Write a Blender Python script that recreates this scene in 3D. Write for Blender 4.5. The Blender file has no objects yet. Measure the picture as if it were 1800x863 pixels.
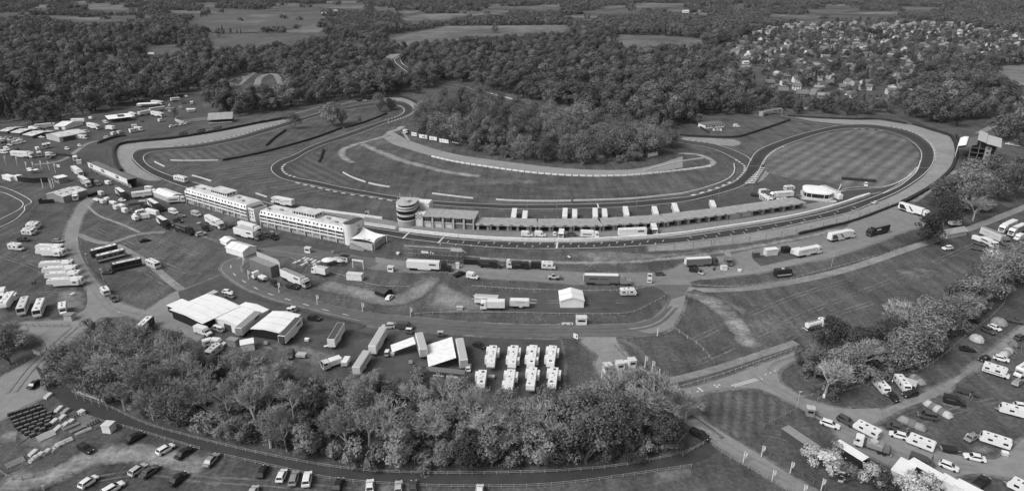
import bpy,bmesh,math,random
from mathutils import Vector,Matrix,noise
from mathutils.geometry import tessellate_polygon
R=math.radians
sc=bpy.context.scene
COL=sc.collection
# ------------------------------------------------------------------ camera, sky, sun, exposure
CAM_H,FPX,W0,H0=111.0,1150.0,1800.0,863.0
PITCH=R(22.5)
cam_data=bpy.data.cameras.new('camera')
cam_data.sensor_width=36.0
cam_data.lens=36.0*FPX/W0
cam_data.clip_start=1.0
cam_data.clip_end=20000.0
cam=bpy.data.objects.new('camera',cam_data)
COL.objects.link(cam)
cam.location=(0,0,CAM_H)
cam.rotation_euler=(math.pi/2-PITCH,0,0)
sc.camera=cam
SUN_EL,SUN_AZ=R(48),R(235)
world=bpy.data.worlds.new('World')
sc.world=world
world.use_nodes=True
wn=world.node_tree.nodes
wl=world.node_tree.links
bg=wn['Background']
sky=wn.new('ShaderNodeTexSky')
sky.sky_type='NISHITA'
sky.sun_disc=False
sky.sun_elevation=SUN_EL
sky.sun_rotation=SUN_AZ
sky.air_density=1.0
sky.dust_density=4.0
bw=wn.new('ShaderNodeRGBToBW')
wl.new(sky.outputs[0],bw.inputs[0])
wl.new(bw.outputs[0],bg.inputs[0])
bg.inputs[1].default_value=0.13
sun_data=bpy.data.lights.new('sun','SUN')
sun_data.energy=1.3
sun_data.angle=R(26)
sun=bpy.data.objects.new('sun',sun_data)
COL.objects.link(sun)
sd=Vector((math.sin(SUN_AZ)*math.cos(SUN_EL),math.cos(SUN_AZ)*math.cos(SUN_EL),math.sin(SUN_EL)))
sun.rotation_euler=sd.to_track_quat('Z','Y').to_euler()
sun.location=(0,0,400)
vs=sc.view_settings
vs.view_transform='Standard'
vs.look='None'
vs.gamma=1.0
vs.use_curve_mapping=False
vs.exposure=0.42
cy=sc.cycles
cy.max_bounces=5
cy.diffuse_bounces=2
cy.glossy_bounces=2
cy.transmission_bounces=2
cy.transparent_max_bounces=6
cy.caustics_reflective=False
cy.caustics_refractive=False
# ------------------------------------------------------------------ survey: photo pixel -> ground point
ct,st=math.cos(PITCH),math.sin(PITCH)
def G(px,py,z=0.0):
 a=(py-H0/2)/FPX
 t=(CAM_H-z)/(st+a*ct)
 return Vector((t*(px-W0/2)/FPX,t*(ct-a*st),z))
def SCALE(py):
 a=(py-H0/2)/FPX
 return CAM_H/(st+a*ct)/FPX
def PX(p):
 dz=p[2]-CAM_H
 depth=p[1]*ct-dz*st
 down=-p[1]*st-dz*ct
 return (W0/2+FPX*p[0]/depth,H0/2+FPX*down/depth)
TILE=[0.0,0.0,1.0]
def tile(x,y,s):
 TILE[:]=[x,y,s]
def T(x,y):
 return (TILE[0]+x/TILE[2],TILE[1]+y/TILE[2])
def heading(px,py,dx,dy,z=0.0):
 n=math.hypot(dx,dy) or 1
 a,b=G(px-4*dx/n,py-4*dy/n,z),G(px+4*dx/n,py+4*dy/n,z)
 return math.atan2(b.y-a.y,b.x-a.x)
def cr(pts,n=6,closed=False):
 out,m=[],len(pts)
 rng=range(m if closed else m-1)
 for i in rng:
  def P(k):
   return Vector(pts[k % m]) if closed else Vector(pts[max(0,min(m-1,k))])
  p0,p1,p2,p3=P(i-1),P(i),P(i+1),P(i+2)
  for j in range(n):
   t=j/n
   out.append(0.5*((2*p1)+(p2-p0)*t+(2*p0-5*p1+4*p2-p3)*t*t+(3*p1-p0-3*p2+p3)*t**3))
 if not closed:
  out.append(Vector(pts[-1]))
 return out
# ------------------------------------------------------------------ materials
MATS={}
def _pr(name,rough,spec):
 m=bpy.data.materials.new(name)
 m.use_nodes=True
 b=m.node_tree.nodes['Principled BSDF']
 b.inputs['Roughness'].default_value=rough
 b.inputs['Specular IOR Level'].default_value=spec
 return m,b,m.node_tree.nodes,m.node_tree.links
def M(name,v,rough=0.7,spec=0.25,var=0.12,scale=1.2,metal=0.0,streak=0.0):
 """painted / built surface: grey value v with object-space mottling"""
 if name in MATS:
  return MATS[name]
 m,b,N,L=_pr(name,rough,spec)
 b.inputs['Metallic'].default_value=metal
 tc=N.new('ShaderNodeTexCoord')
 nz=N.new('ShaderNodeTexNoise')
 nz.inputs['Scale'].default_value=scale
 nz.inputs['Detail'].default_value=4
 mp=N.new('ShaderNodeMapping')
 if streak:
  mp.inputs['Scale'].default_value=(1,1,0.15)
 L.new(tc.outputs['Object'],mp.inputs[0])
 L.new(mp.outputs[0],nz.inputs['Vector'])
 rp=N.new('ShaderNodeValToRGB')
 lo,hi=v*(1-var),min(0.92,v*(1+var))
 rp.color_ramp.elements[0].position=0.3
 rp.color_ramp.elements[1].position=0.7
 rp.color_ramp.elements[0].color=(lo,lo,lo,1)
 rp.color_ramp.elements[1].color=(hi,hi,hi,1)
 L.new(nz.outputs[0],rp.inputs[0])
 L.new(rp.outputs[0],b.inputs['Base Color'])
 MATS[name]=m
 return m
def ground_value(N,L,base,terms):
 """sum of position noises around a base value -> colour socket"""
 geo=N.new('ShaderNodeNewGeometry')
 cur=None
 val=N.new('ShaderNodeValue')
 val.outputs[0].default_value=1.0
 cur=val.outputs[0]
 for (scale,amp,det,stretch) in terms:
  nz=N.new('ShaderNodeTexNoise')
  nz.inputs['Scale'].default_value=scale
  nz.inputs['Detail'].default_value=det
  nz.inputs['Roughness'].default_value=0.6
  mp=N.new('ShaderNodeMapping')
  mp.inputs['Rotation'].default_value=(0,0,stretch[1])
  mp.inputs['Scale'].default_value=(1,stretch[0],1)
  L.new(geo.outputs['Position'],mp.inputs[0])
  L.new(mp.outputs[0],nz.inputs['Vector'])
  mr=N.new('ShaderNodeMapRange')
  mr.inputs[1].default_value=0.3
  mr.inputs[2].default_value=0.7
  mr.inputs[3].default_value=1-amp
  mr.inputs[4].default_value=1+amp
  L.new(nz.outputs[0],mr.inputs[0])
  mu=N.new('ShaderNodeMath')
  mu.operation='MULTIPLY'
  L.new(cur,mu.inputs[0])
  L.new(mr.outputs[0],mu.inputs[1])
  cur=mu.outputs[0]
 mu=N.new('ShaderNodeMath')
 mu.operation='MULTIPLY'
 mu.inputs[1].default_value=base
 L.new(cur,mu.inputs[0])
 return mu.outputs[0]
GRASS_TERMS=[(0.012,0.26,4,(1,0)),(0.09,0.3,6,(1,0)),(0.9,0.36,4,(1,0)),(0.3,0.26,4,(0.08,0.35))]
def bump(N,L,b,scale,strength,dist):
 geo=N.new('ShaderNodeNewGeometry')
 nz=N.new('ShaderNodeTexNoise')
 nz.inputs['Scale'].default_value=scale
 nz.inputs['Detail'].default_value=3
 L.new(geo.outputs['Position'],nz.inputs['Vector'])
 bp=N.new('ShaderNodeBump')
 bp.inputs['Strength'].default_value=strength
 bp.inputs['Distance'].default_value=dist
 L.new(nz.outputs[0],bp.inputs['Height'])
 L.new(bp.outputs[0],b.inputs['Normal'])
def MG(name,base,terms,rough=0.95,spec=0.08,bmp=None):
 if name in MATS:
  return MATS[name]
 m,b,N,L=_pr(name,rough,spec)
 L.new(ground_value(N,L,base,terms),b.inputs['Base Color'])
 if bmp:
  bump(N,L,b,*bmp)
 MATS[name]=m
 return m
GV=0.09
MG('grass',GV,GRASS_TERMS,bmp=(1.3,0.6,0.25))
MG('field',0.1,[(0.006,0.25,4,(1,0)),(0.05,0.2,4,(1,0)),(0.5,0.2,2,(1,0)),(0.2,0.2,2,(0.05,0.3))])
MG('meadow',0.14,[(0.006,0.35,4,(1,0)),(0.03,0.3,4,(1,0)),(0.5,0.2,2,(1,0))])
ROAD_T=[(0.03,0.14,4,(1,0)),(0.35,0.12,4,(1,0)),(3.0,0.1,2,(1,0))]
MG('track',0.066,[(0.03,0.12,4,(1,0)),(0.3,0.12,5,(1,0)),(2.5,0.1,2,(1,0))],rough=0.8,spec=0.25)
MG('road',0.22,ROAD_T)
MG('road_dark',0.125,ROAD_T)
MG('road_black',0.055,ROAD_T)
MG('paddock',0.082,[(0.03,0.2,4,(1,0)),(0.25,0.18,5,(1,0)),(2.5,0.14,2,(1,0))])
MG('yard',0.082,[(0.03,0.2,4,(1,0)),(0.25,0.22,5,(1,0)),(2.5,0.14,2,(1,0))])
MG('pit',0.22,ROAD_T)
MG('gravel',0.25,[(0.05,0.12,4,(1,0)),(0.4,0.12,4,(1,0)),(4.0,0.15,2,(1,0))],bmp=(3.0,0.4,0.1))
MG('dirt_flat',0.22,[(0.05,0.2,4,(1,0)),(0.4,0.2,4,(1,0)),(4.0,0.15,2,(1,0))])
MG('apron',0.2,ROAD_T)
MG('line',0.54,[(0.4,0.15,4,(1,0)),(3.0,0.15,3,(1,0))])
MG('line_faint',0.26,[(0.4,0.3,4,(1,0)),(3.0,0.2,3,(1,0))])
MG('kerb_dark',0.09,ROAD_T)
def mown(name,ang,period,k=1.1):
 m,b,N,L=_pr(name,0.95,0.08)
 c=ground_value(N,L,GV*k,GRASS_TERMS[:3])
 geo=N.new('ShaderNodeNewGeometry')
 mp=N.new('ShaderNodeMapping')
 mp.inputs['Rotation'].default_value=(0,0,ang)
 L.new(geo.outputs['Position'],mp.inputs[0])
 wv=N.new('ShaderNodeTexWave')
 wv.wave_profile='SIN'
 wv.inputs['Scale'].default_value=0.314/period
 wv.inputs['Distortion'].default_value=0.7
 wv.inputs['Detail'].default_value=2
 wv.inputs['Detail Scale'].default_value=0.15
 L.new(mp.outputs[0],wv.inputs['Vector'])
 mr=N.new('ShaderNodeMapRange')
 mr.inputs[3].default_value=0.8
 mr.inputs[4].default_value=1.18
 L.new(wv.outputs['Fac'],mr.inputs[0])
 mu=N.new('ShaderNodeMath')
 mu.operation='MULTIPLY'
 L.new(c,mu.inputs[0])
 L.new(mr.outputs[0],mu.inputs[1])
 L.new(mu.outputs[0],b.inputs['Base Color'])
 MATS[name]=m
mown('mown_right',R(41),8.0,1.45)
mown('mown_left',R(-40),6.0)
mown('mown_mid',R(62),6.0)
mown('mown_front',R(20),3.0)
def worn(name,dirt,soft=0.5,base=None,terms=None):
 """bare earth worn into grass: mixes the grass value with a dirt value by the mesh's 'w' attribute and noise"""
 m,b,N,L=_pr(name,0.95,0.08)
 g=ground_value(N,L,base or GV,terms or GRASS_TERMS)
 d=ground_value(N,L,dirt,[(0.08,0.2,4,(1,0)),(0.9,0.25,4,(1,0))])
 at=N.new('ShaderNodeAttribute')
 at.attribute_name='w'
 geo=N.new('ShaderNodeNewGeometry')
 nz=N.new('ShaderNodeTexNoise')
 nz.inputs['Scale'].default_value=0.16
 nz.inputs['Detail'].default_value=8
 nz.inputs['Roughness'].default_value=0.75
 L.new(geo.outputs['Position'],nz.inputs['Vector'])
 ad=N.new('ShaderNodeMath')
 ad.operation='ADD'
 L.new(at.outputs['Fac'],ad.inputs[0])
 ng=N.new('ShaderNodeMapRange')
 ng.inputs[1].default_value=0.25
 ng.inputs[2].default_value=0.75
 L.new(nz.outputs[0],ng.inputs[0])
 L.new(ng.outputs[0],ad.inputs[1])
 mr=N.new('ShaderNodeMapRange')
 mr.inputs[1].default_value=1.0-soft*0.7
 mr.inputs[2].default_value=1.0+soft*1.1
 L.new(ad.outputs[0],mr.inputs[0])
 mx=N.new('ShaderNodeMix')
 mx.data_type='FLOAT'
 L.new(mr.outputs[0],mx.inputs['Factor'])
 L.new(g,mx.inputs['A'])
 L.new(d,mx.inputs['B'])
 L.new(mx.outputs['Result'],b.inputs['Base Color'])
 MATS[name]=m
worn('worn',0.24)
worn('rubber_line',0.042,0.5,0.066,[(0.03,0.12,4,(1,0)),(0.3,0.12,5,(1,0)),(2.5,0.1,2,(1,0))])
worn('oil_stain',0.03,0.5,0.082,[(0.03,0.2,4,(1,0)),(0.25,0.22,5,(1,0)),(2.5,0.14,2,(1,0))])
worn('wheel_track',0.15,0.5,0.22,ROAD_T)
worn('dark_track',0.09,0.5,0.125,ROAD_T)
worn('worn_hard',0.15,0.15)
worn('worn_pale',0.34)
worn('worn_dark',0.035)
def foliage(name,lo,hi,rnd):
 m,b,N,L=_pr(name,0.75,0.12)
 oi=N.new('ShaderNodeObjectInfo')
 at=N.new('ShaderNodeAttribute')
 at.attribute_name='leaf'
 mr=N.new('ShaderNodeMapRange')
 mr.inputs[3].default_value=lo
 mr.inputs[4].default_value=hi
 L.new(at.outputs['Fac'],mr.inputs[0])
 m2=N.new('ShaderNodeMapRange')
 m2.inputs[3].default_value=1-rnd
 m2.inputs[4].default_value=1+rnd
 L.new(oi.outputs['Random'],m2.inputs[0])
 mu=N.new('ShaderNodeMath')
 mu.operation='MULTIPLY'
 L.new(mr.outputs[0],mu.inputs[0])
 L.new(m2.outputs[0],mu.inputs[1])
 L.new(mu.outputs[0],b.inputs['Base Color'])
 MATS[name]=m
foliage('leaf',0.085,0.24,0.4)
foliage('leaf_forest',0.05,0.15,0.35)
foliage('leaf_copse',0.075,0.22,0.3)
foliage('leaf_far',0.065,0.15,0.35)
foliage('leaf_dark',0.035,0.075,0.2)
foliage('leaf_pale',0.1,0.23,0.25)
foliage('leaf_light',0.09,0.2,0.3)
foliage('blossom',0.25,0.62,0.15)
foliage('twig',0.26,0.5,0.25)
M('bark',0.12,0.9,0.1,0.3,3)
M('bark_pale',0.38,0.9,0.1,0.25,3)
for nm,v in (('white',.68),('offwhite',.54),('lightgrey',.42),('grey',.24),('midgrey',.15),('darkgrey',.07),('black',.022)):
 M('paint_'+nm,v,0.35,0.4,0.06,2.0)
 M('mat_'+nm,v,0.85,0.15,0.12,0.8)
M('canvas',0.72,0.8,0.15,0.06,0.35)
M('roof_white',0.52,0.7,0.2,0.25,0.35)
M('roof_sheet',0.3,0.7,0.2,0.18,0.5)
M('wall_block',0.34,0.9,0.1,0.14,0.5,streak=1)
M('wall_white',0.68,0.8,0.15,0.08,0.4,streak=1)
M('steel',0.3,0.5,0.4,0.2,4,metal=0.3)
M('wood_post',0.26,0.9,0.1,0.35,4)
M('rubber',0.025,0.8,0.2,0.3,4)
M('tyre_stack',0.035,0.8,0.2,0.4,2)
M('glass',0.018,0.12,0.5,0.2,1)
M('concrete',0.3,0.9,0.1,0.2,1)
# ------------------------------------------------------------------ mesh builder, things and parts
class MB:
 def __init__(s):
  s.v,s.f=[],[]
 def add(s,vs_,fs_):
  o=len(s.v)
  s.v+=[tuple(p) for p in vs_]
  s.f+=[tuple(i+o for i in f) for f in fs_]
  return s
 def box(s,x0,x1,y0,y1,z0,z1):
  return s.add([(x0,y0,z0),(x1,y0,z0),(x1,y1,z0),(x0,y1,z0),(x0,y0,z1),(x1,y0,z1),(x1,y1,z1),(x0,y1,z1)],
      [(3,2,1,0),(4,5,6,7),(0,1,5,4),(1,2,6,5),(2,3,7,6),(3,0,4,7)])
 def loft(s,rings,cap=True):
  n=len(rings[0])
  o=len(s.v)
  for r in rings:
   s.v+=[tuple(p) for p in r]
  for i in range(len(rings)-1):
   for j in range(n):
    a,b=o+i*n+j,o+i*n+(j+1) % n
    s.f.append((a,b,b+n,a+n))
  if cap:
   s.f.append(tuple(o+j for j in reversed(range(n))))
   s.f.append(tuple(o+(len(rings)-1)*n+j for j in range(n)))
  return s
 def rbox(s,x0,x1,w,z0,z1,r=0.2,e=0.12):
  """box along x with rounded upper edges and ends"""
  def ring(x,k):
   h=w/2-k
   t=z1-k
   return [(x,-h,z0+k),(x,h,z0+k),(x,h,t-r),(x,h-r*.35,t-r*.35),(x,h-r,t),(x,-h+r,t),(x,-h+r*.35,t-r*.35),(x,-h,t-r)]
  return s.loft([ring(x0,e),ring(x0+e,0),ring(x1-e,0),ring(x1,e)])
 def cyl(s,p,q,r0,r1=None,n=8):
  r1=r0 if r1 is None else r1
  p,q=Vector(p),Vector(q)
  d=(q-p).normalized()
  u=d.cross(Vector((0,0,1)) if abs(d.z)<.9 else Vector((1,0,0))).normalized()
  w=d.cross(u)
  ring=lambda c,r:[c+(u*math.cos(2*math.pi*k/n)+w*math.sin(2*math.pi*k/n))*r for k in range(n)]
  return s.loft([ring(p,r0),ring(q,r1)])
 def quad(s,*p):
  return s.add(p,[tuple(range(len(p)))])
 def mesh(s,name):
  me=bpy.data.meshes.new(name)
  me.from_pydata(s.v,[],s.f)
  bm=bmesh.new()
  bm.from_mesh(me)
  bmesh.ops.recalc_face_normals(bm,faces=bm.faces)
  bm.to_mesh(me)
  bm.free()
  me.materials.append(None)
  return me
def mobj(name,me,mat,parent=None,loc=None,rz=None):
 o=bpy.data.objects.new(name,me)
 COL.objects.link(o)
 if mat:
  if len(me.materials)==0:
   me.materials.append(None)
  if me.materials[0] is None and me.users<=1:
   me.materials[0]=MATS[mat]
  elif me.materials[0] is not MATS[mat]:
   o.material_slots[0].link='OBJECT'
   o.material_slots[0].material=MATS[mat]
 if parent:
  o.parent=parent
 if loc is not None:
  o.location=loc
 if rz is not None:
  o.rotation_euler[2]=rz
 return o
def tag(o,label,cat,group=None):
 o['label']=label
 o['category']=cat
 if group:
  o['group']=group
 return o
def thing(name,label,cat,loc=(0,0,0),rz=0.0,group=None,scale=1.0):
 o=bpy.data.objects.new(name,None)
 o.empty_display_size=0.5
 COL.objects.link(o)
 o.location=loc
 o.rotation_euler=(0,0,rz)
 o.scale=(scale,)*3
 return tag(o,label,cat,group)
def structure(o):
 o['kind']='structure'
 return o
KITS={}
def kit(key,build):
 if key not in KITS:
  KITS[key]=[(nm,mb.mesh(nm),mat,par) for (nm,mb,mat,par) in build()]
 return KITS[key]
def put(root,parts,mats=None):
 """instantiate a kit's parts under a thing; sub-parts name their parent's index"""
 made=[]
 for (nm,me,mat,par) in parts:
  m=(mats or {}).get(mat,mat)
  o=bpy.data.objects.new(nm,me)
  COL.objects.link(o)
  o.material_slots[0].link='OBJECT'
  o.material_slots[0].material=MATS[m]
  o.parent=root if par is None else made[par]
  made.append(o)
 return made
def text_mesh(s,size,align='CENTER'):
 c=bpy.data.curves.new('lettering','FONT')
 c.body=s
 c.size=size
 c.align_x=align
 c.align_y='CENTER'
 c.extrude=0.02
 o=bpy.data.objects.new('lettering',c)
 COL.objects.link(o)
 me=bpy.data.meshes.new_from_object(o.evaluated_get(bpy.context.evaluated_depsgraph_get()))
 bpy.data.objects.remove(o)
 bpy.data.curves.remove(c)
 me.materials.clear()
 me.materials.append(None)
 return me
ORD=['zeroth','first','second','third','fourth','fifth','sixth','seventh','eighth','ninth','tenth','eleventh','twelfth','thirteenth','fourteenth','fifteenth','sixteenth','seventeenth','eighteenth','nineteenth','twentieth']
ORD+=['twenty-'+w for w in ORD[1:10]]+['thirtieth']+['thirty-'+w for w in ORD[1:10]]+['fortieth']+['forty-'+w for w in ORD[1:10]]+['fiftieth']
# ================================================================== THE GROUND
_zc=[0]
VERGED=('service_road','camp_road','plaza_road','yard','gravel_trap','gravel_apron')
def zlay(layer):
 _zc[0]+=1
 return 0.03*layer+0.00008*_zc[0]
def sheet(name,pts,mat,layer,parent=None):
 if name in VERGED and parent is None:
  track_w('worn_verge',[tuple(p) for p in pts]+[tuple(pts[0])],2.8,'worn',.4,n=1,wmax=.55,step=2.5)
 z=zlay(layer)
 w=[G(p[0],p[1]) for p in pts]
 w=[Vector((p.x,p.y,z)) for p in w]
 tri=tessellate_polygon([w])
 me=bpy.data.meshes.new(name)
 me.from_pydata([tuple(p) for p in w],[],[tuple(t) for t in tri])
 bm=bmesh.new(); bm.from_mesh(me)
 bmesh.ops.recalc_face_normals(bm,faces=bm.faces)
 for f in bm.faces:
  if f.normal.z<0:
   f.normal_flip()
 bm.to_mesh(me); bm.free()
 o=mobj(name,me,mat,parent)
 if parent is None:
  structure(o)
 return o
def strip_mesh(name,A,B,z,dash=None):
 v,f=[],[]
 for a,b in zip(A,B):
  v+=[(a.x,a.y,z),(b.x,b.y,z)]
 for i in range(len(A)-1):
  if dash is None or dash(i):
   q=(2*i,2*i+1,2*i+3,2*i+2)
   f.append(q)
 me=bpy.data.meshes.new(name)
 me.from_pydata(v,[],f)
 bm=bmesh.new(); bm.from_mesh(me)
 for fc in bm.faces:
  fc.normal_update()
  if fc.normal.z<0:
   fc.normal_flip()
 bm.to_mesh(me); bm.free()
 return me
def ribbon(name,A,B,mat,layer,n=6,closed=False,parent=None):
 a,b=cr(A,n,closed),cr(B,n,closed)
 if closed:
  a.append(a[0]); b.append(b[0])
 wa,wb=[G(p[0],p[1]) for p in a],[G(p[0],p[1]) for p in b]
 o=mobj(name,strip_mesh(name,wa,wb,zlay(layer)),mat,parent)
 return o if parent else structure(o)
def wpath(pts,n=6,closed=False,step=None):
 w=[G(p[0],p[1]) for p in cr(pts,n,closed)]
 if closed:
  w.append(w[0].copy())
 if step:
  w=resample(w,step)
 return w
def resample(w,step):
 d=[0.0]
 for i in range(1,len(w)):
  d.append(d[-1]+(w[i]-w[i-1]).length)
 n=max(1,round(d[-1]/step))
 out,j=[],0
 for k in range(n+1):
  s=d[-1]*k/n
  while j<len(w)-2 and d[j+1]<s:
   j+=1
  L_=d[j+1]-d[j] or 1
  out.append(w[j].lerp(w[j+1],(s-d[j])/L_))
 return out
def offset(w,o):
 out=[]
 for i,p in enumerate(w):
  a,b=w[max(0,i-1)],w[min(len(w)-1,i+1)]
  t=(b-a)
  t=t.normalized() if t.length>1e-6 else Vector((1,0,0))
  out.append(p+Vector((-t.y,t.x,0))*o)
 return out
def line(name,pts,width,mat,layer,parent=None,dash=None,off=0.0,n=6,world=False):
 """painted line; dash = (on, off) metres"""
 w=pts if world else wpath(pts,n)
 if dash:
  w=resample(w,dash[2] if len(dash)>2 else 1.0)
  step=(dash[2] if len(dash)>2 else 1.0)
  per=(dash[0]+dash[1])/step
  fn=lambda i:(i % per)<dash[0]/step
 else:
  fn=None
 A,B=offset(w,off-width/2),offset(w,off+width/2)
 o=mobj(name,strip_mesh(name,A,B,zlay(layer),fn),mat,parent)
 return o if parent else structure(o)
def track_w(name,pts,width,mat,layer,n=6,wmax=1.0,step=2.0):
 """worn track: ribbon whose 'w' attribute fades to the sides"""
 w=wpath(pts,n,step=step)
 prof=[(-.5,0),(-.28,.75),(0,1),(.28,.75),(.5,0)]
 z=zlay(layer)
 cols=[offset(w,width*o) for o,_ in prof]
 v,f,a=[],[],[]
 for i in range(len(w)):
  end=min(1.0,3.0*min(i+.3,len(w)-1-i+.3)*step/max(4*step,width*1.2))
  for c,(o,k) in zip(cols,prof):
   v.append((c[i].x,c[i].y,z+i*6e-5)); a.append(k*wmax*min(1,end))
 for i in range(len(w)-1):
  for j in range(4):
   f.append((i*5+j,i*5+5+j,i*5+6+j,i*5+1+j))
 return _wobj(name,v,f,a,mat)
def patch_w(name,pts,mat,layer,wmax=1.0,inner=0.55):
 w=wpath(pts,5,closed=True)[:-1]
 z=zlay(layer)
 c=sum(w,Vector())/len(w)
 v,a,f=[(c.x,c.y,z)],[wmax],[]
 for p in w:
  q=c.lerp(p,inner)
  v.append((q.x,q.y,z)); a.append(wmax)
 for p in w:
  v.append((p.x,p.y,z)); a.append(0.0)
 n=len(w)
 for i in range(n):
  j=(i+1) % n
  f.append((0,1+i,1+j))
  f.append((1+i,1+n+i,1+n+j,1+j))
 return _wobj(name,v,f,a,mat)
def _wobj(name,v,f,a,mat):
 me=bpy.data.meshes.new(name)
 me.from_pydata(v,[],f)
 at=me.attributes.new('w','FLOAT','POINT')
 at.data.foreach_set('value',a)
 bm=bmesh.new(); bm.from_mesh(me)
 for fc in bm.faces:
  fc.normal_update()
  if fc.normal.z<0:
   fc.normal_flip()
 bm.to_mesh(me); bm.free()
 return structure(mobj(name,me,mat))
# one sheet to beyond the horizon, with far hills
NX,NY=90,90
gv,gf=[],[]
for j in range(NY+1):
 y=60+(9000-60)*(j/NY)**2.2
 for i in range(NX+1):
  x=(i/NX-.5)*2*(500+y*1.35)
  k=max(0.0,(y-2300)/3500)
  z=min(k,1.2)**2*26*(noise.noise(Vector((x/1500,y/1800,3.1)))+.55) if k>0 else 0
  gv.append((x,y,max(0,z)+(-0.0)))
for j in range(NY):
 for i in range(NX):
  a=j*(NX+1)+i
  gf.append((a,a+1,a+NX+2,a+NX+1))
gme=bpy.data.meshes.new('ground')
gme.from_pydata(gv,[],gf)
structure(mobj('ground',gme,'grass'))
# ---- far fields seen between the woods
FIELDS=[
 ('field',[(361,61),(450,60),(605,56.5),(575,65),(545,67),(500,76),(450,80),(375,86),(361,74)]),
 ('meadow',[(667,65),(761,52),(781,47),(900,46),(1002,45.5),(1007,56),(900,62),(800,70),(700,76),(680,71)]),
 ('meadow',[(1060,61.5),(1142,63.5),(1231,69),(1257,74),(1206,80),(1168,78),(1130,86),(1104,80),(1078,70)]),
 ('field',[(318,41),(382,22),(450,20),(527,21.5),(577,28),(552,39),(450,50),(390,52),(350,46)]),
 ('meadow',[(1735,119),(1800,115),(1860,113),(1860,165),(1800,152),(1770,138),(1748,129)]),
 ('field',[(250,84),(306,79),(334,84),(301,94),(255,97)]),
 ('field',[(163,99),(217,96),(204,107),(166,110)]),
 ('meadow',[(1350,25),(1472,31),(1426,35),(1350,31)]),
 ('field',[(1419,19),(1503,15),(1526,18),(1460,25),(1405,24)]),
 ('meadow',[(40,11),(90,8.5),(84,16),(50,15)]),
 ('meadow',[(0,10),(20,10.5),(20,13),(0,13)]),
 ('field',[(0,22.5),(97,23.5),(97,26.5),(0,26)]),
 ('field',[(450,18),(552,14),(572,16.5),(514,21)]),
 ('field',[(628,15),(730,10),(680,16.5)]),
 ('meadow',[(674,23),(776,16.5),(718,25)]),
 ('meadow',[(751,28),(883,19),(900,23),(807,31.5)]),
 ('meadow',[(488,50),(552,44.6),(593,43),(557,52)]),
 ('field',[(705,32),(751,30.6),(728,39)]),
 ('field',[(900,15),(997,11.5),(951,20)]),
 ('meadow',[(270,20),(330,19),(330,22.5),(270,22.5)]),
 ('field',[(60,56),(125,54),(110,62),(50,62)]),
 ('field',[(0,181),(60,172),(130,159),(138,163),(70,179),(0,189)]),
 ('field',[(1090,2),(1160,2),(1130,5.5)]),
 ('field',[(560,3),(640,1),(600,7)]),
 ('field',[(170,2),(260,1),(220,5)]),
 ('field',[(1030,13),(1120,12),(1070,18)]),
]
for (m_,pts) in FIELDS:
 big=[]
 yb=max(p[1] for p in pts)
 for p in pts:
  big.append((p[0],p[1]+(8 if p[1]>(yb+min(q[1] for q in pts))/2 and yb>40 else 0)))
 o=sheet('field',big,m_,30)
# ---- the circuit
STN=[((1500,372.5),(1500,358.4)),((1472.7,380),(1455,372.5)),((1416.7,391.5),(1403.9,384)),((1353,405.5),(1350,394)),((1276.5,418.2),(1275,405)),
  ((1200,427.5),(1200,416)),((1154.9,431.5),(1155,418.5)),((1078.4,435.8),(1078,423.5)),((1002,438.2),(1002,426)),((900,438),(900,424.6)),
  ((804,431),(815,421.5)),((722.4,422),(740,413.5)),((676.5,414.4),(690,406)),((620,404.5),(630,396)),((540,388),(548,376)),((470,370.5),(475,358)),
  ((400,352),(400,337)),((325.2,330.5),(332,318)),((283,315.2),(299.6,308.5)),((260.5,304.6),(275.5,298.6)),((242.4,291),(260,289)),((231.1,277.5),(253.6,279.4)),
  ((235.8,266.7),(257.5,271.8)),((254.9,261.6),(272,267.5)),((300,259),(300,264.5)),((338.2,255.2),(343.3,262.5)),((376.5,248.8),(376.5,256.5)),((414.7,241.2),(414.7,248.8)),
  ((453,229.7),(453,238.6)),((498.8,217),(498.8,224.6)),((552,201),(552,207.5)),((600,190),(600,196.5)),((640,182.5),(640,190)),((680,177),(672,186)),((705,178.5),(690,185.5)),
  ((720,183.5),(702,187.5)),((727.2,190.5),(709,192.5)),((725.5,198.5),(707,199.5)),((702,209.5),(697,205)),((676.5,218),(676.5,211.9)),((638,233.5),(638,224.6)),
  ((600,246.3),(600,238.3)),((567.7,256.5),(567.7,248.8)),((539.6,269.2),(537,261.6)),((519.2,281.5),(516.7,272.5)),((501.4,289.6),(488,283.5)),((496.3,297.3),(475.2,296)),
  ((503.9,306.2),(483.5,308.7)),((521.8,312.6),(503.9,317.6)),((554.9,318.9),(542.2,325.3)),((600,328.8),(600,338)),((651,338),(651,345.9)),((702,346.2),(694.3,353)),
  ((778.4,354.6),(770,362)),((854.9,358.6),(854,367)),((900,360),(900,368.6)),((1002,359.2),(1002,368)),((1078.4,357.2),(1078.4,366)),((1129.4,353.3),(1129.4,363.2)),
  ((1200,347),(1200,355.9)),((1230,341),(1238.2,348.2)),((1263.7,330.4),(1276.5,338)),((1290,319),(1300,330)),((1306,305),(1320,320)),((1313,292),(1333,305)),((1319,280),(1341,288)),
  ((1327,268.5),(1350.4,274.3)),((1343,258.8),(1365.7,262.8)),((1378.4,245),(1388,253.5)),((1416.7,233.5),(1426,240)),((1454.9,224.6),(1458,231.5)),((1485,219.8),(1490,227)),
  ((1530,219.5),(1525.5,226.6)),((1576.5,225.9),(1551,229.7)),((1600,231.5),(1576.5,237.4)),((1620,241),(1596.9,246.3)),((1637,255),(1612.2,259)),((1643.5,270),(1618.5,271.8)),
  ((1641,287),(1614,290)),((1630,302.5),(1600,308)),((1610,319),(1577,325)),((1580,337.5),(1550,339.5)),((1540,355.5),(1525,349.5))]
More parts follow.
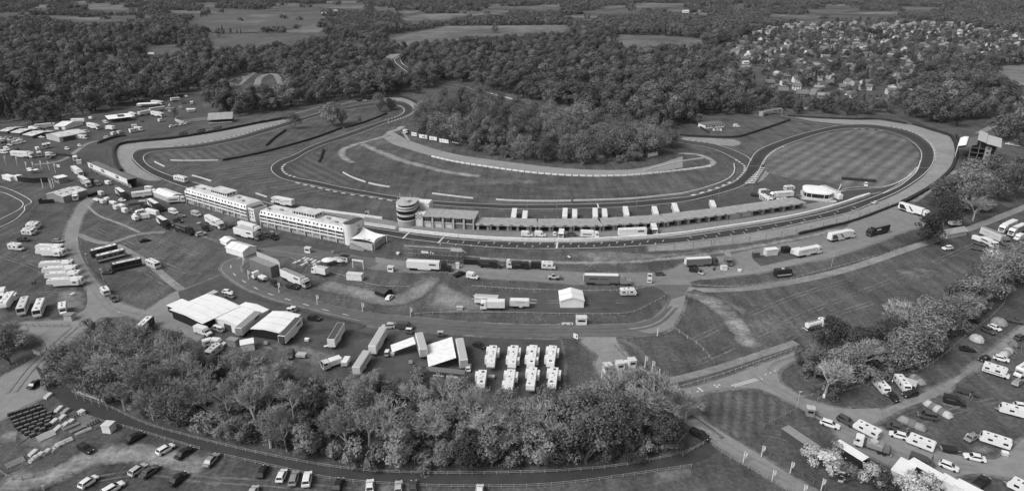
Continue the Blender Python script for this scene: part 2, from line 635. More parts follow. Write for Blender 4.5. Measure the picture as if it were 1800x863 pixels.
EA,EB=[s[0] for s in STN],[s[1] for s in STN]
GPL=[(1309,302),(1304.5,289.6),(1289.2,279.4),(1263.7,266.7),(1238.2,259),(1200,252.6),(1135,237),(1075,221),(1010,206),(955,195),(900,184),(858,172),(820,160),(770,150)]
GPU=[(1322,283),(1312,274.5),(1289.2,264),(1270,258),(1251,252.6),(1200,245.5),(1140,229),(1080,213),(1017,198),(964,188),(901,177),(838,160.6),(820,153.5),(770,145)]
# gravel beds first (they lie below the tarmac edge)
sheet('gravel_trap',[(511,209),(453,218.5),(402,229.2),(351,238.2),(300,245.8),(245,251),(212,256),(203.5,264),(203.5,277),(210,292),(222,303),(240,311),(262,318),(283,317),(262,303),(243,289),(233,277),(238,267),(256,262.5),(300,260),(338,256),(376,250),(414,242.5),(453,231),(498,219),(515,213)],'gravel',2)
sheet('gravel_trap',[(672,173),(705,172.6),(720,177),(735.6,185),(743,192),(732,198.5),(724,202),(722,196),(722,189),(714,183.5),(700,181),(680,179.5)],'gravel',2)
sheet('gravel_trap',[(1200,241.5),(1250,243.5),(1289.2,245.6),(1300.7,250),(1300,254.5),(1289,257),(1251,254.5),(1200,246.5)],'gravel',2)
sheet('gravel_trap',[(1388,203),(1440,208),(1500,211.5),(1546,211.5),(1592,219),(1607,220.8),(1643,232),(1668,239.9),(1676,251.4),(1678.5,269.2),(1673.3,289.6),(1665.7,302.4),(1642.7,322.7),(1609.6,343),(1584,355.9),(1543.3,371),(1500,387.5),(1455,398.5),(1404,411),(1315,425.5),(1200,438.8),(1140,441.5),(1140,431),(1200,426.8),(1276,417),(1353,404),(1417,390),(1473,378.5),(1500,371),(1540,354),(1580,336),(1608,318),(1628,302),(1639,287),(1641,270),(1635,256),(1618,242),(1598,232.5),(1576,227),(1530,221),(1500,220),(1430,214.5)],'gravel',2)
# infield sweep of stone road
SWU=[(686.7,229.7),(714.7,245),(753,259),(791.2,269.2),(829.4,276.6),(900,286),(951,292.2),(1014.7,297.8),(1078.4,299.3),(1116.7,297.3),(1154.9,289.6),(1200,275)]
SWL=[(671,240),(688,252.4),(714.7,261.6),(753,273),(804,284.5),(854.9,292.2),(900,298.8),(951,304.5),(1014.7,308.5),(1078.4,308.7),(1129.4,305.8),(1200,295)]
ribbon('infield_stone_road',SWU,SWL,'gravel',3)
track_w('worn_path',[(684,238),(660,245),(625.5,254),(604,263),(601,271),(607,279),(622,287)],6.0,'worn_pale',3,wmax=.8)
track_w('worn_path',[(632,252),(665,266),(702,281),(753,294.7),(793.7,304),(845,311)],7.5,'worn_pale',3,wmax=.72)
track_w('worn_path',[(1190,270),(1225.5,272),(1248.4,280.7),(1254,286.5),(1243,292.5),(1195,300)],5.0,'worn_pale',4,wmax=1.0)
track_w('worn_path',[(709,222),(700,228),(680,234)],7.0,'worn_pale',4,wmax=1.0)
track_w('worn_path',[(706,232),(712,238),(719,248)],2.5,'worn_pale',5,wmax=1.0)
# mown infields
def band(pts):
 return pts
sheet('mown_infield',cr([(1345,300),(1351,277),(1366,265),(1390,255),(1428,242.5),(1460,234),(1492,229.5),(1526,229),(1551,232),(1575,239.5),(1594,248),(1609,260),(1615,272),(1611,290),(1597,307),(1574,322),(1548,335),(1500,337),(1440,322),(1390,314)],4,True),'mown_right',1)
sheet('mown_infield',cr([(262,279),(275,271),(302,267),(345,265),(378,259),(412,252),(420,254),(445,258),(400,277),(350,282),(300,283),(275,285)],4,True),'mown_left',1)
sheet('mown_infield',cr([(330,290),(400,288),(480,270),(530,259),(512,271),(484,283),(473,292),(473,302),(484,311),(503,320),(540,328),(598,341),(560,345),(450,325),(370,305)],4,True),'mown_mid',1)
sheet('mown_infield',cr([(502,298),(512,290),(530,281),(560,266),(570,272),(568,288),(590,300),(620,318),(598,325),(555,316),(520,309)],4,True),'mown_left',1)
TRK=ribbon('race_track',EA,EB,'track',6,5,True)
GPT=ribbon('race_track',GPL,GPU,'track',5,5)
sheet('race_track',[(1370,203),(1400,208),(1430,213.4),(1465,217.5),(1500,219.3),(1520,220.5),(1500,224),(1472,222.5),(1440,218),(1400,211.5),(1370,206.5)],'track',5)
sheet('race_track',cr([(717,128),(700,116),(692,108),(694,103),(703,98.5),(716,95)],4)+cr([(722,97),(709,101),(703,106),(706,112),(716,120),(730,127)],4),'track',5)
sheet('gravel_trap',[(660,100),(684,96.5),(708,94.5),(700,98),(690,104),(684,109),(674,105)],'gravel',4)
# rubbered-in racing line
MID=[((a[0]+b[0])/2,(a[1]+b[1])/2) for a,b in STN]
track_w('racing_line',MID+MID[:1],7.0,'rubber_line',7,n=5,wmax=.75,step=4)
track_w('racing_line',[(a[0]*.35+b[0]*.65,a[1]*.35+b[1]*.65) for a,b in STN[2:30]],2.2,'rubber_line',7,n=5,wmax=.8,step=4)
# painted edge lines
wa,wb=wpath(EA,5,True),wpath(EB,5,True)
line('edge_line',wa,0.38,'line',8,TRK,off=-0.5,world=True)
line('edge_line',wb,0.38,'line',8,TRK,off=0.5,world=True)
line('edge_line',GPL,0.45,'line',8,GPT,off=-.4)
line('edge_line',GPU,0.45,'line',8,GPT,off=.4)
line('edge_line',[(1370,203.5),(1430,213.6),(1500,219.4)],.45,'line',8,GPT)
line('edge_line',[(1386,210),(1440,218),(1473,221.5)],.45,'line',8,GPT)
line('edge_line',[(716,127),(701,116),(693.5,108),(695,103.5),(704,99),(714,96)],.8,'line',8,GPT)
line('edge_line',[(730,126),(716,119),(707,112),(704,106)],.8,'line',8,GPT)
# kerbs, blocks of paint alternating
def kerb(pts,width=1.1,on=2.2,off=2.2,o=0.0):
 line('kerb',pts,width,'kerb_dark',8,TRK,off=o)
 line('kerb',pts,width,'line',9,TRK,dash=(on,off,0.55),off=o)
kerb([(300,258),(338,254),(376,247.5),(414,240),(453,228.5),(498,216)])
kerb([(1296,315.5),(1306.5,304.5),(1309,296),(1306,290),(1292,281.5)],1.2)
kerb([(1215,344.5),(1240,337.5),(1266,329),(1290,318)],1.4,3,4)
kerb([(1341,289),(1346,280),(1355,271),(1366,263.5),(1380,257)],1.1)
kerb([(1560,222.3),(1597,230.5),(1620,240),(1637,254),(1644,268),(1643,282)],1.2)
kerb([(1500,228),(1526,228),(1551,231)],1.1,3,3)
kerb([(501,290),(496,297),(503,306.5),(521,313)],1.3)
kerb([(520,322),(560,331),(600,340),(651,347.5),(694,354.5)],1.2,3,3)
kerb([(690,185),(703,187),(710,192.5),(708.5,199),(698,205.5),(676,212.5)],1.2)
kerb([(722,184),(728,190.5),(726.5,198.5),(712,206.5),(680,217.5)],1.2)
kerb([(1205,246),(1225,249),(1250,253)],1.0)
# the big striped run-off kerb of the chicane exit
for k in range(9):
 t=k/8
 x,y=1316+22*t,322-26*t
 wd=7.5-4.5*t
 x0,x1=x-wd*1.0,x+wd*1.0+4
 sheet('kerb',[(x0+2,y-.9+.35*t),(x1,y-.9+.35*t),(x1-1.5,y+.9-.3*t),(x0,y+.9-.3*t)],'line',9,TRK)
sheet('kerb',[(1332,321),(1345,300),(1352,305),(1340,318)],'gravel',4,TRK)
# start grid and cross lines on the straight
line('start_line',[(719,409.5),(708,420)],.8,'line',8,TRK)
line('start_line',[(780,417.5),(770,428)],.8,'line',8,TRK)
line('start_line',[(980,426.5),(978,438)],.8,'line',8,TRK)
line('start_line',[(1050,358.3),(1052,366)],.8,'line',8,TRK)
line('cross_line',[(1308,292),(1337,293)],.4,'line_faint',8,TRK)
line('cross_line',[(1603,296),(1636,296)],.4,'line_faint',8,TRK)
for i in range(15):
 x=786+i*27 if i<15 else 0
 y=421+6.5*math.sin(math.pi*min(1,(x-700)/560))+(0 if x<1000 else -(x-1000)*0.012)
 line('grid_mark',[(x+3,y),(x,y+3.2)],.3,'line',8,TRK)
 line('grid_mark',[(x-11,y+5),(x-13,y+8)],.3,'line',8,TRK)
for (x,y) in ((1212,417),(1238,414),(1262,410),(1287,407),(1310,403.5),(1335,399.5),(1362,395.5),(1388,391),(1412,386),(1440,379.5),(1470,371),(1500,364),(1530,355)):
 line('grid_mark',[(x,y),(x+4,y+2.5)],.3,'line',8,TRK)
 line('grid_mark',[(x-4,y+5),(x-.5,y+7.5)],.3,'line',8,TRK)
# ---- paved areas
PIT_WALL=[(629,394.5),(665,399.5),(702,405.5),(750,411),(815,417.5),(900,422.5),(1002,424),(1078,421.2),(1155,416.3),(1200,412.2),(1275,401.5),(1350,390),(1404,379.8),(1455,367),(1500,353),(1528,343.5)]
sheet('pit_lane',[(700,388)]+cr([(724,392),(760,396),(838,402),(945,406),(1058,404),(1170,396),(1280,383),(1400,362),(1440,355),(1470,345)],4)+[(1490,338),(1530,332),(1560,332),(1575,326),(1560,337),(1528,343)]+list(reversed(cr(PIT_WALL,3)))[2:-3]+[(690,403)],'pit',4)
sheet('pit_entry_road',cr([(560,366),(620,376),(690,389),(720,399)],4)+cr([(715,406),(660,397),(610,385),(560,373)],4),'road',4)
sheet('pit_paddock',cr([(735,368),(800,370),(900,372),(1000,371.5),(1080,370),(1150,366),(1210,357),(1280,341),(1340,325),(1400,318),(1440,318),(1480,330),(1470,346),(1400,362)],3)+[(1280,384),(1170,397),(1058,405),(945,407),(838,403),(735,395)],'paddock',3)
sheet('pit_exit_road',cr([(1455,352),(1470,342),(1485,334),(1510,330),(1540,330),(1565,326),(1590,315),(1606,302)],4)+cr([(1609,304),(1592,319),(1566,333),(1530,341),(1500,350),(1470,360)],4),'track',5)
line('edge_line',[(1456,354),(1466,344),(1484,336),(1500,334),(1530,332),(1552,330),(1580,321),(1604,305)],.4,'line',8,TRK)
line('edge_line',[(1455,352),(1470,341),(1485,332.5),(1510,329.5),(1540,329.5),(1565,325.5),(1592,313),(1612,294)],.4,'line',8,TRK)
line('edge_line',[(1552,341),(1580,328),(1600,313),(1612,300),(1618,282)],.5,'line',8,TRK)
for i in range(28):
 x=752+i*23.0
 y0=374.5+(x-752)*0.004 if x<1100 else 375.9-(x-1100)*.075
 line('bay_line',[(x,y0+4),(x-3 if x<1050 else x+5,y0+13)],.18,'line_faint',6)
sheet('service_road',cr([(600,445),(651,454),(710,459),(789,464),(845,464),(900,472),(963.7,476),(1027,480),(1137,480),(1180,474),(1205,462),(1290,447),(1340,435),(1411,422),(1455,411),(1500,394),(1545,374),(1584,359),(1605,362),(1612,372),(1650,380)],3)+cr([(1655,389),(1602,404),(1551,423),(1500,441.5),(1455,454),(1404,464),(1343,479),(1276,487),(1238,489.6),(1214,494),(1208,503),(1155,502),(1104,501),(1027,500),(964,496),(900,492),(829,487),(778,478),(727,479.4),(651,471.8),(600,461.6)],3),'apron',3)
sheet('service_road',cr([(660,452),(700,459),(760,466),(840,472),(920,480),(1000,487),(1100,491),(1200,489),(1300,478),(1380,461),(1450,445),(1500,430),(1560,410),(1610,392)],3)+cr([(1614,396),(1560,416),(1500,437),(1450,451),(1380,469),(1300,484),(1200,496),(1100,498),(1000,494),(920,487),(840,479),(760,473),(700,467),(660,461)],3),'road',4)
line('edge_line',[(1170,487),(1250,479),(1343,470),(1420,452),(1500,434),(1600,399)],.3,'line_faint',6)
line('edge_line',[(830,470),(900,477),(1000,485),(1130,487)],.3,'line_faint',6)
# old tarmac pad beside the crates
sheet('tarmac_pad',[T_ for T_ in [(1321,453.5),(1390,438),(1410,452),(1337,468.5)]],'yard',5)
sheet('tarmac_pad',[(1038,526),(1080,522),(1084,543),(1038,545)],'yard',5)
# main service road looping round the lower paddock
sheet('service_road',cr([(455,447),(432.5,457),(425,465.4),(422.4,474.3),(430,484.5),(453,498.5),(491,512.6),(529.4,525.3),(580.4,536.5),(600,541),(676,553),(727,558),(829,566.5),(900,570.5),(1002,571.5),(1104,570),(1142,562.3),(1165,548.2),(1177,528),(1175.3,518),(1152.4,501)],3)+[(1212,501)]+cr([(1206,513),(1201,540),(1191,561),(1175.3,580),(1144.7,588),(1083.5,592),(1002,592),(900,592.8),(778.4,585),(671.4,576.3),(600,560),(554.9,545),(488.6,528),(440,511.3),(414.7,497.3),(394.3,482),(388,471.8),(394.3,461.6),(414.7,453.9),(450.4,444)],3),'road_dark',4)
line('edge_line',[(452,446),(425,451),(398,461),(389,471),(395,482),(415,497),(441,512),(489,529),(555,546),(640,566)],.35,'line_faint',6)
line('edge_line',[(436,456),(426,465),(423.5,474),(431,484),(440,490)],.35,'line_faint',6)
line('centre_line',[(425,452),(409,462),(406,472),(412,483),(432,497),(465,514),(520,531),(575,546),(640,560),(700,569)],.35,'line',6,dash=(3,6,1.0))
sheet('service_road',cr([(1144,587),(1175,580),(1191,561),(1201,540),(1206,513)],3)+[(1203,520),(1180,527)]+cr([(1170,548),(1150,566),(1100,577)],3),'road',5)
# upper-left paddock
sheet('paddock_tarmac',cr([(0,226),(60,224),(140,208),(205,197),(235,184),(290,178),(322,168),(346,160),(357,164),(352,178),(362,196),(360,212),(330,224),(280,236),(225,243),(195,256),(187,272),(192,296),(226,312),(300,330),(325,345),(330,370),(460,408),(560,430),(640,444),(700,452),(600,452),(500,447),(440,440),(396,437),(340,417),(268,391),(158,347),(138,342),(120,325),(60,312),(0,300)],2),'paddock',2)
sheet('paddock_tarmac',cr([(440,440),(520,432),(600,448),(660,455),(650,470),(560,462),(500,452),(452,449)],3,True),'road_dark',3)
line('access_line',[(60,290),(110,282),(150,255),(175,248)],3.2,'road',4)
line('bay_line',[(330,409),(420,432),(470,441)],.3,'line_faint',5)
for i in range(12):
 line('bay_line',[(302+i*9.5,399.5+i*3.3),(307+i*9.5,396+i*3.3)],.25,'line_faint',5)
for i in range(9):
 line('bay_line',[(350+i*10,412+i*2.6),(356+i*10,408+i*2.6)],.25,'line_faint',5)
line('edge_line',[(140,342),(250,379),(340,411),(400,432)],.3,'line_faint',5)
line('edge_line',[(455,437),(500,444),(580,456)],.3,'line_faint',6)
# kart track at the far left
line('kart_track',[(-20,332),(10,336),(30,345),(44,353),(46,361),(38,370),(20,382),(-20,399)],6.0,'track',4)
line('kart_track',[(-20,350),(10,356),(24,364),(20,373),(-20,392)],5.0,'track',4)
for p_ in ([(-20,336),(8,340),(28,349),(39,355.5),(40,362),(30,371),(-10,391)],[(0,328),(26,337),(55,354),(44,363),(42,372),(26,387),(0,400)]):
 line('edge_line',p_,.4,'line',6)
line('kart_track',[(452,150),(456,138),(470,131),(484,132),(490,140),(495,150)],7.0,'pit',4)
for p_ in ([(385,150),(400,145),(412,138),(425,140),(440,131)],[(395,152),(410,148),(420,150),(432,140),(448,128)],[(405,146),(408,152)],[(428,134),(430,143)]):
 line('kart_track',p_,4.0,'dirt_flat',4)
# left campsite roads
sheet('camp_road',cr([(158,346),(140,358),(127.5,380),(116,405.5),(113.4,431),(122.4,456.5),(142.7,482),(153,507.5),(150.4,524),(140,548),(130,562)],3)+[(40,566),(28,574),(50,582),(70,591),(82,606),(77,620),(53,634),(0,664),(0,740),(40,715),(95,690),(100,650),(108,620),(135,588),(160,575)]+cr([(166,566),(178.4,558.4),(216.7,556),(229.4,557),(300,580),(330,590),(345,600)],3)+[(360,590),(318,528)]+cr([(312,512),(300,517.6),(275,534),(254.9,544.4),(219.2,535.5),(193.7,517.6),(165.7,489.6),(146,456.5),(138,428),(139,405.5),(146,380),(165,352)],3),'road',2)
line('camp_path',[(139,413),(160,422),(190,428),(215,421),(245,412),(290,408)],3.0,'dirt_flat',3)
line('camp_path',[(205,431),(235,447),(265,466),(300,495),(320,510)],3.0,'dirt_flat',3)
line('camp_path',[(155,363),(175,380),(215,395),(245,409)],1.2,'line_faint',3)
# marquee yard
sheet('yard',[(300,520),(330,507),(388,484),(398,490),(415,502)]+cr([(440,515),(488,532),(555,549),(600,564),(671,580),(778,589),(900,596),(985,597)],3)+[(992,640),(988,700),(960,725),(830,725),(780,690),(640,660),(560,625),(480,610),(380,602),(310,585)],'yard',1)
for p_ in ([(440,522),(520,545),(640,575)],[(520,590),(600,580),(690,600)],[(560,600),(640,590)]):
 track_w('tyre_stain',p_,3.0,'oil_stain',6,wmax=.55)
# ticket plaza and lanes down to the front
sheet('plaza_road',[(1010,592.6),(1082,592.6),(1090,613),(1125,644),(1167,676),(1198,684),(1235,676),(1323,647.8),(1375,627),(1410.7,613)]+[(1415,628),(1392,636),(1375,645),(1366,655),(1370,672),(1390,686.5),(1428,705.8),(1467,716.3),(1500,719),(1545,718),(1552,735),(1500,752),(1440,731),(1396.7,711),(1365,695),(1333.5,683),(1287.8,681.2),(1231.6,690),(1222,715),(1240,742),(1287.8,771),(1333.5,799),(1431.8,863),(1470,890),(1440,890),(1397,863),(1333.5,827),(1266.7,788.3),(1205,747),(1170,720),(1130,700),(1090,690),(1064,667),(1046,642.5),(1053,625)],'road',4)
for p_ in ([(1060,664),(1094,700)],[(1080,655),(1114,690)],[(1098,648),(1134,683)],[(1112,640),(1150,675)]):
 line('lane_line',p_,.3,'line_faint',6)
for i in range(14):
 t=i/13
 x,y=1286+46*t,677-13*t
 line('zebra_mark',[(x,y),(x+1.5,y+2)],.5,'line',6)
 line('zebra_mark',[(x+6,y+1.5),(x+7.5,y+3.5)],.5,'line',6)
for (x,y) in ((1226,683),(1229,685.5),(1232,688),(1224,689),(1254,678),(1258,681),(1262,677.5)):
 line('zebra_mark',[(x,y),(x+4,y-.8)],.6,'line',6)
line('lane_line',[(1331,664),(1345,674)],.4,'line',6)
line('give_way_line',[(1335,663),(1368,650)],.3,'line',6,dash=(1,1,.5))
track_w('turning_mark',[(1347,656),(1360,640),(1385,630),(1408,624)],1.2,'wheel_track',6,wmax=.9)
sheet('camp_road',cr([(1500,720.5),(1552.7,719.5),(1588,704),(1640.5,683),(1693,655),(1746,612.7),(1800,570.5),(1860,530)],3)+cr([(1860,550),(1800,590),(1746,629),(1696.7,662),(1647.5,697),(1588,718),(1540,743),(1500,750)],3),'dirt_flat',3)
sheet('camp_road',cr([(1440,730),(1500,742),(1545.7,749.7),(1580.8,770.7),(1640.5,790),(1693,802.3),(1745.9,807.6),(1770.5,795.3),(1800,770.7),(1860,720)],3)+cr([(1860,790),(1800,818),(1812,845),(1728,832),(1680,838),(1640,850),(1590,830),(1540,806),(1480,776),(1468,752)],3),'road',3)
# perimeter road between the white rails
PU=[(60,640),(100,668),(135,690),(190,712),(250,741),(300,757),(430,790),(600,822),(750,831),(900,831),(1000,827),(1100,817),(1200,796),(1245,776)]
PL=[(85,690),(120,715),(160,732),(230,753),(300,774),(400,802),(500,823),(600,843),(750,853),(900,854),(1000,848),(1100,836),(1215,815),(1262,792)]
ribbon('perimeter_road',PU,PL,'road_black',3)
# other light lanes
line('grass_lane',[(1180,505),(1240,510),(1330,505),(1420,490),(1500,470),(1600,436),(1700,404),(1800,365),(1860,340)],4.0,'dirt_flat',2)
track_w('grass_lane',[(1085,594),(1120,612),(1150,650),(1172,678)],3.0,'worn',2,wmax=.5)
line('grass_lane',[(1172,670),(1200,664),(1260,648),(1330,625),(1400,602)],3.0,'dirt_flat',2)
line('lane',[(1690,340),(1740,326),(1800,305),(1860,285)],5.0,'road',2)
line('lane',[(1720,235),(1760,214),(1800,185),(1850,160)],5.0,'road',2)
track_w('worn_path',[(1210,515),(1250,530),(1280,552),(1300,580),(1318,612)],9.0,'worn_pale',2,wmax=.62)
track_w('worn_path',[(1265,530),(1300,545),(1290,560)],6.0,'worn',2,wmax=.5)
track_w('dirt_road',[(560,500),(620,512),(680,528),(720,520),(750,498),(760,485)],10.0,'worn',3,wmax=.85)
patch_w('bare_ground',[(745,520),(770,490),(800,505),(850,530),(870,548),(800,552),(750,548)],'worn',2,.75)
sheet('grass_platform',cr([(742,530),(775,520),(830,512),(900,515),(1000,516),(1100,512),(1148,504),(1168,516),(1150,532),(1105,552),(1000,552),(900,549),(830,546)],3,True),'paddock',1)
sheet('grass_verge',cr([(1215,500),(1230,492),(1290,492),(1360,482),(1440,464),(1500,447),(1500,465),(1400,487),(1300,504),(1240,506)],3,True),'grass',5)
patch_w('bare_ground',[(980,448),(1040,440),(1150,446),(1250,440),(1300,436),(1250,452),(1150,462),(1040,470),(990,462)],'worn',2,.55,.6)
track_w('grass_lane',[(812,452),(900,458),(1000,462),(1110,460),(1200,452),(1290,440),(1400,420),(1480,402)],4.0,'worn_pale',3,wmax=.7)
track_w('grass_lane',[(1680,300),(1655,322),(1620,345),(1605,356)],4.0,'worn_pale',3,wmax=.8)
sheet('gravel_apron',cr([(1490,396),(1540,378),(1580,362),(1612,372),(1630,385),(1600,400),(1540,420),(1490,436)],3,True),'apron',5)
# worn ground in the front car park and by the gate
track_w('dirt_track',[(0,846),(60,844),(100,832),(140,812),(190,798),(245,796),(300,808),(360,826)],9.0,'worn_pale',1,wmax=.72)
track_w('dirt_track',[(0,764),(40,770),(75,776),(105,792)],6.0,'worn',1,wmax=.6)
track_w('dirt_track',[(1140,843),(1180,835),(1215,826)],5.0,'worn',1,wmax=.6)
track_w('dirt_track',[(1205,735),(1235,755),(1262,775)],5.0,'worn_pale',5,wmax=.8)
patch_w('bare_ground',[(30,760),(70,755),(110,772),(90,800),(40,800)],'worn',1,.5)
patch_w('bare_ground',[(480,602),(560,612),(640,640),(600,652),(500,630)],'worn',2,.5)
patch_w('bare_ground',[(112,505),(150,512),(148,545),(110,550),(95,525)],'worn',2,.6)
patch_w('bare_ground',[(1080,310),(1100,440),(1050,440)],'worn',1,.0)
for (x,y,w_,h_) in ((620,420,50,8),(1730,790,22,8),(1620,480,60,12),(1350,570,70,16),(230,470,50,14),(60,455,40,12),(1300,760,30,14),(700,860,90,12),(1600,700,60,14),(880,320,120,8),(1420,620,40,10)):
 patch_w('worn_turf',[(x-w_,y),(x-w_*.4,y-h_),(x+w_*.6,y-h_*.8),(x+w_,y+h_*.2),(x+w_*.3,y+h_),(x-w_*.5,y+h_*.8)],'worn',1,.38,.3)
sheet('mown_verge',cr([(1225,700),(1290,688),(1340,690),(1390,716),(1405,724),(1350,750),(1300,770),(1260,745),(1228,715)],3,True),'mown_front',1)
# wheel ruts across the grass
for p_ in ([(1215,600),(1300,560),(1400,520),(1500,490)],[(1225,640),(1330,590),(1430,545),(1560,495),(1660,455)],[(1380,600),(1450,560),(1540,530)],[(1500,520),(1600,480),(1690,440),(1760,410)],
   [(0,450),(60,470),(110,500)],[(20,520),(80,515),(120,520)],[(160,400),(230,430),(300,470),(360,485)],[(190,440),(260,480),(300,505)],[(180,380),(260,415),(350,450)],[(240,440),(320,470)],
   [(320,840),(480,850),(640,866)],[(130,850),(260,830),(400,850)],[(1560,760),(1650,730),(1760,700)],[(1600,690),(1700,720),(1790,760)],[(1460,800),(1380,770),(1330,760)],[(520,480),(600,500),(700,500)],[(850,520),(950,530),(1100,530)],[(700,270),(800,300),(950,330),(1100,332),(1220,315)],[(640,290),(740,320),(860,338)]):
 for k in (-.9,.9):
  w_=offset(wpath(p_,6),k)
  track_w('wheel_rut',[PX(q) for q in w_],.9,'worn',1.5,n=1,wmax=.42,step=2.5)
for p_ in ([(620,562),(760,574),(900,581),(1080,580),(1150,570),(1185,540)],[(420,480),(460,504),(540,530),(620,552)],[(120,430),(140,470),(168,510),(200,545),(280,560)],[(130,575),(60,640),(20,690)],[(1330,660),(1420,720),(1500,765),(1600,805),(1720,822)],[(1250,770),(1330,815),(1400,850)],[(700,466),(900,484),(1100,494),(1250,486)]):
 for k in (-1.0,1.0):
  track_w('wheel_track',[PX(q) for q in offset(wpath(p_,6),k)],1.0,'wheel_track' if p_[0][0]!=620 and p_[0][0]!=420 else 'dark_track',6.5,n=1,wmax=.5,step=3)
# streets of the village
for p_ in ([(1548,186),(1575,160),(1600,125),(1618,95),(1640,70)],[(1290,118),(1400,112),(1520,108),(1620,104)],[(1330,90),(1450,84),(1600,80),(1720,86)],[(1360,150),(1460,146),(1570,142)],[(1420,62),(1560,58),(1700,66)],[(1420,180),(1440,140),(1455,100),(1470,70)]):
 line('village_street',p_,6.0,'road',12)
# ================================================================== BUILDINGS, WALLS, FENCES
def frame(a,b):
 """ground frame: origin at photo point a, x towards b, y to the left of it"""
 A,B=G(*a),G(*b)
 d=B-A
 return A,d.length,math.atan2(d.y,d.x)
def part(name,mb,mat,parent,label=None):
 o=mobj(name,mb.mesh(name),mat,parent)
 if label:
  o['label']=label
 return o
def shared(name,me,mat,parent,loc,rz=0.0):
 o=bpy.data.objects.new(name,me)
 COL.objects.link(o)
 o.material_slots[0].link='OBJECT'
 o.material_slots[0].material=MATS[mat]
 o.parent=parent
 o.location=loc
 o.rotation_euler[2]=rz
 return o
def unit(w,d,h):
 k=('unit',round(w,2),round(d,2),round(h,2))
 if k not in KITS:
  KITS[k]=MB().box(-w/2,w/2,-d/2,d/2,0,h).mesh('panel')
 return KITS[k]
def hospitality(label,a,b,depth,bays,tower):
 o,L,rz=frame(a,b)
 t=thing('hospitality_building',label,'building',o,rz)
 t.scale.z=.86
 part('wall',MB().box(0,L,0,depth,0,6.6),'wall_block',t)
 w=L/bays
 # balcony bands, proud of the wall
 for z in (2.75,4.55):
  part('balcony_front',MB().box(.15,L-.15,-.22,-.003,z,z+.85),'wall_white',t)
 part('cornice',MB().box(-.1,L+.1,-.3,depth+.1,6.6,6.85),'wall_white',t)
 mans=MB().loft([[(.0,.0,6.85),(L,0,6.85),(L,depth,6.85),(0,depth,6.85)],[(.5,.7,9.0),(L-.5,.7,9.0),(L-.5,depth-.7,9.0),(.5,depth-.7,9.0)]])
 part('upper_storey',mans,'wall_white',t)
 part('roof',MB().box(.9,L-.9,1.1,depth-1.1,9.0,9.14),'roof_white',t)
 gl,sm,pil=unit(w*.88,.1,.88),unit(.75,.12,.95),unit(.28,.3,6.5)
 dr=unit(1.0,.12,2.1)
 for i in range(bays):
  x=(i+.5)*w
  for z in (3.62,5.42):
   wd=shared('window',gl,'glass',t,(x,-.06,z))
   shared('mullion',unit(.1,.14,.88),'wall_white',wd,(w*.2,0,0))
  for k in (-.22,.22):
   shared('dormer_window',sm,'glass',t,(x+k*w,.25,7.45))
  shared('pilaster',pil,'wall_white',t,(i*w+.16,-.12,0.01))
  if i % 2==0:
   shared('door',dr,'mat_darkgrey',t,(x-w*.35,-.065,0))
  for k in (-.1,.22):
   shared('window',unit(.9,.1,.45),'glass',t,(x+k*w,-.06,1.75))
 for i in range(7):
  rx=L*(.06+.135*i)
  if abs(rx-L/2)>8:
   shared('roof_plant',unit(1.3+.3*(i % 3),1.1,.7),'mat_grey',t,(rx,depth*(.35+.12*(i % 3)),9.14))
 # rooftop cabin
 c0=L*.5
 part('rooftop_cabin',MB().box(c0-6.5,c0+6.5,3.0,depth-1.2,9.15,11.4),'wall_white',t)
 part('rooftop_cabin_roof',MB().box(c0-7,c0+7,2.6,depth-.9,11.4,11.65),'roof_white',t)
 for i in range(8):
  shared('window',unit(1.1,.1,1.1),'glass',t,(c0-5.6+i*1.6,2.94,9.85))
 for i in range(3):
  shared('window',unit(.1,1.1,1.1),'glass',t,(c0+6.56,3.9+i*1.6,9.85))
 if tower:
  ring=lambda z,r,k=1.0:[(L+2.0+math.sin(q)*r,(-.6+2.6-math.cos(q)*r) if q<=math.pi/2 or q>=1.5*math.pi else depth-2-math.cos(q)*r,z) for q in [j*math.pi/8 for j in range(16)]]
  part('stair_tower',MB().loft([ring(0,2.6),ring(11.0,2.6)]),'wall_white',t)
  part('tower_parapet',MB().loft([ring(11.0,2.75),ring(11.5,2.75)],cap=False),'wall_white',t)
  part('tower_roof',MB().loft([ring(11.01,2.5),ring(11.06,2.5)]),'mat_darkgrey',t)
  for z in (2.0,4.0):
   shared('window',unit(.1,2.4,.4),'glass',t,(L+4.62,depth*.5,z+3))
  # emblem on the tower's end
  part('emblem',MB().add([(L+4.66,4.0,9.6),(L+4.66,5.0,8.2),(L+4.66,6.0,9.6),(L+4.66,5.5,9.6),(L+4.66,5.0,8.9),(L+4.66,4.5,9.6)],[(0,1,4,5),(1,2,3,4)]),'mat_grey',t)
 return t,L
hw,hwL=hospitality('western block of the long white three-storey hospitality building, mural along its base',(329,356.5),(436,388.5),10,10,False)
m=MB()
rnd=random.Random(4)
for k in range(34):
 x,z=rnd.uniform(hwL*.12,hwL*.78),rnd.uniform(.1,1.5)
 part('mural_patch',MB().box(x,x+rnd.uniform(.3,1.6),-.03-k*.0004,-.004,z,z+rnd.uniform(.2,1.0)),'mat_darkgrey',hw)
for i in range(5):
 mm=MB()
 x=hwL*(.14+.15*i)
 mm.box(x,x+3.2,-.05,-.031,1.35,2.35)
 bd=part('picture_panel',mm,'mat_darkgrey',hw)
 part('panel_face',MB().box(x+.2,x+3.0,-.06,-.051,1.5,2.2),'mat_lightgrey',bd)
part('link_block',MB().box(hwL,hwL+4.5,1.0,8.5,0,7.6),'wall_white',hw)
for z in (2.0,3.9,5.8):
 for k in (1.2,3.0):
  shared('window',unit(.7,.1,.8),'glass',hw,(hwL+k,.95,z))
part('link_roof',MB().box(hwL+.3,hwL+4.2,1.4,8.2,7.6,7.66),'mat_darkgrey',hw)
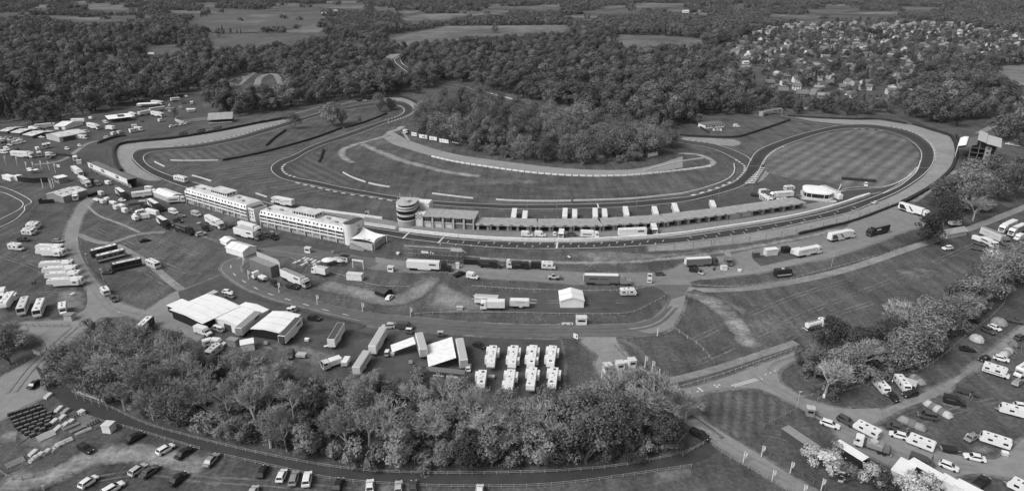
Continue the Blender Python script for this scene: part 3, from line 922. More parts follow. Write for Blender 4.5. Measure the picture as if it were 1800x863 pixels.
part('end_stair',MB().loft([[(-2.2,2+1.0*math.cos(q),z) if 0 else (-1.2+1.6*math.cos(q),3.5+3.0*math.sin(q),z) for q in [j*math.pi/6 for j in range(12)]] for z in (0,7.0)]),'wall_white',hw)
he,heL=hospitality('eastern block of the long white hospitality building ending in a rounded stair tower',(459,397),(606,429),10,11,True)
# terrace with its sail
o,L,rz=frame((616,435),(655,441))
t=thing('terrace','raised terrace with pale walls and outside stair beside the rounded tower','terrace',o,rz)
part('deck',MB().box(0,L,.4,11,0,2.4),'wall_block',t)
part('parapet',MB().box(0,L,0,.35,0,3.2).box(L-.3,L,.353,11,2.4,3.2),'mat_lightgrey',t)
part('floor',MB().box(.2,L-.35,.45,10.8,2.4,2.46),'mat_darkgrey',t)
for i in range(5):
 shared('table',unit(1.1,1.1,.7),'mat_midgrey',t,(2+(i % 3)*2.6,4+(i//3)*3,2.46))
st_=MB()
for i in range(8):
 st_.box(.6+i*.9,.6+i*.9+.9,-1.4,-.05,0,2.4-i*.28)
part('outside_stair',st_,'concrete',t)
t2=thing('sail_canopy','white pointed tensile sail canopy stretched over the terrace','canopy',o,rz)
t2.scale.z=.68
sv,sf=[],[]
N_=12
P00,P10,P11,P01=Vector((-1.0,1.5,5.0)),Vector((L+.4,1.0,5.0)),Vector((L+1,10.5,5.2)),Vector((1.0,9.5,9.6))
for i in range(N_+1):
 for j in range(N_+1):
  u,v=i/N_,j/N_
  p=(P00*(1-u)*(1-v)+P10*u*(1-v)+P11*u*v+P01*(1-u)*v)
  c_=(u-.5)*(1-abs(2*v-1))*.0
  p.y+=math.sin(math.pi*u)*(1-2*v)*1.4
  p.x+=math.sin(math.pi*v)*(1-2*u)*1.6
  p.z-=1.6*math.sin(math.pi*u)*math.sin(math.pi*v)
  sv.append(p)
for i in range(N_):
 for j in range(N_):
  k=i*(N_+1)+j
  sf.append((k,k+1,k+N_+2,k+N_+1))
part('fabric',MB().add(sv,sf),'canvas',t2)
for p in (P00,P10,P11,P01):
 part('mast',MB().cyl((p.x,p.y,0),(p.x,p.y,p.z+.3),.16),'mat_white',t2)
# race control tower
o,L,rz=frame((695,399),(727,401))
t=thing('control_tower','round-fronted race control tower with two dark glass bands and rooftop aerials','tower',o,rz)
r0=L/2
def tring(z,k):
 r=r0+k
 return [(r0+r*math.sin(q),(r0-r*math.cos(q)) if (q<=math.pi/2 or q>=1.5*math.pi-.01) else r0+7+(k if abs(math.cos(q))>.5 else 0),z) for q in [j*math.pi/10 for j in range(20)]]
z=0
for (nm,h,k,mt) in (('base',2.9,-.2,'wall_block'),('floor_band',.45,.15,'wall_white'),('window_band',1.9,0,'glass'),('floor_band',.25,.15,'wall_white'),('floor_band',.35,.05,'mat_grey'),('floor_band',.25,.15,'wall_white'),('window_band',1.9,0,'glass'),('floor_band',.35,.2,'wall_white'),('balcony',1.1,.1,'mat_grey'),('floor_band',.25,.35,'wall_white'),('gallery',1.1,-.5,'glass'),('roof',.35,.3,'mat_lightgrey')):
 part(nm,MB().loft([tring(z,k),tring(z+h,k)]),mt,t)
 z+=h+.003
part('roof_drum',MB().cyl((r0,r0+.5,z),(r0,r0+.5,z+1.2),1.9,1.9,16),'mat_lightgrey',t)
for (x,y,h) in ((1.2,2.5,3.0),(r0,.8,2.6),(2*r0-1.0,2.6,3.2),(2*r0-.6,6,2.6),(1.0,6.5,3.6),(r0+1,8,2.8),(r0-1.3,3.2,4.0)):
 part('aerial',MB().cyl((x,y,z),(x,y,z+h),.12,.08,5),'mat_white',t)
part('rear_wing',MB().box(r0*1.1,2*r0+4.5,r0+7.1,r0+14,0,7.6),'wall_white',t)
part('rear_wing_roof',MB().box(r0*1.1+.3,2*r0+4.2,r0+7.4,r0+13.7,7.6,8.4),'mat_white',t)
cb=MB()
for i in range(5):
 for j in range(4):
  if (i+j) % 2==0:
   cb.box(2*r0+.3+i*.85,2*r0+1.15+i*.85,2.9,2.95,3.4+j*.75,4.15+j*.75)
part('winner_wall',MB().box(2*r0+.2,2*r0+4.7,2.96,6.5,0,6.4),'wall_white',t)
part('chequer_panel',cb,'mat_grey',t)
# two-storey pit offices
o,L,rz=frame((743,398.5),(834,404))
t=thing('pit_office','two-storey pit office block with grid windows above garage doors beside the control tower','building',o,rz)
part('wall',MB().box(0,L,0,8,0,5.6),'wall_block',t)
part('roof',MB().loft([[(-.5,-1.2,5.6),(L+.5,-1.2,5.6),(L+.5,8.6,6.1),(-.5,8.6,6.1)],[(-.5,-1.2,5.9),(L+.5,-1.2,5.9),(L+.5,8.6,6.4),(-.5,8.6,6.4)]]),'roof_sheet',t)
w=L/5
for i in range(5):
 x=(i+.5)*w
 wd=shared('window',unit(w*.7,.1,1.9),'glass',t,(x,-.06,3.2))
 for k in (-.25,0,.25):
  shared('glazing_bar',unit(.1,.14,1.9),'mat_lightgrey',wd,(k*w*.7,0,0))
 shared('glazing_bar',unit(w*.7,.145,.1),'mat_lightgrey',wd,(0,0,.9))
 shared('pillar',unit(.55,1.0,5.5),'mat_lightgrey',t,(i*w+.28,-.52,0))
 shared('door_or_bay_shade',unit(w*.72,.1,2.5),'mat_offwhite' if i<3 else 'mat_midgrey',t,(x,-.06,0))  # pale ones are shut doors; darker ones paint the shade inside open bays
 shared('brise_soleil',unit(w*.5,1.0,.12),'mat_grey',t,(x,-.9,5.35))
shared('pillar',unit(.55,1.0,5.5),'mat_lightgrey',t,(L-.28,-.52,0))
part('fascia',MB().box(.6,L-.6,-.5,-.11,2.55,3.0),'mat_lightgrey',t)
# pit garages in five roof lengths, following the curve of the lane
SEGS=[((838,404.6),(943,407.6),'pit garage block adjoining the two-storey pit office, all bays open and dark',6,''),
  ((946,407.6),(1056,407),'middle pit garage block facing the white vans in the pit lane',6,''),
  ((1058.5,406.4),(1169,399.8),'pit garage block behind the long artic with two dark windows',6,''),
  ((1172,398.8),(1279,386),'pit garage block with one raised roof step and grey piers',6,''),
  ((1282,385.8),(1411,366.5),'last pit garage block, nearest the oval white marquee, with two white doors',7,'ww')]
for (a,b,lab,n,pat) in SEGS:
 o,L,rz=frame(a,b)
 t=thing('pit_garage',lab,'garage',o,rz,'pit garage blocks')
 part('back_wall',MB().box(0,L,3.5,7.5,0,3.3),'wall_block',t)
 part('roof',MB().box(-.35,L+.35,-1.3,7.9,3.3,3.62),'roof_sheet',t)
 part('fascia',MB().box(-.35,L+.35,-1.42,-1.3,2.95,3.72),'mat_lightgrey',t)
 part('floor',MB().box(.02,L-.02,0,3.45,0,.03),'concrete',t)
 w=L/n
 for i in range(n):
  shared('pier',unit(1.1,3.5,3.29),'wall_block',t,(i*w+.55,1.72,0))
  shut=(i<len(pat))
  shared('door_or_bay_shade',unit(w-1.15,.1,2.7),'mat_offwhite' if shut else 'mat_darkgrey',t,((i+.5)*w+.55,.3 if shut else 2.6,0.03))  # open bays get a dark panel, interior shade put into its colour
  shared('lamp_bracket',unit(1.5,.4,.18),'mat_darkgrey',t,((i+.5)*w,-1.65,3.5))
  if not shut and i % 2:
   shared('door_leaf',unit(1.1,.08,2.4),'mat_lightgrey',t,(i*w+1.9,.4,.03),R(35))
 shared('pier',unit(.6,3.5,3.29),'wall_block',t,(L-.32,1.72,0))
# scaffold grandstand
o,L,rz=frame((711,460),(812,467))
t=thing('scaffold_grandstand','temporary scaffold grandstand seen from behind its lattice of tubes','grandstand',o,rz)
sc_=MB()
nb=15
for i in range(nb+1):
 x=L*i/nb
 for j in range(4):
  y=j*2.4
  h=7.0-j*1.5
  sc_.cyl((x,y,0),(x,y,h),.07,.07,4)
 for zz in (2.0,4.0,6.0):
  sc_.cyl((x,0,zz),(x,min(7.2,(7.4-zz)/.62),zz),.05,.05,4)
 if i<nb:
  for j in (0,1,2):
   h=7.0-j*1.5
   for zz in (2.0,4.0,6.0):
    if zz<h:
     sc_.cyl((x,j*2.4,zz),(x+L/nb,j*2.4,zz),.05,.05,4)
   sc_.cyl((x,j*2.4,0 if i % 2 else min(6,h)),(x+L/nb,j*2.4,min(6,h) if i % 2 else 0),.05,.05,4)
part('scaffold_tubes',sc_,'steel',t)
for k in range(9):
 part('seat_row',MB().box(0,L,.2+k*.85,.95+k*.85,7.0-k*.55,7.12-k*.55),'mat_lightgrey',t)
part('back_rail',MB().box(0,L,-.1,-.04,7.9,8.0).box(0,L,-.1,-.04,7.3,7.38),'steel',t)
part('end_panel',MB().box(L-4.5,L+.4,-.2,-.12,6.2,7.8),'mat_lightgrey',t)
bn=part('banner',MB().box(7.5,10.6,-.16,-.1,4.6,5.5),'mat_white',t)
part('banner_mark',MB().add([(11.0,-.14,4.5),(11.5,-.14,4.5),(12.1,-.14,5.6),(11.7,-.14,5.6),(12.0,-.14,4.5),(12.9,-.14,4.5),(12.5,-.14,5.2)],[(0,1,2,3),(4,5,6)]),'mat_white',t)
# tall grandstand on the right-hand bend
o=G(1699,285)
rz=-math.atan2(o.x,o.y)
L=13.5
t=thing('grandstand','tall permanent grandstand with pale sheeted roof above dark open decks','grandstand',o,rz)
D=30
for k in range(4):
 part('deck',MB().box(0,L,0,D,.2+k*3.0,.5+k*3.0),'mat_darkgrey',t)
for i in range(4):
 for j in range(5):
  shared('column',unit(.4,.4,12.2),'mat_midgrey',t,(.3+i*(L-.6)/3,.3+j*(D-.6)/4,0))
part('stair_core',MB().box(L*.58,L*.82,-.6,2.5,0,11),'mat_grey',t)
for k in range(4):
 shared('window',unit(1.2,.1,.8),'glass',t,(L*.7,-.66,1.6+k*2.7))
part('low_wall',MB().box(.1,L*.55,-.3,-.1,0,2.6),'mat_grey',t)
for k in range(10):
 part('seat_row',MB().box(-6+k*.9,-5.1+k*.9,1,D-1,7.5+k*.42,7.75+k*.42),'mat_midgrey',t)
for k in range(6):
 y0=.5+k*(D-1)/6
 part('awning',MB().add([(-7,y0,9.3),(-2.5,y0,10.6),(-2.5,y0+(D-1)/6-.3,10.6),(-7,y0+(D-1)/6-.3,9.3),(-4.7,y0+2,10.9)],[(0,1,4),(1,2,4),(2,3,4),(3,0,4)]),'canvas',t)
 shared('awning_post',unit(.12,.12,9.4),'mat_white',t,(-6.9,y0,0))
for (x0,x1,y0,y1,z0,z1) in ((2.5,7.5,-2.5,D,15.2,13.8),(7.7,L+2,-3.5,D-4,13.6,12.2)):
 n=6
 for i in range(n):
  ya,yb=y0+(y1-y0)*i/n,y0+(y1-y0)*(i+1)/n-.04
  part('roof_sheet',MB().loft([[(x0,ya,z0),(x1,ya,z1),(x1,yb,z1),(x0,yb,z0)],[(x0,ya,z0+.2),(x1,ya,z1+.2),(x1,yb,z1+.2),(x0,yb,z0+.2)]]),'mat_lightgrey',t)
part('back_cladding',MB().box(L-.1,L,.5,D-.5,9.6,12.1),'mat_midgrey',t)
# ---- simple gabled halls, sheds and marquees
def hall(name,label,cat,a,b,c,he,hr,wall,roof,ridge='x',group=None,opening=None,lights=0,ov=.3):
 o,L,rz=frame(a,b)
 Dp=(G(*c)-G(*b)).length
 t=thing(name,label,cat,o,rz,group)
 he,hr=he*.84,hr*.84
 if roof=='canvas':
  L_,W_=(L,Dp) if ridge=='x' else (Dp,L)
  n_=max(2,round(L_/3.6))
  for i in range(n_+1):
   q=i*L_/n_
   for s in (0,1):
    m_=MB()
    for (e0,z0,e1,z1) in (((-.25,he,W_/2,hr),) if s==0 else ((W_/2,hr,W_+.25,he),)):
     c4=[(q-.07,e0,z0+.2),(q+.07,e0,z0+.2),(q+.07,e1,z1+.2),(q-.07,e1,z1+.2)]
     c8=c4+[(a,b,c+.06) for a,b,c in c4]
     m_.add([p if ridge=='x' else (p[1],p[0],p[2]) for p in c8],[(0,1,2,3),(4,5,6,7),(0,1,5,4),(1,2,6,5),(2,3,7,6),(3,0,4,7)])
    part('roof_rib',m_,'mat_offwhite',t)
 if ridge=='x':
  rg=lambda x:[(x,0,0),(x,Dp,0),(x,Dp,he),(x,Dp/2,hr),(x,0,he)]
  part('walls',MB().loft([rg(0),rg(L)]),wall,t)
  for s in (0,1):
   y0,y1=(-ov,Dp/2) if s==0 else (Dp+ov,Dp/2)
   e=he-ov*(hr-he)/(Dp/2)
   part('roof',MB().add([(-ov,y0,e+.05),(L+ov,y0,e+.05),(L+ov,y1,hr+.05),(-ov,y1,hr+.05),(-ov,y0,e+.17),(L+ov,y0,e+.17),(L+ov,y1,hr+.17),(-ov,y1,hr+.17)],
         [(0,1,2,3),(4,5,6,7),(0,1,5,4),(1,2,6,5),(2,3,7,6),(3,0,4,7)]),roof,t)
  for i in range(lights):
   f=(i % (lights//2)+.5)/(lights//2)
   yy=.3 if i<lights//2 else .72
   zz=he+(hr-he)*(1-abs(2*yy-1))
   shared('skylight',unit(1.6,.9,.1),'mat_darkgrey',t,(f*L,yy*Dp,zz+.14))
 else:
  rg=lambda y:[(0,y,0),(L,y,0),(L,y,he),(L/2,y,hr),(0,y,he)]
  part('walls',MB().loft([rg(0),rg(Dp)]),wall,t)
  for s in (0,1):
   x0,x1=(-ov,L/2) if s==0 else (L+ov,L/2)
   e=he-ov*(hr-he)/(L/2)
   part('roof',MB().add([(x0,-ov,e+.05),(x0,Dp+ov,e+.05),(x1,Dp+ov,hr+.05),(x1,-ov,hr+.05),(x0,-ov,e+.17),(x0,Dp+ov,e+.17),(x1,Dp+ov,hr+.17),(x1,-ov,hr+.17)],
         [(0,1,2,3),(4,5,6,7),(0,1,5,4),(1,2,6,5),(2,3,7,6),(3,0,4,7)]),roof,t)
  for i in range(lights):
   f=(i % (lights//2)+.5)/(lights//2)
   xx=.28 if i<lights//2 else .72
   zz=he+(hr-he)*(1-abs(2*xx-1))
   shared('skylight',unit(.9,1.6,.1),'mat_darkgrey',t,(xx*L,f*Dp,zz+.14))
 if opening=='front':
  shared('door',unit(L*.3,.12,min(he*.8,3)),'mat_darkgrey',t,(L*.55,-.065,0))
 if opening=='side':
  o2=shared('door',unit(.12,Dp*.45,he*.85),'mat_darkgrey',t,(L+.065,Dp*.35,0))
 return t,L,Dp
hall('warehouse','large pale warehouse with gable end and open side bay in the upper paddock','warehouse',(82.5,245),(106,250.5),(131,240),4.2,5.8,'mat_lightgrey','roof_white','y',opening='side',lights=2)
hall('garage_shed','white-roofed shed with four skylights behind a black fence by the lane','shed',(84,352),(113.5,357),(125,344),4.0,5.4,'mat_grey','roof_white','y',lights=8)
_b0=[((0,236),(14,236.5),(27,229)),((20,238),(36,239.5),(48,232)),((41,242),(58,244.5),(71,236))]
for (a,b,c),w_ in zip(_b0,('leftmost','middle','rightmost')):
 hall('paddock_hut','pale roof with dark skylights, %s of three linked huts below the wood' % w_,'hut',a,b,c,2.6,3.8,'mat_darkgrey','roof_white','x','linked huts below the wood',lights=4)
hall('marquee','white marquee below the trees beside a parked box trailer','marquee',(96,228),(115,228.6),(124,220),3.2,5.2,'canvas','canvas','x',opening='front')
hall('marquee','bright white awning marquee tucked against the western end of the hospitality building','marquee',(270,346),(300,357),(318,350),3.4,4.6,'mat_lightgrey','canvas','x')
hall('marquee','white gabled marquee standing on the curve of the service road','marquee',(398,444),(428,453),(446,442),3.0,4.6,'canvas','canvas','x')
hall('small_tent','small white frame tent beside the gabled marquee and the parking bays','tent',(388,428),(399,433.5),(412,427),2.2,3.2,'canvas','canvas','x')
hall('marquee','lone square white marquee with peaked front on the lower paddock','marquee',(985,541),(1026,541),(1026,523),3.2,4.8,'canvas','canvas','y')
t,L,Dp=hall('marquee','largest white-roofed marquee with dark side walls in the lower yard','marquee',(305,560),(360,584),(411,551),4.2,4.8,'mat_black','canvas','y',ov=.5)
for i in range(6):
 part('roof_seam',MB().box(.2,L/2,i*Dp/6+1,i*Dp/6+1.12,0,.1),'mat_offwhite',t).location=(0,0,0)
for ch in [c for c in t.children if c.name.startswith('roof_seam')]:
 bpy.data.objects.remove(ch)
part('lean_to',MB().box(-6,-.2,2,Dp*.55,0,2.6),'mat_black',t)
part('lean_to_roof',MB().box(-6.3,-.55,1.8,Dp*.56,2.6,2.75),'canvas',t)
part('service_wing',MB().box(-.3,2.3,Dp+.1,Dp+3,0,4.0),'mat_lightgrey',t)
part('walkway',MB().box(L+.2,L+1.0,.5,Dp,0,.9),'mat_lightgrey',t)
t,L,Dp=hall('marquee','middle white marquee in the lower yard with a transporter along its side','marquee',(380,574),(420,588),(461,556),3.8,4.5,'canvas','canvas','y',opening='front')
t,L,Dp=hall('marquee','dark-walled white-roofed marquee nearest the tree belt in the lower yard','marquee',(446,592),(492,599),(524,568),3.8,4.3,'mat_black','canvas','y',ov=.5)
# marquee-side transporters
def oval(label):
 o,L,rz=frame((1412,347),(1462,352))
 t=thing('oval_marquee',label,'marquee',o,rz)
 Dd=14
 rg=lambda z,k:[(L/2+(L/2+k)*abs(math.cos(q))**.55*(1 if math.cos(q)>0 else -1),Dd/2+(Dd/2+k)*abs(math.sin(q))**.55*(1 if math.sin(q)>0 else -1),z) for q in [j*math.pi/14 for j in range(28)]]
 part('glass_wall',MB().loft([rg(0,0),rg(2.6,0)]),'glass',t)
 part('plinth',MB().loft([rg(0,1.2),rg(.35,1.2)]),'mat_lightgrey',t)
 part('roof',MB().loft([rg(2.6,.5),rg(3.2,.5),rg(3.7,-2.0),rg(3.9,-4.5)]),'canvas',t)
 for j in range(0,28,2):
  p=rg(0,.15)[j]
  shared('post',unit(.15,.15,2.6),'mat_white',t,p)
 part('deck',MB().box(-2,L+2,-4.5,-.5,0,.3),'mat_lightgrey',t)
 dk=MB()
 for i in range(14):
  dk.box(-2+i*(L+4)/14,-1.9+i*(L+4)/14,-4.6,-4.5,.3,1.3)
 dk.box(-2,L+2,-4.6,-4.52,1.3,1.38)
 part('deck_rail',dk,'mat_white',t)
oval('oval white marquee with rounded roof and dark glass walls by the pit exit')
o,L,rz=frame((1440,337),(1468,349))
t=thing('hospitality_unit','long white box unit standing behind the oval marquee','cabin',o,rz)
part('body',MB().box(0,L,0,3,0,3.6),'mat_white',t)
part('roof',MB().box(.15,L-.15,.15,2.85,3.6,3.7),'mat_lightgrey',t)
part('end_step',MB().box(L,L+2.4,.3,2.7,0,2.6),'mat_white',t)
shared('window',unit(3,.08,.8),'glass',t,(L*.6,-.045,2.2))
# long white-fascia shed with three dark signs
o,L,rz=frame((158,301),(227,332))
t=thing('pit_shed','long open-fronted shed with white fascia carrying three dark signs','shed',o,rz)
part('fascia',MB().box(0,L,-.15,0,2.6,5.6),'wall_white',t)
part('roof',MB().box(0,L,0,5,5.0,5.2),'mat_midgrey',t)
part('back_wall',MB().box(0,L,4.8,5,0,5.0),'mat_midgrey',t)
for i in range(8):
 shared('bay_post',unit(.3,.3,2.6),'mat_lightgrey',t,(.2+i*(L-.4)/7,.2,0))
 if i<7:
  shared('shutter',unit((L-2)/7,.1,2.3),'mat_lightgrey',t,(.2+(i+.5)*(L-.4)/7,1.5,0))
for (f,w_) in ((.06,4.0),(.36,4.2),(.73,3.8)):
 s_=part('sign',MB().box(f*L,f*L+w_,-.22,-.155,3.5,5.1),'mat_black',t)
 part('sign_mark',MB().box(f*L+.5,f*L+w_-.5,-.25,-.225,4.1,4.6),'mat_lightgrey',s_)
# lean-to stand roof by the first bend
o,L,rz=frame((367,218.5),(409,216))
t=thing('spectator_stand','covered spectator stand with pale sloping sheet roof above the first bend','grandstand',o,rz)
part('roof',MB().loft([[(-.5,-.8,3.2),(L+.5,-.8,3.2),(L+.5,12,6.4),(-.5,12,6.4)],[(-.5,-.8,3.45),(L+.5,-.8,3.45),(L+.5,12,6.65),(-.5,12,6.65)]]),'roof_sheet',t)
for i in range(5):
 shared('post',unit(.3,.3,3.2),'mat_darkgrey',t,(.3+i*(L-.6)/4,.2,0))
for k in range(5):
 part('bench_row',MB().box(.2,L-.2,1.2+k*2,2.6+k*2,.2,.5+k*.55),'mat_darkgrey',t)
part('back_wall',MB().box(0,L,11.5,11.7,0,6.3),'mat_midgrey',t)
part('front_panels',MB().box(0,L,-.3,-.2,.4,1.2),'mat_offwhite',t)
# driving school
o,L,rz=frame((1239,227),(1273,224))
t=thing('school_building','low flat-roofed white school building on the bank above the gravel','building',o,rz)
part('walls',MB().box(0,L,0,9,0,3.0),'wall_white',t)
part('roof',MB().box(-.4,L+.4,-.4,9.4,3.0,3.3),'mat_midgrey',t)
for i in range(7):
 shared('window',unit(1.2,.1,1.0),'glass',t,(1.5+i*(L-3)/6,-.055,1.2))
shared('door',unit(1.1,.1,2.1),'mat_midgrey',t,(L*.45,-.056,0))
# bridge behind the circuit
o,L,rz=frame((1345,204),(1370,200))
t=thing('track_bridge','small footbridge with white parapet over the track by the wood','bridge',o,rz)
part('span',MB().box(-2,L+2,0,3,3.6,4.0),'mat_midgrey',t)
part('parapet',MB().box(-2,L+2,-.2,0,3.6,5.0),'mat_offwhite',t)
part('abutment',MB().box(-4,-2,-.5,3.5,0,3.6),'concrete',t)
part('abutment',MB().box(L+2,L+4,-.5,3.5,0,3.6),'concrete',t)
# clubhouse under the round tree
hall('clubhouse','small pale hut with hipped roof partly hidden behind the round dark tree','hut',(1648,414),(1664,420),(1680,408),2.6,4.2,'mat_lightgrey','roof_sheet','y')
# dark shed in the lower paddock, kiosks and cabins
hall('black_shed','small black shed alone on the lower paddock grass','shed',(659,518),(676,524),(681,515),2.2,3.0,'mat_black','mat_darkgrey','x')
def cabin(label,px,py,dx,dy,l,w,h,mat='mat_white',roof='mat_offwhite',cat='cabin',name='cabin',win=True,grp=None):
 o=G(px,py)
 t=thing(name,label,cat,o,heading(px,py,dx,dy),grp)
 part('body',MB().box(-l/2,l/2,-w/2,w/2,0.05,h),mat,t)
 part('roof',MB().box(-l/2-.12,l/2+.12,-w/2-.12,w/2+.12,h,h+.15),roof,t)
 if win:
  shared('window',unit(l*.7,.06,h*.26),'glass',t,(0,-w/2-.035,h*.52))
  shared('door',unit(.06,.8,h*.75),'mat_grey',t,(l/2+.035,0,0.05))
 part('plinth',MB().box(-l/2+.1,l/2-.1,-w/2+.1,w/2-.1,0,.05),'mat_darkgrey',t)
 return t
cabin('white kiosk with one long dark serving hatch beside the lower road',1021.5,569,1,0,3.6,2.2,2.7)
for (x,y,w_) in ((1067.5,653,'nearest the sign post'),(1089,649,'standing midway across the plaza'),(1110,644,'furthest back on the plaza')):
 cabin('small white ticket booth with two dark windows, '+w_,x,y,1,-.12,2.3,2.0,2.6,cat='booth',name='ticket_booth',grp='ticket booths on the plaza')
cabin('tiny grey gatehouse beside the camp road junction',1423,729,1,.15,2.0,1.8,2.4,'mat_grey','mat_lightgrey','booth','gatehouse')
cabin('small white box cabin standing on the grass by the lower rail',193,757,1,.1,2.4,2.2,2.3,win=False)
cabin('white portable toilet beside the scaffold grandstand',804.5,472,1,0,1.3,1.3,2.4,cat='toilet',name='portable_toilet',win=False)
cabin('small white kiosk with dark counter on the grass north of the black shed',687.5,477,1,.1,2.4,1.6,2.2)
cabin('small white kiosk with dark counter in the road by the picnic tables',542,444,1,.1,2.6,1.6,2.4)
cabin('plain white box trailer unit on the grass beside the white arch',624.5,491,1,.08,6.3,2.4,2.5,cat='trailer',name='box_trailer',win=False)
cabin('black and white kiosk beside the tall white arch',607,459,1,.15,3.4,2.4,2.4,'mat_white','mat_black')
cabin('small grey box lying on bare ground by the fence line',808,544,1,0,2.2,1.2,1.1,'mat_lightgrey','mat_lightgrey','box','storage_box',False)
cabin('pale cabin with open front at the top of the left lane',140,288,1,-.1,2.6,2.4,2.3,win=False)
cabin('white drive-through kiosk with dark graphics on its flank beside the lane',109,320,1,.4,6.5,5,3.2,'mat_grey','canvas','kiosk','kiosk')
cabin('long low white shed beside the round spectator mound',17,316,1,.25,9,3.0,2.4,'mat_white','mat_white','shed','shed',False)
cabin('dark container row under the scaffold grandstand\'s end',829.5,464,1,.03,6.2,2.2,2.4,'mat_black','mat_darkgrey','container','container',False)
cabin('dark container of barrels beside the tarmac pad',1328,452,1,-.05,2.8,1.6,2.2,'mat_darkgrey','mat_midgrey','container','container',False)
cabin('stack of white crates beside the tarmac pad',1354,448,1,-.1,5.5,2.4,2.8,'mat_offwhite','mat_white','crates','crate_stack',False)
cabin('black wrapped crate beside the white crate stack',1380,444,1,-.1,3.2,2.4,2.4,'mat_black','mat_black','crate','crate',False)
cabin('small white generator box on the road by the open race trailer',1272,474,1,-.05,2.4,1.5,1.6,'mat_white','mat_offwhite','box','generator',False)
cabin('long dark shipping container beside the blossom trees',1405,783,.8,.55,9.5,2.5,2.5,'mat_darkgrey','mat_grey','container','container',False)
cabin('white-topped dark trailer hut behind the blossom trees',1492,806,.8,.5,7.5,2.5,2.6,'mat_black','canvas','hut','hut',False)
cabin('white flat-roofed tent behind the front blossom tree',1586,834,.62,-.78,6.4,3.6,2.2,'mat_offwhite','canvas','tent','frame_tent',False)
cabin('long white-roofed dark cabin below the camp road',1626,838,.85,.5,7.6,2.4,2.4,'mat_black','canvas','cabin','cabin',False)
cabin('small white-topped unit at the end of the dark cabin',1664,856,.85,.5,3.2,2.8,2.2,'mat_white','canvas','cabin','cabin',False)
cabin('white trailer top at the front edge beside the black pickup',1697,874,.85,.45,5.0,3.0,2.8,'mat_white','canvas','trailer','box_trailer',False)
cabin('small round-roofed hut on the circle of grass by the caravans',124,562,1,0,2.6,2.4,2.2,'mat_lightgrey','mat_grey','hut','hut',False)
cabin('white flatbed awning between the marquees and the trees',436,613,1,-.2,4.0,3.4,2.6,'mat_white','canvas','tent','frame_tent',False)
cabin('grey open-sided frame stall at the edge of the trees',411,607,1,.2,3.4,2.0,2.4,'mat_grey','mat_grey','stall','stall',False)
# big clad screen box on the bend
o,L,rz=frame((441,474),(478,489))
t=thing('clad_screen','large grey clad box with raised mesh screen on the bend of the service road','screen',o,rz)
part('body',MB().box(0,L,0,3.6,0,4.6),'mat_midgrey',t)
part('top',MB().box(.1,L-.1,.1,3.5,4.6,4.75),'mat_grey',t)
sg=[(0,3.65,0),(L+1,3.65,0),(L+1,3.65,5.6),(L-.2,3.65,6.6),(0,3.65,6.8)]
part('mesh_screen',MB().add(sg+[(x,y+.15,z) for x,y,z in sg],[(0,1,2,3,4),(5,6,7,8,9),(0,1,6,5),(1,2,7,6),(2,3,8,7),(3,4,9,8),(4,0,5,9)]),'mat_lightgrey',t)
# white arch
o,L,rz=frame((621,471),(639,473.5))
t=thing('arch_frame','tall white goal-like arch beside the kiosk','arch',o,rz)
part('post',MB().cyl((0,0,0),(0,0,3.4),.18),'mat_white',t)
part('post',MB().cyl((L,0,0),(L,0,3.4),.18),'mat_white',t)
part('crossbar',MB().box(-.2,L+.2,-.25,.25,3.4,3.9),'mat_white',t)
# round spectator mound with black hoarding
o,L,rz=frame((31,318),(85,321))
t=thing('curved_hoarding','curved black hoarding round the spectator area beside the kart track','hoarding',o,rz)
w_=[Vector((L*u,-2.5*math.sin(math.pi*u),0)) for u in [k/12 for k in range(13)]]
hb=MB()
for a_,b_ in zip(w_,w_[1:]):
 hb.add([a_,b_,b_+Vector((0,0,3.0)),a_+Vector((0,0,3.0)),a_+Vector((0,.2,0)),b_+Vector((0,.2,0)),b_+Vector((0,.2,3.0)),a_+Vector((0,.2,3.0))],[(0,1,2,3),(4,5,6,7),(3,2,6,7),(0,1,5,4)])
part('panel',hb,'mat_black',t)
part('end_block',MB().box(-3.5,0,0,4,0,2.6),'mat_white',t)
o,L,rz=frame((69,359),(96,357))
t=thing('black_fence','low black board fence in front of the white-roofed shed','fence',o,rz)
part('panel',MB().box(0,L,0,.15,0,2.2).box(0,.15,.15,4,0,2.2),'mat_black',t)
# ---- sweeping walls and barriers
def sweep(name,label,cat,pts,h,w,mat,cap=None,n=6,step=4.0,group=None,wob=0.0):
 p=wpath(pts,n,step=step)
 o=p[0].copy()
 t=thing(name,label,cat,o,0,group)
 a,b=offset(p,-w/2),offset(p,w/2)
 rd=random.Random(len(label))
 rings=[]
 for x,y in zip(a,b):
  x,y=x-o,y-o
  hh=h*(1+rd.uniform(-wob,wob))
  rings.append([(x.x,x.y,0),(y.x,y.y,0),(y.x,y.y,hh),(x.x,x.y,hh)])
 part('wall',MB().loft(rings),mat,t)
 if cap:
  rings=[]
  a,b=offset(p,-w/2-.06),offset(p,w/2+.06)
  for x,y in zip(a,b):
   x,y=x-o,y-o
   rings.append([(x.x,x.y,h),(y.x,y.y,h),(y.x,y.y,h+.15),(x.x,x.y,h+.15)])
  part('coping',MB().loft(rings),cap,t)
 return t
sweep('pit_wall','continuous white pit wall along the start straight','wall',PIT_WALL[2:],1.15,.9,'mat_white','mat_white')
sweep('pit_wall','white wall beside the pit entry by the rounded tower','wall',[(629,393.5),(650,396.5),(696,403)],1.1,.9,'mat_white','mat_offwhite')
sweep('barrier','white barrier wall behind the hospitality building along the pit entry','barrier',[(558,370.5),(600,376),(640,381),(672,385.5)],1.1,.7,'mat_white')
p=wpath([(690,401),(815,414.5),(900,419),(1002,420.5),(1078,417.8),(1155,412.5),(1275,398),(1350,386.5),(1440,366)],5,step=6)
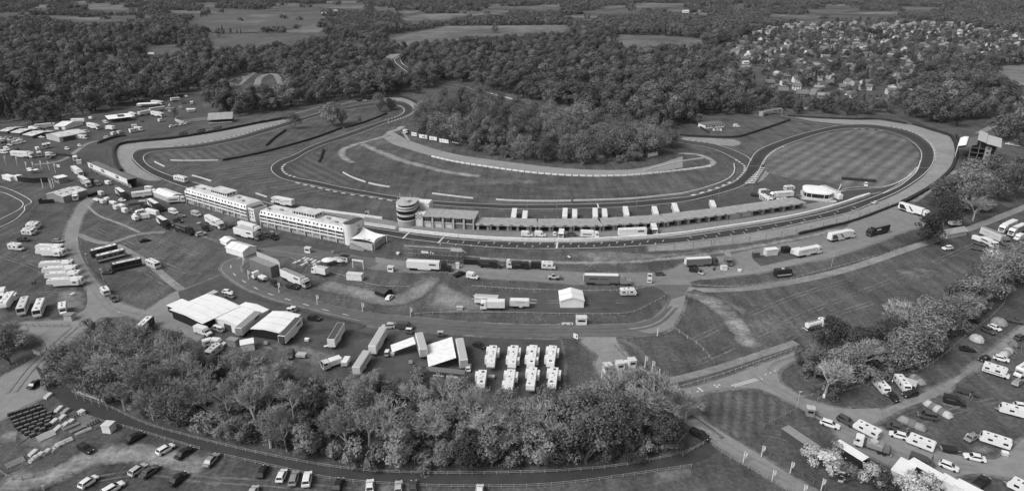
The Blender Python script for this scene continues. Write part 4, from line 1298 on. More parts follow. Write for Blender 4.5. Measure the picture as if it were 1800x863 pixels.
t=thing('debris_fence','mesh debris fence standing behind the white pit wall','fence',p[0],0)
pm=unit(.12,.12,2.2)
for q in p:
 shared('post',pm,'mat_grey',t,q-p[0])
fr=MB()
for zz in (1.2,2.1):
 for a_,b_ in zip(p,p[1:]):
  fr.cyl(a_-p[0]+Vector((0,0,zz)),b_-p[0]+Vector((0,0,zz)),.04,.04,3)
part('wire',fr,'mat_grey',t)
TB=[
 ('dark tyre barrier round the first-bend gravel trap',[(520,207),(498,209.5),(453,217.5),(402,228),(351,236.8),(300,244.5),(246,249.5),(213,254),(202,263),(201,277),(206,292),(214,302)],1.5,1.6),
 ('dark tyre barrier round the far hairpin gravel',[(628,179),(660,173.5),(690,170.8),(712,172.5),(733,182),(745,192)],1.4,1.5),
 ('dark tyre barrier along the infield grass above the hairpin approach',[(392,283),(430,276),(470,267),(510,256),(555,243),(600,226)],1.2,1.3),
 ('short dark barrier slanting across the first-bend infield',[(468,257),(482,244),(502,230)],1.2,1.2),
 ('dark tyre barrier along the bank below the far trees',[(606,226),(640,216),(676,202),(680,200)],1.2,1.2),
 ('dark tyre barrier above the gravel by the school building',[(1195,238),(1220,240.5),(1270,242.5),(1300,241),(1330,232),(1360,222),(1388,212)],1.3,1.4),
 ('dark tyre barrier along the top of the right-hand loop',[(1385,204.5),(1440,208.5),(1500,210.5),(1545,210.5),(1592,218)],1.3,1.5),
 ('dark tyre barrier round the outside of the right-hand bend',[(1605,219.5),(1643,231),(1669,239),(1678,251),(1681,269),(1676,290),(1668,303),(1645,324),(1611,345),(1585,358)],1.5,1.7),
 ('short second tyre wall beside the grandstand bend',[(1681,239),(1686,252),(1683,262)],1.4,1.3),
 ('low dark barrier under the spectator bank by the straight',[(1584,358),(1545,373),(1500,389.5),(1455,400.5),(1404,412.5)],1.1,1.0),
 ('dark barrier bank across the upper paddock edge',[(173,253),(190,246),(205,242),(222,240)],1.6,1.6),
 ('low dark wall at the corner of the upper paddock',[(101,273),(128,276)],1.4,1.6),
 ('dark bank edge beside the school car park',[(1221,216),(1234,226),(1246,234)],1.0,1.2),
 ('dark tyre wall at the inner end of the hairpin infield',[(561,286),(566,272),(568,264)],1.2,1.0),
]
for (lab,pts,h,w) in TB:
 sweep('tyre_barrier',lab,'tyre barrier',pts,h,w,'tyre_stack',wob=.12,step=2.5)
WB=[
 ('long white barrier along the back straight below the infield',[(1008,353.5),(1080,351.5),(1130,348.5),(1200,341)]),
 ('white barrier curving round the inside of the chicane',[(1200,341),(1230,334),(1268,321.5),(1285,311.5),(1291,301),(1290,289)]),
 ('white barrier along the back straight facing the pit offices',[(872,351.5),(900,353.5),(960,354.5),(1004,354)]),
 ('white barrier above the back straight left of the control tower',[(760,341),(800,346),(832,349.5)]),
 ('white barrier blocks curving down from the infield path',[(603,304),(620,313),(643,321)]),
 ('white barrier blocks along the hairpin exit',[(648,322.5),(665,326.5),(685,329.5)]),
 ('white barrier beside the pit entry grass',[(338,309.5),(355,314),(372,319.5)]),
 ('white barrier across the infield above the paddock road',[(300,282.5),(330,283.5),(384,282.5)]),
 ('small white barrier behind the long hospitality roof',[(450,341),(470,347.5)]),
 ('white edge wall beside the upper grass corner',[(272,285.5),(290,294)]),
 ('white kerb wall inside the loop below the copse',[(1132,301.5),(1160,293.5),(1200,284),(1236,279)]),
 ('white wall at the pit exit fork',[(1478,326),(1474,335),(1462,349),(1452,356)]),
 ('white wall between pit exit and straight',[(1492,353),(1510,346),(1528,341.5)]),
 ('white wall along the hill up to the far hairpin',[(505,205),(540,196),(562,189.5)]),
 ('white wall on the outside of the far climb',[(600,185),(625,179),(645,177)]),
 ('white retaining wall along the far straight behind the copse',[(838,158.5),(870,167),(901,175)]),
]
for (lab,pts) in WB:
 sweep('barrier',lab,'barrier',pts,.75,.5,'mat_offwhite',step=5,wob=.03)
# row of white blocks lining the infield sweep
blk=wpath([(668,238),(690,252.5),(717,263),(753,274.2),(804,285.8),(854.9,293.6),(900,300),(951,305.8),(1014.7,309.8),(1078.4,310),(1129.4,307.2),(1200,299.6),(1255,293)],6,step=4.2)
t=thing('block_barrier','row of white concrete blocks edging the infield stone road','barrier',blk[0],0)
bm_=unit(3.4,.7,.8)
for i,q in enumerate(blk[:-1]):
 if i>18:
  d_=blk[i+1]-q
  shared('block',bm_,'mat_white',t,q-blk[0],math.atan2(d_.y,d_.x))
# tyre stacks on the right infield
o,L,rz=frame((1482,316),(1545,321))
t=thing('tyre_wall','double row of stacked tyres on the right-hand infield','tyre wall',o,rz)
tm=MB().cyl((0,0,0),(0,0,1.1),.62,.6,10).mesh('tyre_stack')
for i in range(int(L/1.3)):
 for j in (0,1.9):
  shared('tyre_stack',tm,'tyre_stack',t,(i*1.3,j,0))
# ---- post-and-rail and wire fences
def fence(label,pts,step=2.6,h=1.15,rails=2,mat='mat_lightgrey',n=6,name='rail_fence',rw=.1,pw=.16):
 p=wpath(pts,n,step=step)
 t=thing(name,label,'fence',p[0],0)
 pm=unit(pw,pw,h)
 for i,q in enumerate(p):
  shared('post',pm,mat,t,q-p[0])
 for k in range(rails):
  zz=h*(1-.42*k)-.12
  m_=MB()
  off_=Vector((0,-.1,zz))
  for a_,b_ in zip(p,p[1:]):
   a2,b2=a_-p[0]+off_,b_-p[0]+off_
   m_.add([a2,b2,b2+Vector((0,0,rw)),a2+Vector((0,0,rw)),a2+Vector((0,rw*.6,0)),b2+Vector((0,rw*.6,0)),b2+Vector((0,rw*.6,rw)),a2+Vector((0,rw*.6,rw))],[(0,1,2,3),(4,5,6,7),(3,2,6,7),(0,1,5,4)])
  part('rail',m_,mat,t)
 return t
fence('upper white rail fence along the edge of the foreground wood',[(128,691),(160,706),(190,716),(250,744),(300,760),(430,793),(600,825),(750,834),(900,833),(1000,829),(1100,819),(1200,798),(1240,778)],mat='wood_post',step=2.9)
fence('lower white rail fence between the front car park and the perimeter road',[(148,732),(190,745),(230,755),(300,776),(352,791)],mat='wood_post',step=2.9)
fence('long lower rail fence along the front car park from its gap',[(396,803),(500,826),(600,846),(750,856),(900,857),(1000,851),(1100,838),(1215,821)],mat='wood_post',step=2.9)
fence('white rail fence curving round the barrier-block store',[(-5,826),(22,843),(50,842),(75,834),(95,820)],mat='wood_post',step=2.4)
fence('rail fence from the block store to the lower rail',[(0,838),(40,820),(90,795),(140,768),(185,746)],mat='wood_post',step=2.4)
fence('rail fence beside the dirt track in the bottom corner',[(78,862),(100,848),(128,834)],mat='wood_post',step=2.2)
fence('rail fence along the right edge of the entrance road',[(0,656),(30,644),(58,630)],mat='wood_post',step=2.4)
fence('rail fence in front of the parked coaches',[(35,573),(80,574.5),(122,574)],mat='mat_grey',step=2.4)
fence('rail fence at the foot of the right-hand grove',[(1400,703),(1440,694),(1480,683),(1520,669),(1580,654),(1620,640)],mat='wood_post',step=2.6)
fence('second rail fence between the grove and the parked caravans',[(1437,704),(1500,684),(1560,672),(1610,656),(1650,632),(1700,590),(1740,560),(1765,534)],mat='wood_post',step=3.2)
fence('rail fence beside the mown verge at the gatehouse',[(1342,751),(1370,737),(1398,722)],mat='mat_grey',step=2.4)
fence('brown rail fence along the lane to the front',[(1268,797),(1300,815),(1340,838),(1400,872)],mat='wood_post',step=2.4)
fence('tall wire fence along the right side of the front lane',[(1300,772),(1340,795),(1400,831),(1450,862)],step=3.0,h=1.7,rails=3,mat='mat_midgrey',name='wire_fence',rw=.05)
fence('wire fence along the grass beside the front lane',[(1226,729),(1260,752),(1298,771)],step=2.4,h=1.2,rails=2,mat='mat_midgrey',name='wire_fence',rw=.06)
fence('rail fence at the corner of the lane by the black pickup',[(1200,802),(1222,790),(1236,782)],mat='wood_post',step=2.0)
fence('wire fence lining the grass lane above the plaza',[(1172,664),(1240,646),(1310,626),(1400,596)],step=6,h=1.9,rails=2,mat='mat_midgrey',name='wire_fence',rw=.05)
fence('low rail along the kerb of the junction road',[(1190,682),(1240,668),(1310,645),(1400,612)],step=2.4,h=.7,rails=1,mat='mat_lightgrey',name='knee_rail')
fence('bent wire fence across the meadow above the plaza',[(1182,575),(1200,590),(1230,610),(1256,641)],step=4,h=1.2,rails=2,mat='mat_lightgrey',name='wire_fence',rw=.06)
fence('low rail round the lower paddock lawn',[(830,504),(900,508.5),(1000,512),(1100,511),(1150,503)],step=2.6,h=.7,rails=1,mat='mat_lightgrey',name='knee_rail')
fence('wire fence along the top of the lower service road',[(495,516),(560,531),(640,547),(727,556),(830,565),(900,568),(1002,569),(1100,567)],step=5,h=1.3,rails=2,mat='mat_midgrey',name='wire_fence',rw=.06)
fence('low rail across the front of the lower lawn',[(730,553),(790,550),(900,551),(1000,553),(1100,552),(1140,537),(1168,522)],step=3,h=.7,rails=1,mat='mat_lightgrey',name='knee_rail')
fence('short double rail beside the bare ground',[(736,555),(752,535),(764,513)],step=2.4,mat='wood_post')
fence('low rail round the tree-lined grass strip by the straight',[(1214,502),(1290,505),(1370,495),(1440,478),(1500,462),(1580,438)],step=3,h=.7,rails=1,mat='mat_lightgrey',name='knee_rail')
fence('dark hedge-like fence along the grass lane on the right',[(1540,452),(1600,430),(1700,398),(1800,358)],step=5,h=1.2,rails=2,mat='mat_darkgrey',name='wire_fence')
fence('tall catch fence below the start straight',[(676,419),(760,432),(830,440),(900,445),(1002,447.5),(1080,446),(1155,441),(1250,432)],step=9,h=2.6,rails=2,mat='mat_midgrey',name='catch_fence',rw=.05)
fence('tall catch fence below the right part of the straight',[(1255,431),(1314,425),(1404,410),(1455,398),(1500,387),(1560,366)],step=9,h=2.6,rails=2,mat='mat_midgrey',name='catch_fence',rw=.05)
fence('catch fence on the spectator bank above the first bend',[(262,330),(230,318),(200,300),(190,280),(192,262),(215,246),(260,240),(320,231),(420,214)],step=8,h=2.2,rails=2,mat='mat_midgrey',name='catch_fence',rw=.05)
fence('wire fence around the infield meadow',[(590,300),(640,315),(740,335),(860,347),(1000,350),(1120,344),(1200,335),(1260,318),(1278,300),(1270,282)],step=9,h=1.6,rails=1,mat='mat_grey',name='wire_fence',rw=.05)
fence('fence along the edge of the upper infield',[(318,282),(360,300),(430,314),(520,335),(600,350),(640,357)],step=5,h=1.4,rails=2,mat='mat_midgrey',name='wire_fence',rw=.06)
fence('kerbside fence of the left camp field',[(138,418),(141,440),(150,462),(178,494),(210,523),(240,540),(255,545)],step=2.2,h=.9,rails=2,mat='mat_midgrey',name='wire_fence')
fence('fence between the kart track and the caravans',[(67,358),(50,385),(30,425)],step=3,h=1.0,rails=2,mat='mat_midgrey',name='wire_fence')
fence('fence below the white-roofed shed',[(65,372),(100,374),(118,375),(132,362)],step=3,h=1.0,rails=2,mat='mat_midgrey',name='wire_fence')
fence('low fence across the left camp grass',[(160,382),(200,400),(240,413)],step=3,h=.9,rails=2,mat='mat_midgrey',name='wire_fence')
fence('fence edging the tarmac bays in front of the small tent',[(160,350),(230,380),(300,404),(350,424),(397,443)],step=4,h=1.0,rails=2,mat='mat_midgrey',name='wire_fence')
fence('low rail along the edge of the picnic lawn',[(512,455),(560,473),(620,491),(660,503),(720,505),(748,492)],step=3,h=.7,rails=1,mat='mat_lightgrey',name='knee_rail')
fence('white picket run beside the upper paddock trucks',[(308,213),(320,217),(340,214),(366,211)],step=2.5,h=2.0,rails=3,mat='mat_white',name='white_hoarding',rw=.35)
fence('fence along the far edge of the school lawn',[(1080,610),(1110,640),(1140,668),(1168,688)],step=2.6,h=1.1,rails=2,mat='mat_midgrey',name='wire_fence')
# ---- signs, boards, poles
def board(label,a,b,z0,z1,mat='mat_white',marks=None,mmat='mat_darkgrey',name='sign_board',cat='sign',posts=2,pm='mat_grey'):
 o,L,rz=frame(a,b)
 t=thing(name,label,cat,o,rz)
 part('panel',MB().box(0,L,-.06,.06,z0,z1),mat,t)
 for i in range(posts):
  part('post',MB().cyl((.15+i*(L-.3)/max(1,posts-1),.12,0),(.15+i*(L-.3)/max(1,posts-1),.12,z1),.07,.07,5),pm,t)
 for (x0,x1,u0,u1) in (marks or []):
  part('print',MB().box(x0*L,x1*L,-.085,-.062,z0+u0*(z1-z0),z0+u1*(z1-z0)),mmat,t)
 return t,L
t,L=board('long raised sign reading Circuit Entrance above the white rail by the wood',(134.5,702),(189.5,722),2.6,3.85,'mat_midgrey',posts=5,pm='mat_lightgrey')
me=text_mesh('Circuit Entrance',1.35)
o_=mobj('lettering',me,'mat_white',t)
o_.rotation_euler=(math.pi/2,0,0)
o_.location=(L*.44,-.1,3.16)
bb=[v.co.x for v in me.vertices]
o_.scale=(L*.74/(max(bb)-min(bb)),1,1)
part('arrow',MB().add([(L*.86,-.1,3.5),(L*.9,-.1,3.5),(L*.9,-.1,2.95),(L*.885,-.1,2.95),(L*.91,-.1,2.7),(L*.935,-.1,2.95),(L*.92,-.1,2.95),(L*.92,-.1,3.62),(L*.86,-.1,3.62)],[(0,1,7,8),(1,2,6,7),(3,4,5),]),'mat_white',t)
AD=[(.08,.2,.3,.7),(.27,.36,.3,.75),(.42,.62,.35,.6),(.64,.9,.4,.65)]
for (x,y,w_) in ((323,238.5,'nearest the tyre-bank corner'),(354.5,233.5,'standing midway along the bank'),(383,228.5,'closest to the covered stand')):
 board('black advertising board with white marks, '+w_,(x-7,y+1.3),(x+7,y-1.3),.6,2.5,'mat_black',AD,'mat_white','advertising_board','billboard')
for (x,y,l,m_,mk,mm,w_) in ((728,239.5,9,'mat_white',[(.05,.9,.4,.55)],'mat_darkgrey','first from the left'),(744,243.5,14,'mat_white',[(.4,.6,.3,.6),(.65,.75,.2,.8),(.8,1.0,.3,.45)],'mat_black','second from the left'),
        (761.5,247,13,'mat_white',[(.55,.6,0,1),(.2,.45,.3,.6)],'mat_grey','third from the left'),(780.5,251.5,16,'mat_white',[(.2,.26,.2,.8),(.35,.7,.4,.5),(.78,.92,.65,.75)],'mat_grey','fourth from the left'),
        (801,255,13,'mat_black',[(.05,.15,.4,.7),(.25,.35,.4,.7),(.4,.95,.45,.6)],'mat_offwhite','rightmost')):
 board('advertising hoarding against the copse, %s of five' % w_,(x-l/2,y+2.2-l*.08),(x+l/2,y+2.2+l*.08),1.0,3.6,m_,mk,mm,'advertising_hoarding','billboard')
board('pale advertising board at the right end of the copse',(1139,279),(1156,275.5),.8,3.4,'mat_lightgrey',[(.05,.9,.3,.6)],'mat_white','advertising_board','billboard')
board('white-lettered board in front of the far wood above the loop',(1406,196),(1421,196),1.4,4.2,'mat_midgrey',[(.04,.28,.35,.75),(.3,.96,.35,.58)],'mat_white','advertising_board','billboard')
board('white notice board on two legs by the plaza entrance',(1007.5,597.5),(1015.5,601),1.0,2.7,'mat_white',[(.65,.85,.3,.8)],'mat_darkgrey')
board('white printed banner on the fence beside the serving kiosk',(987,573),(1007,573),.5,1.4,'mat_white',[(.2,.45,.1,.5),(.72,.9,.2,.8)],'mat_grey','banner','banner')
board('white noticeboard at the top of the lane by the flag poles',(101,297),(106.5,297),1.0,2.8,'mat_white')
board('white signboard on the corner of the entrance road',(60,623),(73,627),.3,1.8,'mat_lightgrey',[(.1,.9,.4,.6)],'mat_white')
board('tall dark information totem beside the front lane',(1472,848),(1481,850),.4,3.6,'mat_black',[(.0,1.0,.85,1.0),(.0,1.0,0,.2),(.15,.85,.55,.6)],'mat_lightgrey','totem','sign')
board('small white sign leaning by the dirt track corner',(75,862),(80,860),.2,1.4,'mat_white')
board('white flag-marshal board beside the rounded tower',(643,386),(650,384.5),2.6,4.4,'mat_white',[(.0,.5,0,.5)],'mat_black',posts=1)
board('tall white timing gantry board over the service road',(1137,499),(1145,499.5),.6,4.6,'mat_white',[(.1,.9,.65,.85),(.1,.9,.15,.3)],'mat_darkgrey','gantry_board','sign')
board('white warning board on the rail at the edge of the grove',(1445,700),(1449,702),.4,1.7,'mat_white')
def pole(label,x,y,h,r=.1,mat='mat_white',flag=False,name='pole',cat='pole',lamp=False):
 t=thing(name,label,cat,G(x,y),0)
 part('shaft',MB().cyl((0,0,0),(0,0,h),r,r*.75,6),mat,t)
 part('base',MB().cyl((0,0,0),(0,0,.25),r*2.2,r*1.8,6),'mat_grey',t)
 if flag:
  part('flag',MB().add([(.08,0,h-.1),(.75,.1,h-.3),(.7,-.05,h-1.1),(.65,.05,h-1.9),(.08,0,h-2.0)],[(0,1,2,3,4)]),'mat_offwhite',t)
 if lamp:
  part('lamp_head',MB().box(-.25,.55,-.18,.18,h,h+.2),'mat_lightgrey',t)
for (x,y,h,lab) in ((428,466,3.6,'by the clad screen'),(437.5,492,4.2,'beside the recovery truck'),(491,515,4.4,'on the outer verge of the bend'),(558,536,4.2,'opposite the dirt road'),(637.5,548,3.8,'below the black shed'),(722,557,3.8,'beside the short double rail')):
 pole('slim white banner post '+lab,x,y,h,.16,flag=True,name='banner_post')
for (x,y,lab) in ((48,301,'left of the umbrella group'),(60,301,'behind the mound'),(73.5,299,'tallest of the row'),(87,300,'next to the lane corner'),(98,304,'beside the noticeboard'),(11,290,'at the far left verge'),(31,291,'by the display car')):
 pole('white flagpole by the round spectator area, '+lab,x,y,6.0,.14,flag=True,name='flagpole')
for (x,y,lab) in ((76,330,'first of the group by the black shed fence'),(89.5,330,'second of the group by the shed'),(92,332,'shortest of the group by the shed'),(95.5,329.5,'last of the group by the shed')):
 pole('thick white post, '+lab,x,y,5.2,.2,name='post')
for (x,y,lab,h) in ((1058,664,'left of the ticket booths',3.6),(1070,676,'in front of the ticket booths',3.8),(1133.5,646,'furthest along the plaza fence',4.2),(1146,655,'middle one along the plaza fence',4.2),(1158,668,'nearest one along the plaza fence',4.0),(1155.5,590,'on the kerb of the lower road',3.0)):
 pole('white sign post '+lab,x,y,h,.17,name='sign_post',flag=(h>4))
for (x,y,lab) in ((1306,814,'first from the junction on the front lane'),(1338,803,'across the wire fence from the front lane'),(1356.5,846,'second from the junction on the front lane'),(1388.5,832,'with pennant inside the wire fence'),(1443,862,'plain one before the totem'),(1411,872,'last before the bottom edge')):
 pole('white banner pole '+lab,x,y,3.6,.12,flag=True,name='banner_pole')
for (x,y,lab) in ((1461,470,'on the strip below the straight'),(215,572,'by the entrance gate'),(139,440,'first beside the camp road'),(155,466,'second beside the camp road'),(182,494,'third beside the camp road'),(1401,715,'at the gatehouse fork')):
 pole('thin lamp post '+lab,x,y,5.0,.09,'mat_lightgrey',name='lamp_post',cat='lamp post',lamp=True)
for (x,y,lab) in ((974,447,'below the grid'),(806,438,'behind the scaffold stand'),(926,378,'in the pit paddock'),(978,378,'near the second pair of lorries'),(1118,372,'by the far pit lorries'),(1322,334,'at the chicane corner'),(1263,352,'above the last garages'),(661,372,'at the gravel corner by the pit entry'),(683,229,'beside the far climb')):
 pole('thin steel floodlight mast '+lab,x,y,7.0,.1,'mat_grey',name='floodlight_mast',cat='mast',lamp=True)
# ================================================================== VEHICLES AND CAMP THINGS
def wheel_mb(x,y,r,w):
 return MB().cyl((x,y-w/2,r),(x,y+w/2,r),r,r,10)
def wheels(P,xs,half,r,w):
 for x in xs:
  for s in (-1,1):
   P.append(('wheel',wheel_mb(x,s*half,r,w),'rubber',None))
def quad_box(p,n,t=.03):
 """thin solid panel: four points and an offset direction"""
 n=Vector(n).normalized()*t
 q=[Vector(a)+n for a in p]
 return MB().add(list(map(Vector,p))+q,[(0,1,2,3),(4,5,6,7),(0,1,5,4),(1,2,6,5),(2,3,7,6),(3,0,4,7)])
def car_kit(kind):
 def b():
  P=[]
  L,hw,belt,roof={'hatch':(2.05,.88,.9,1.46),'saloon':(2.3,.9,.88,1.42),'estate':(2.35,.9,.9,1.46),'suv':(2.3,.95,1.08,1.75),'pickup':(2.6,.93,1.08,1.75),'people':(2.3,.93,1.0,1.78)}[kind]
  # greenhouse base and roof along x: rear base, rear roof, front roof, front base
  g={'hatch':(-1.95,-1.5,.35,1.15),'saloon':(-1.65,-1.05,.35,1.2),'estate':(-2.2,-1.85,.35,1.2),'suv':(-2.15,-1.85,.45,1.15),'pickup':(-.35,-.15,.75,1.4),'people':(-2.2,-1.95,.6,1.5)}[kind]
  def ring(x,w,zb,zt):
   return [(x,-w,zb),(x,w,zb),(x,w+.03,(zb+zt)/2),(x,w-.06,zt),(x,-w+.06,zt),(x,-w-.03,(zb+zt)/2)]
  body=MB().loft([ring(-L,hw-.14,.42,belt-.2),ring(-L+.12,hw-.04,.28,belt-.04),ring(-L*.5,hw,.22,belt),ring(L*.4,hw,.22,belt-.02),ring(L-.35,hw-.04,.26,belt-.14),ring(L-.06,hw-.14,.32,belt-.26),ring(L,hw-.26,.4,belt-.36)])
  tw,bw_=hw-.24,hw-.08
  gh=lambda z,k:None
  body.loft([[(g[0],-bw_,belt-.03),(g[3],-bw_,belt-.03),(g[3],bw_,belt-.03),(g[0],bw_,belt-.03)],[(g[1],-tw,roof-.05),(g[2],-tw,roof-.05),(g[2],tw,roof-.05),(g[1],tw,roof-.05)],
     [(g[1]+.12,-tw+.1,roof),(g[2]-.12,-tw+.1,roof),(g[2]-.12,tw-.1,roof),(g[1]+.12,tw-.1,roof)]])
  if kind=='pickup':
   body.box(-L+.1,-.4,-hw+.05,-hw+.15,belt-.05,belt+.12).box(-L+.1,-.4,hw-.15,hw-.05,belt-.05,belt+.12).box(-L+.1,-L+.2,-hw+.15,hw-.15,belt-.05,belt+.12)
  P.append(('body',body,'body',None))
  lerp=lambda a,b,t:a+(b-a)*t
  def gx(x0,x1,t):
   return lerp(x0,x1,t)
  t0,t1=.12,.9
  zz=lambda t:lerp(belt-.03,roof-.05,t)
  ww=lambda t:lerp(bw_,tw,t)
  fx=lambda t:lerp(g[3],g[2],t)
  rx=lambda t:lerp(g[0],g[1],t)
  P.append(('windscreen',quad_box([(fx(t0),-ww(t0)+.08,zz(t0)),(fx(t0),ww(t0)-.08,zz(t0)),(fx(t1),ww(t1)-.06,zz(t1)),(fx(t1),-ww(t1)+.06,zz(t1))],(1,0,.6),.015),'glass',None))
  P.append(('rear_window',quad_box([(rx(t0),ww(t0)-.1,zz(t0)),(rx(t0),-ww(t0)+.1,zz(t0)),(rx(t1),-ww(t1)+.08,zz(t1)),(rx(t1),ww(t1)-.08,zz(t1))],(-1,0,.4),.015),'glass',None))
  for s in (-1,1):
   P.append(('side_window',quad_box([(rx(t0)+.18,s*ww(t0),zz(t0)),(fx(t0)-.22,s*ww(t0),zz(t0)),(fx(t1)-.1,s*ww(t1),zz(t1)),(rx(t1)+.1,s*ww(t1),zz(t1))],(0,s,.3),.015),'glass',None))
  for s in (-1,1):
   P.append(('headlight',MB().box(L-.3,L-.03,s*(hw-.34)-.16,s*(hw-.34)+.16,belt-.34,belt-.2),'mat_offwhite',None))
  wheels(P,(-L*.6,L*.62),hw-.08,.33 if kind not in ('suv','pickup') else .38,.2)
  return P
 return kit('car_'+kind,b)
def van_kit(L=5.6,w=2.0,h=2.4,cabw=True,key='van'):
 def b():
  P=[]
  l=L/2
  def prof(y):
   return [(-l,y,.35),(l,y,.35),(l,y,.85),(l-.95,y,1.15),(l-1.75,y,h-.12),(l-2.1,y,h),(-l+.05,y,h),(-l,y,h-.1)]
  P.append(('body',MB().loft([prof(-w/2),prof(w/2)]),'body',None))
  P.append(('windscreen',quad_box([(l-1.02,-w/2+.1,1.25),(l-1.02,w/2-.1,1.25),(l-1.68,w/2-.14,h-.3),(l-1.68,-w/2+.14,h-.3)],(1,0,.6),.02),'glass',None))
  for s in (-1,1):
   P.append(('side_window',quad_box([(l-1.3,s*w/2,1.3),(l-2.2,s*w/2,1.3),(l-2.2,s*w/2,h-.45),(l-1.75,s*w/2,h-.45)],(0,s,0),.02),'glass',None))
   P.append(('headlight',MB().box(l-.1,l+.02,s*(w/2-.3)-.15,s*(w/2-.3)+.15,.65,.83),'mat_offwhite',None))
   if cabw:
    P.append(('side_window',quad_box([(l-2.6,s*w/2,1.35),(-l+.6,s*w/2,1.35),(-l+.6,s*w/2,h-.55),(l-2.6,s*w/2,h-.55)],(0,s,0),.02),'stripe',None))
  wheels(P,(-l*.6,l*.62),w/2-.1,.34,.22)
  return P
 return kit('%s_%.1f_%.1f_%.1f_%d' % (key,L,w,h,cabw),b)
def cab_parts(P,x0,us=False,tall=3.5):
 """lorry cab whose back stands at x0, front at x0+2.3 (bonneted: longer)"""
 w=2.46
 if us:
  f=x0+4.2
  prof=lambda y:[(x0,y,.7),(f,y,.7),(f,y,1.9),(x0+2.3,y,2.15),(x0+1.7,y,3.0),(x0+.9,y,tall),(x0,y,tall)]
  P.append(('cab',MB().loft([prof(-w/2+.15),prof(w/2-.15)]),'cab',None))
  P.append(('windscreen',quad_box([(x0+2.26,-1.0,2.22),(x0+2.26,1.0,2.22),(x0+1.74,1.0,2.95),(x0+1.74,-1.0,2.95)],(1,0,.8),.02),'glass',None))
  P.append(('grille',MB().box(f,f+.05,-.7,.7,.9,1.8),'mat_lightgrey',None))
  for s in (-1,1):
   P.append(('exhaust_stack',MB().cyl((x0-.15,s*1.05,1),(x0-.15,s*1.05,tall+.2),.09,.09,6),'mat_lightgrey',None))
 else:
  f=x0+2.25
  prof=lambda y:[(x0,y,.55),(f,y,.55),(f,y,1.75),(f-.22,y,2.75),(f-.9,y,tall),(x0+.1,y,tall),(x0,y,tall-.2)]
  P.append(('cab',MB().loft([prof(-w/2),prof(w/2)]),'cab',None))
  P.append(('windscreen',quad_box([(f-.01,-1.08,1.85),(f-.01,1.08,1.85),(f-.2,1.05,2.68),(f-.2,-1.05,2.68)],(1,0,.2),.03),'glass',None))
  for s in (-1,1):
   P.append(('side_window',quad_box([(f-.45,s*w/2,1.85),(f-1.35,s*w/2,1.85),(f-1.35,s*w/2,2.55),(f-.6,s*w/2,2.55)],(0,s,0),.02),'glass',None))
   P.append(('headlight',MB().box(f-.04,f+.02,s*.9-.2,s*.9+.2,.8,1.0),'mat_offwhite',None))
   P.append(('mirror',MB().box(f-.35,f-.2,s*1.33-.1,s*1.33+.1,1.9,2.6),'mat_darkgrey',None))
  P.append(('grille',MB().box(f,f+.025,-.75,.75,1.05,1.65),'mat_darkgrey',None))
def artic_kit(style='plain',us=False,TL=13.2,h=4.0,nocab=False):
 def b():
  P=[]
  x1=TL/2-1.4
  x0=x1-TL
  w=2.5
  P.append(('trailer',MB().rbox(x0,x1,w,1.05,h,.1,.06),'body',None))
  P.append(('trailer_roof',MB().box(x0+.25,x1-.25,-w/2+.16,w/2-.16,h,h+.04),'roof',0))
  P.append(('chassis',MB().box(x0+.5,x1+(2.0 if not nocab else 0),-.5,.5,.6,1.04),'mat_darkgrey',None))
  for s in (-1,1):
   y=s*w/2
   if style in ('slash','window'):
    P.append(('side_graphic',quad_box([(x0+1,y,1.3),(x0+4.6,y,1.3),(x0+2.6,y,h-.6),(x0+.4,y,h-.6)],(0,s,0),.012) if style=='slash' else quad_box([(x1-4.2,y,2.5),(x1-1.4,y,2.5),(x1-1.4,y,3.2),(x1-4.2,y,3.2)],(0,s,0),.012),'stripe',0))
   if style=='slash':
    P.append(('side_graphic',quad_box([(x1-5.0,y,1.4),(x1-3.9,y,1.4),(x1-6.2,y,h-.5),(x1-7.0,y,h-.5)],(0,s,0),.012),'stripe',0))
   if style=='logo':
    P.append(('side_graphic',quad_box([(x0+2,y,2.3),(x0+5.5,y,2.3),(x0+5.5,y,3.0),(x0+2,y,3.0)],(0,s,0),.012),'stripe',0))
    P.append(('side_graphic',quad_box([(x0+6.2,y,2.4),(x0+9.5,y,2.4),(x0+9.5,y,2.8),(x0+6.2,y,2.8)],(0,s,0),.012),'stripe',0))
   if style=='sweep':
    P.append(('side_graphic',quad_box([(x0+1.5,y,h-.5),(x0+9,y,2.0),(x0+8.2,y,1.9),(x0+1.2,y,h-.9)],(0,s,0),.012),'stripe',0))
    P.append(('side_graphic',quad_box([(x1-3.6,y,2.3),(x1-.8,y,2.3),(x1-.8,y,3.0),(x1-3.6,y,3.0)],(0,s,0),.012),'stripe',0))
   P.append(('skirt',MB().box(x0+4.5,x1-3.6,y-.04 if s>0 else y+.0,y+.0 if s>0 else y+.04,.55,1.04),'body',0))
  P.append(('rear_doors',MB().box(x0-.03,x0-.002,-1.1,1.1,1.15,h-.1),'roof',0))
  wheels(P,(x0+1.6,x0+2.9,x0+4.2),1.05,.5,.35)
  if not nocab:
   cab_parts(P,x1+.55,us,3.3 if us else 3.6)
   wheels(P,(x1-1.2,x1+(4.0 if us else 1.75)),1.05,.5,.35)
  else:
   P.append(('landing_leg',MB().box(x1-2.4,x1-2.2,-.9,-.7,0,1.05),'mat_grey',None))
   P.append(('landing_leg',MB().box(x1-2.4,x1-2.2,.7,.9,0,1.05),'mat_grey',None))
  return P
 return kit('artic_%s_%d_%.1f_%.1f_%d' % (style,us,TL,h,nocab),b)
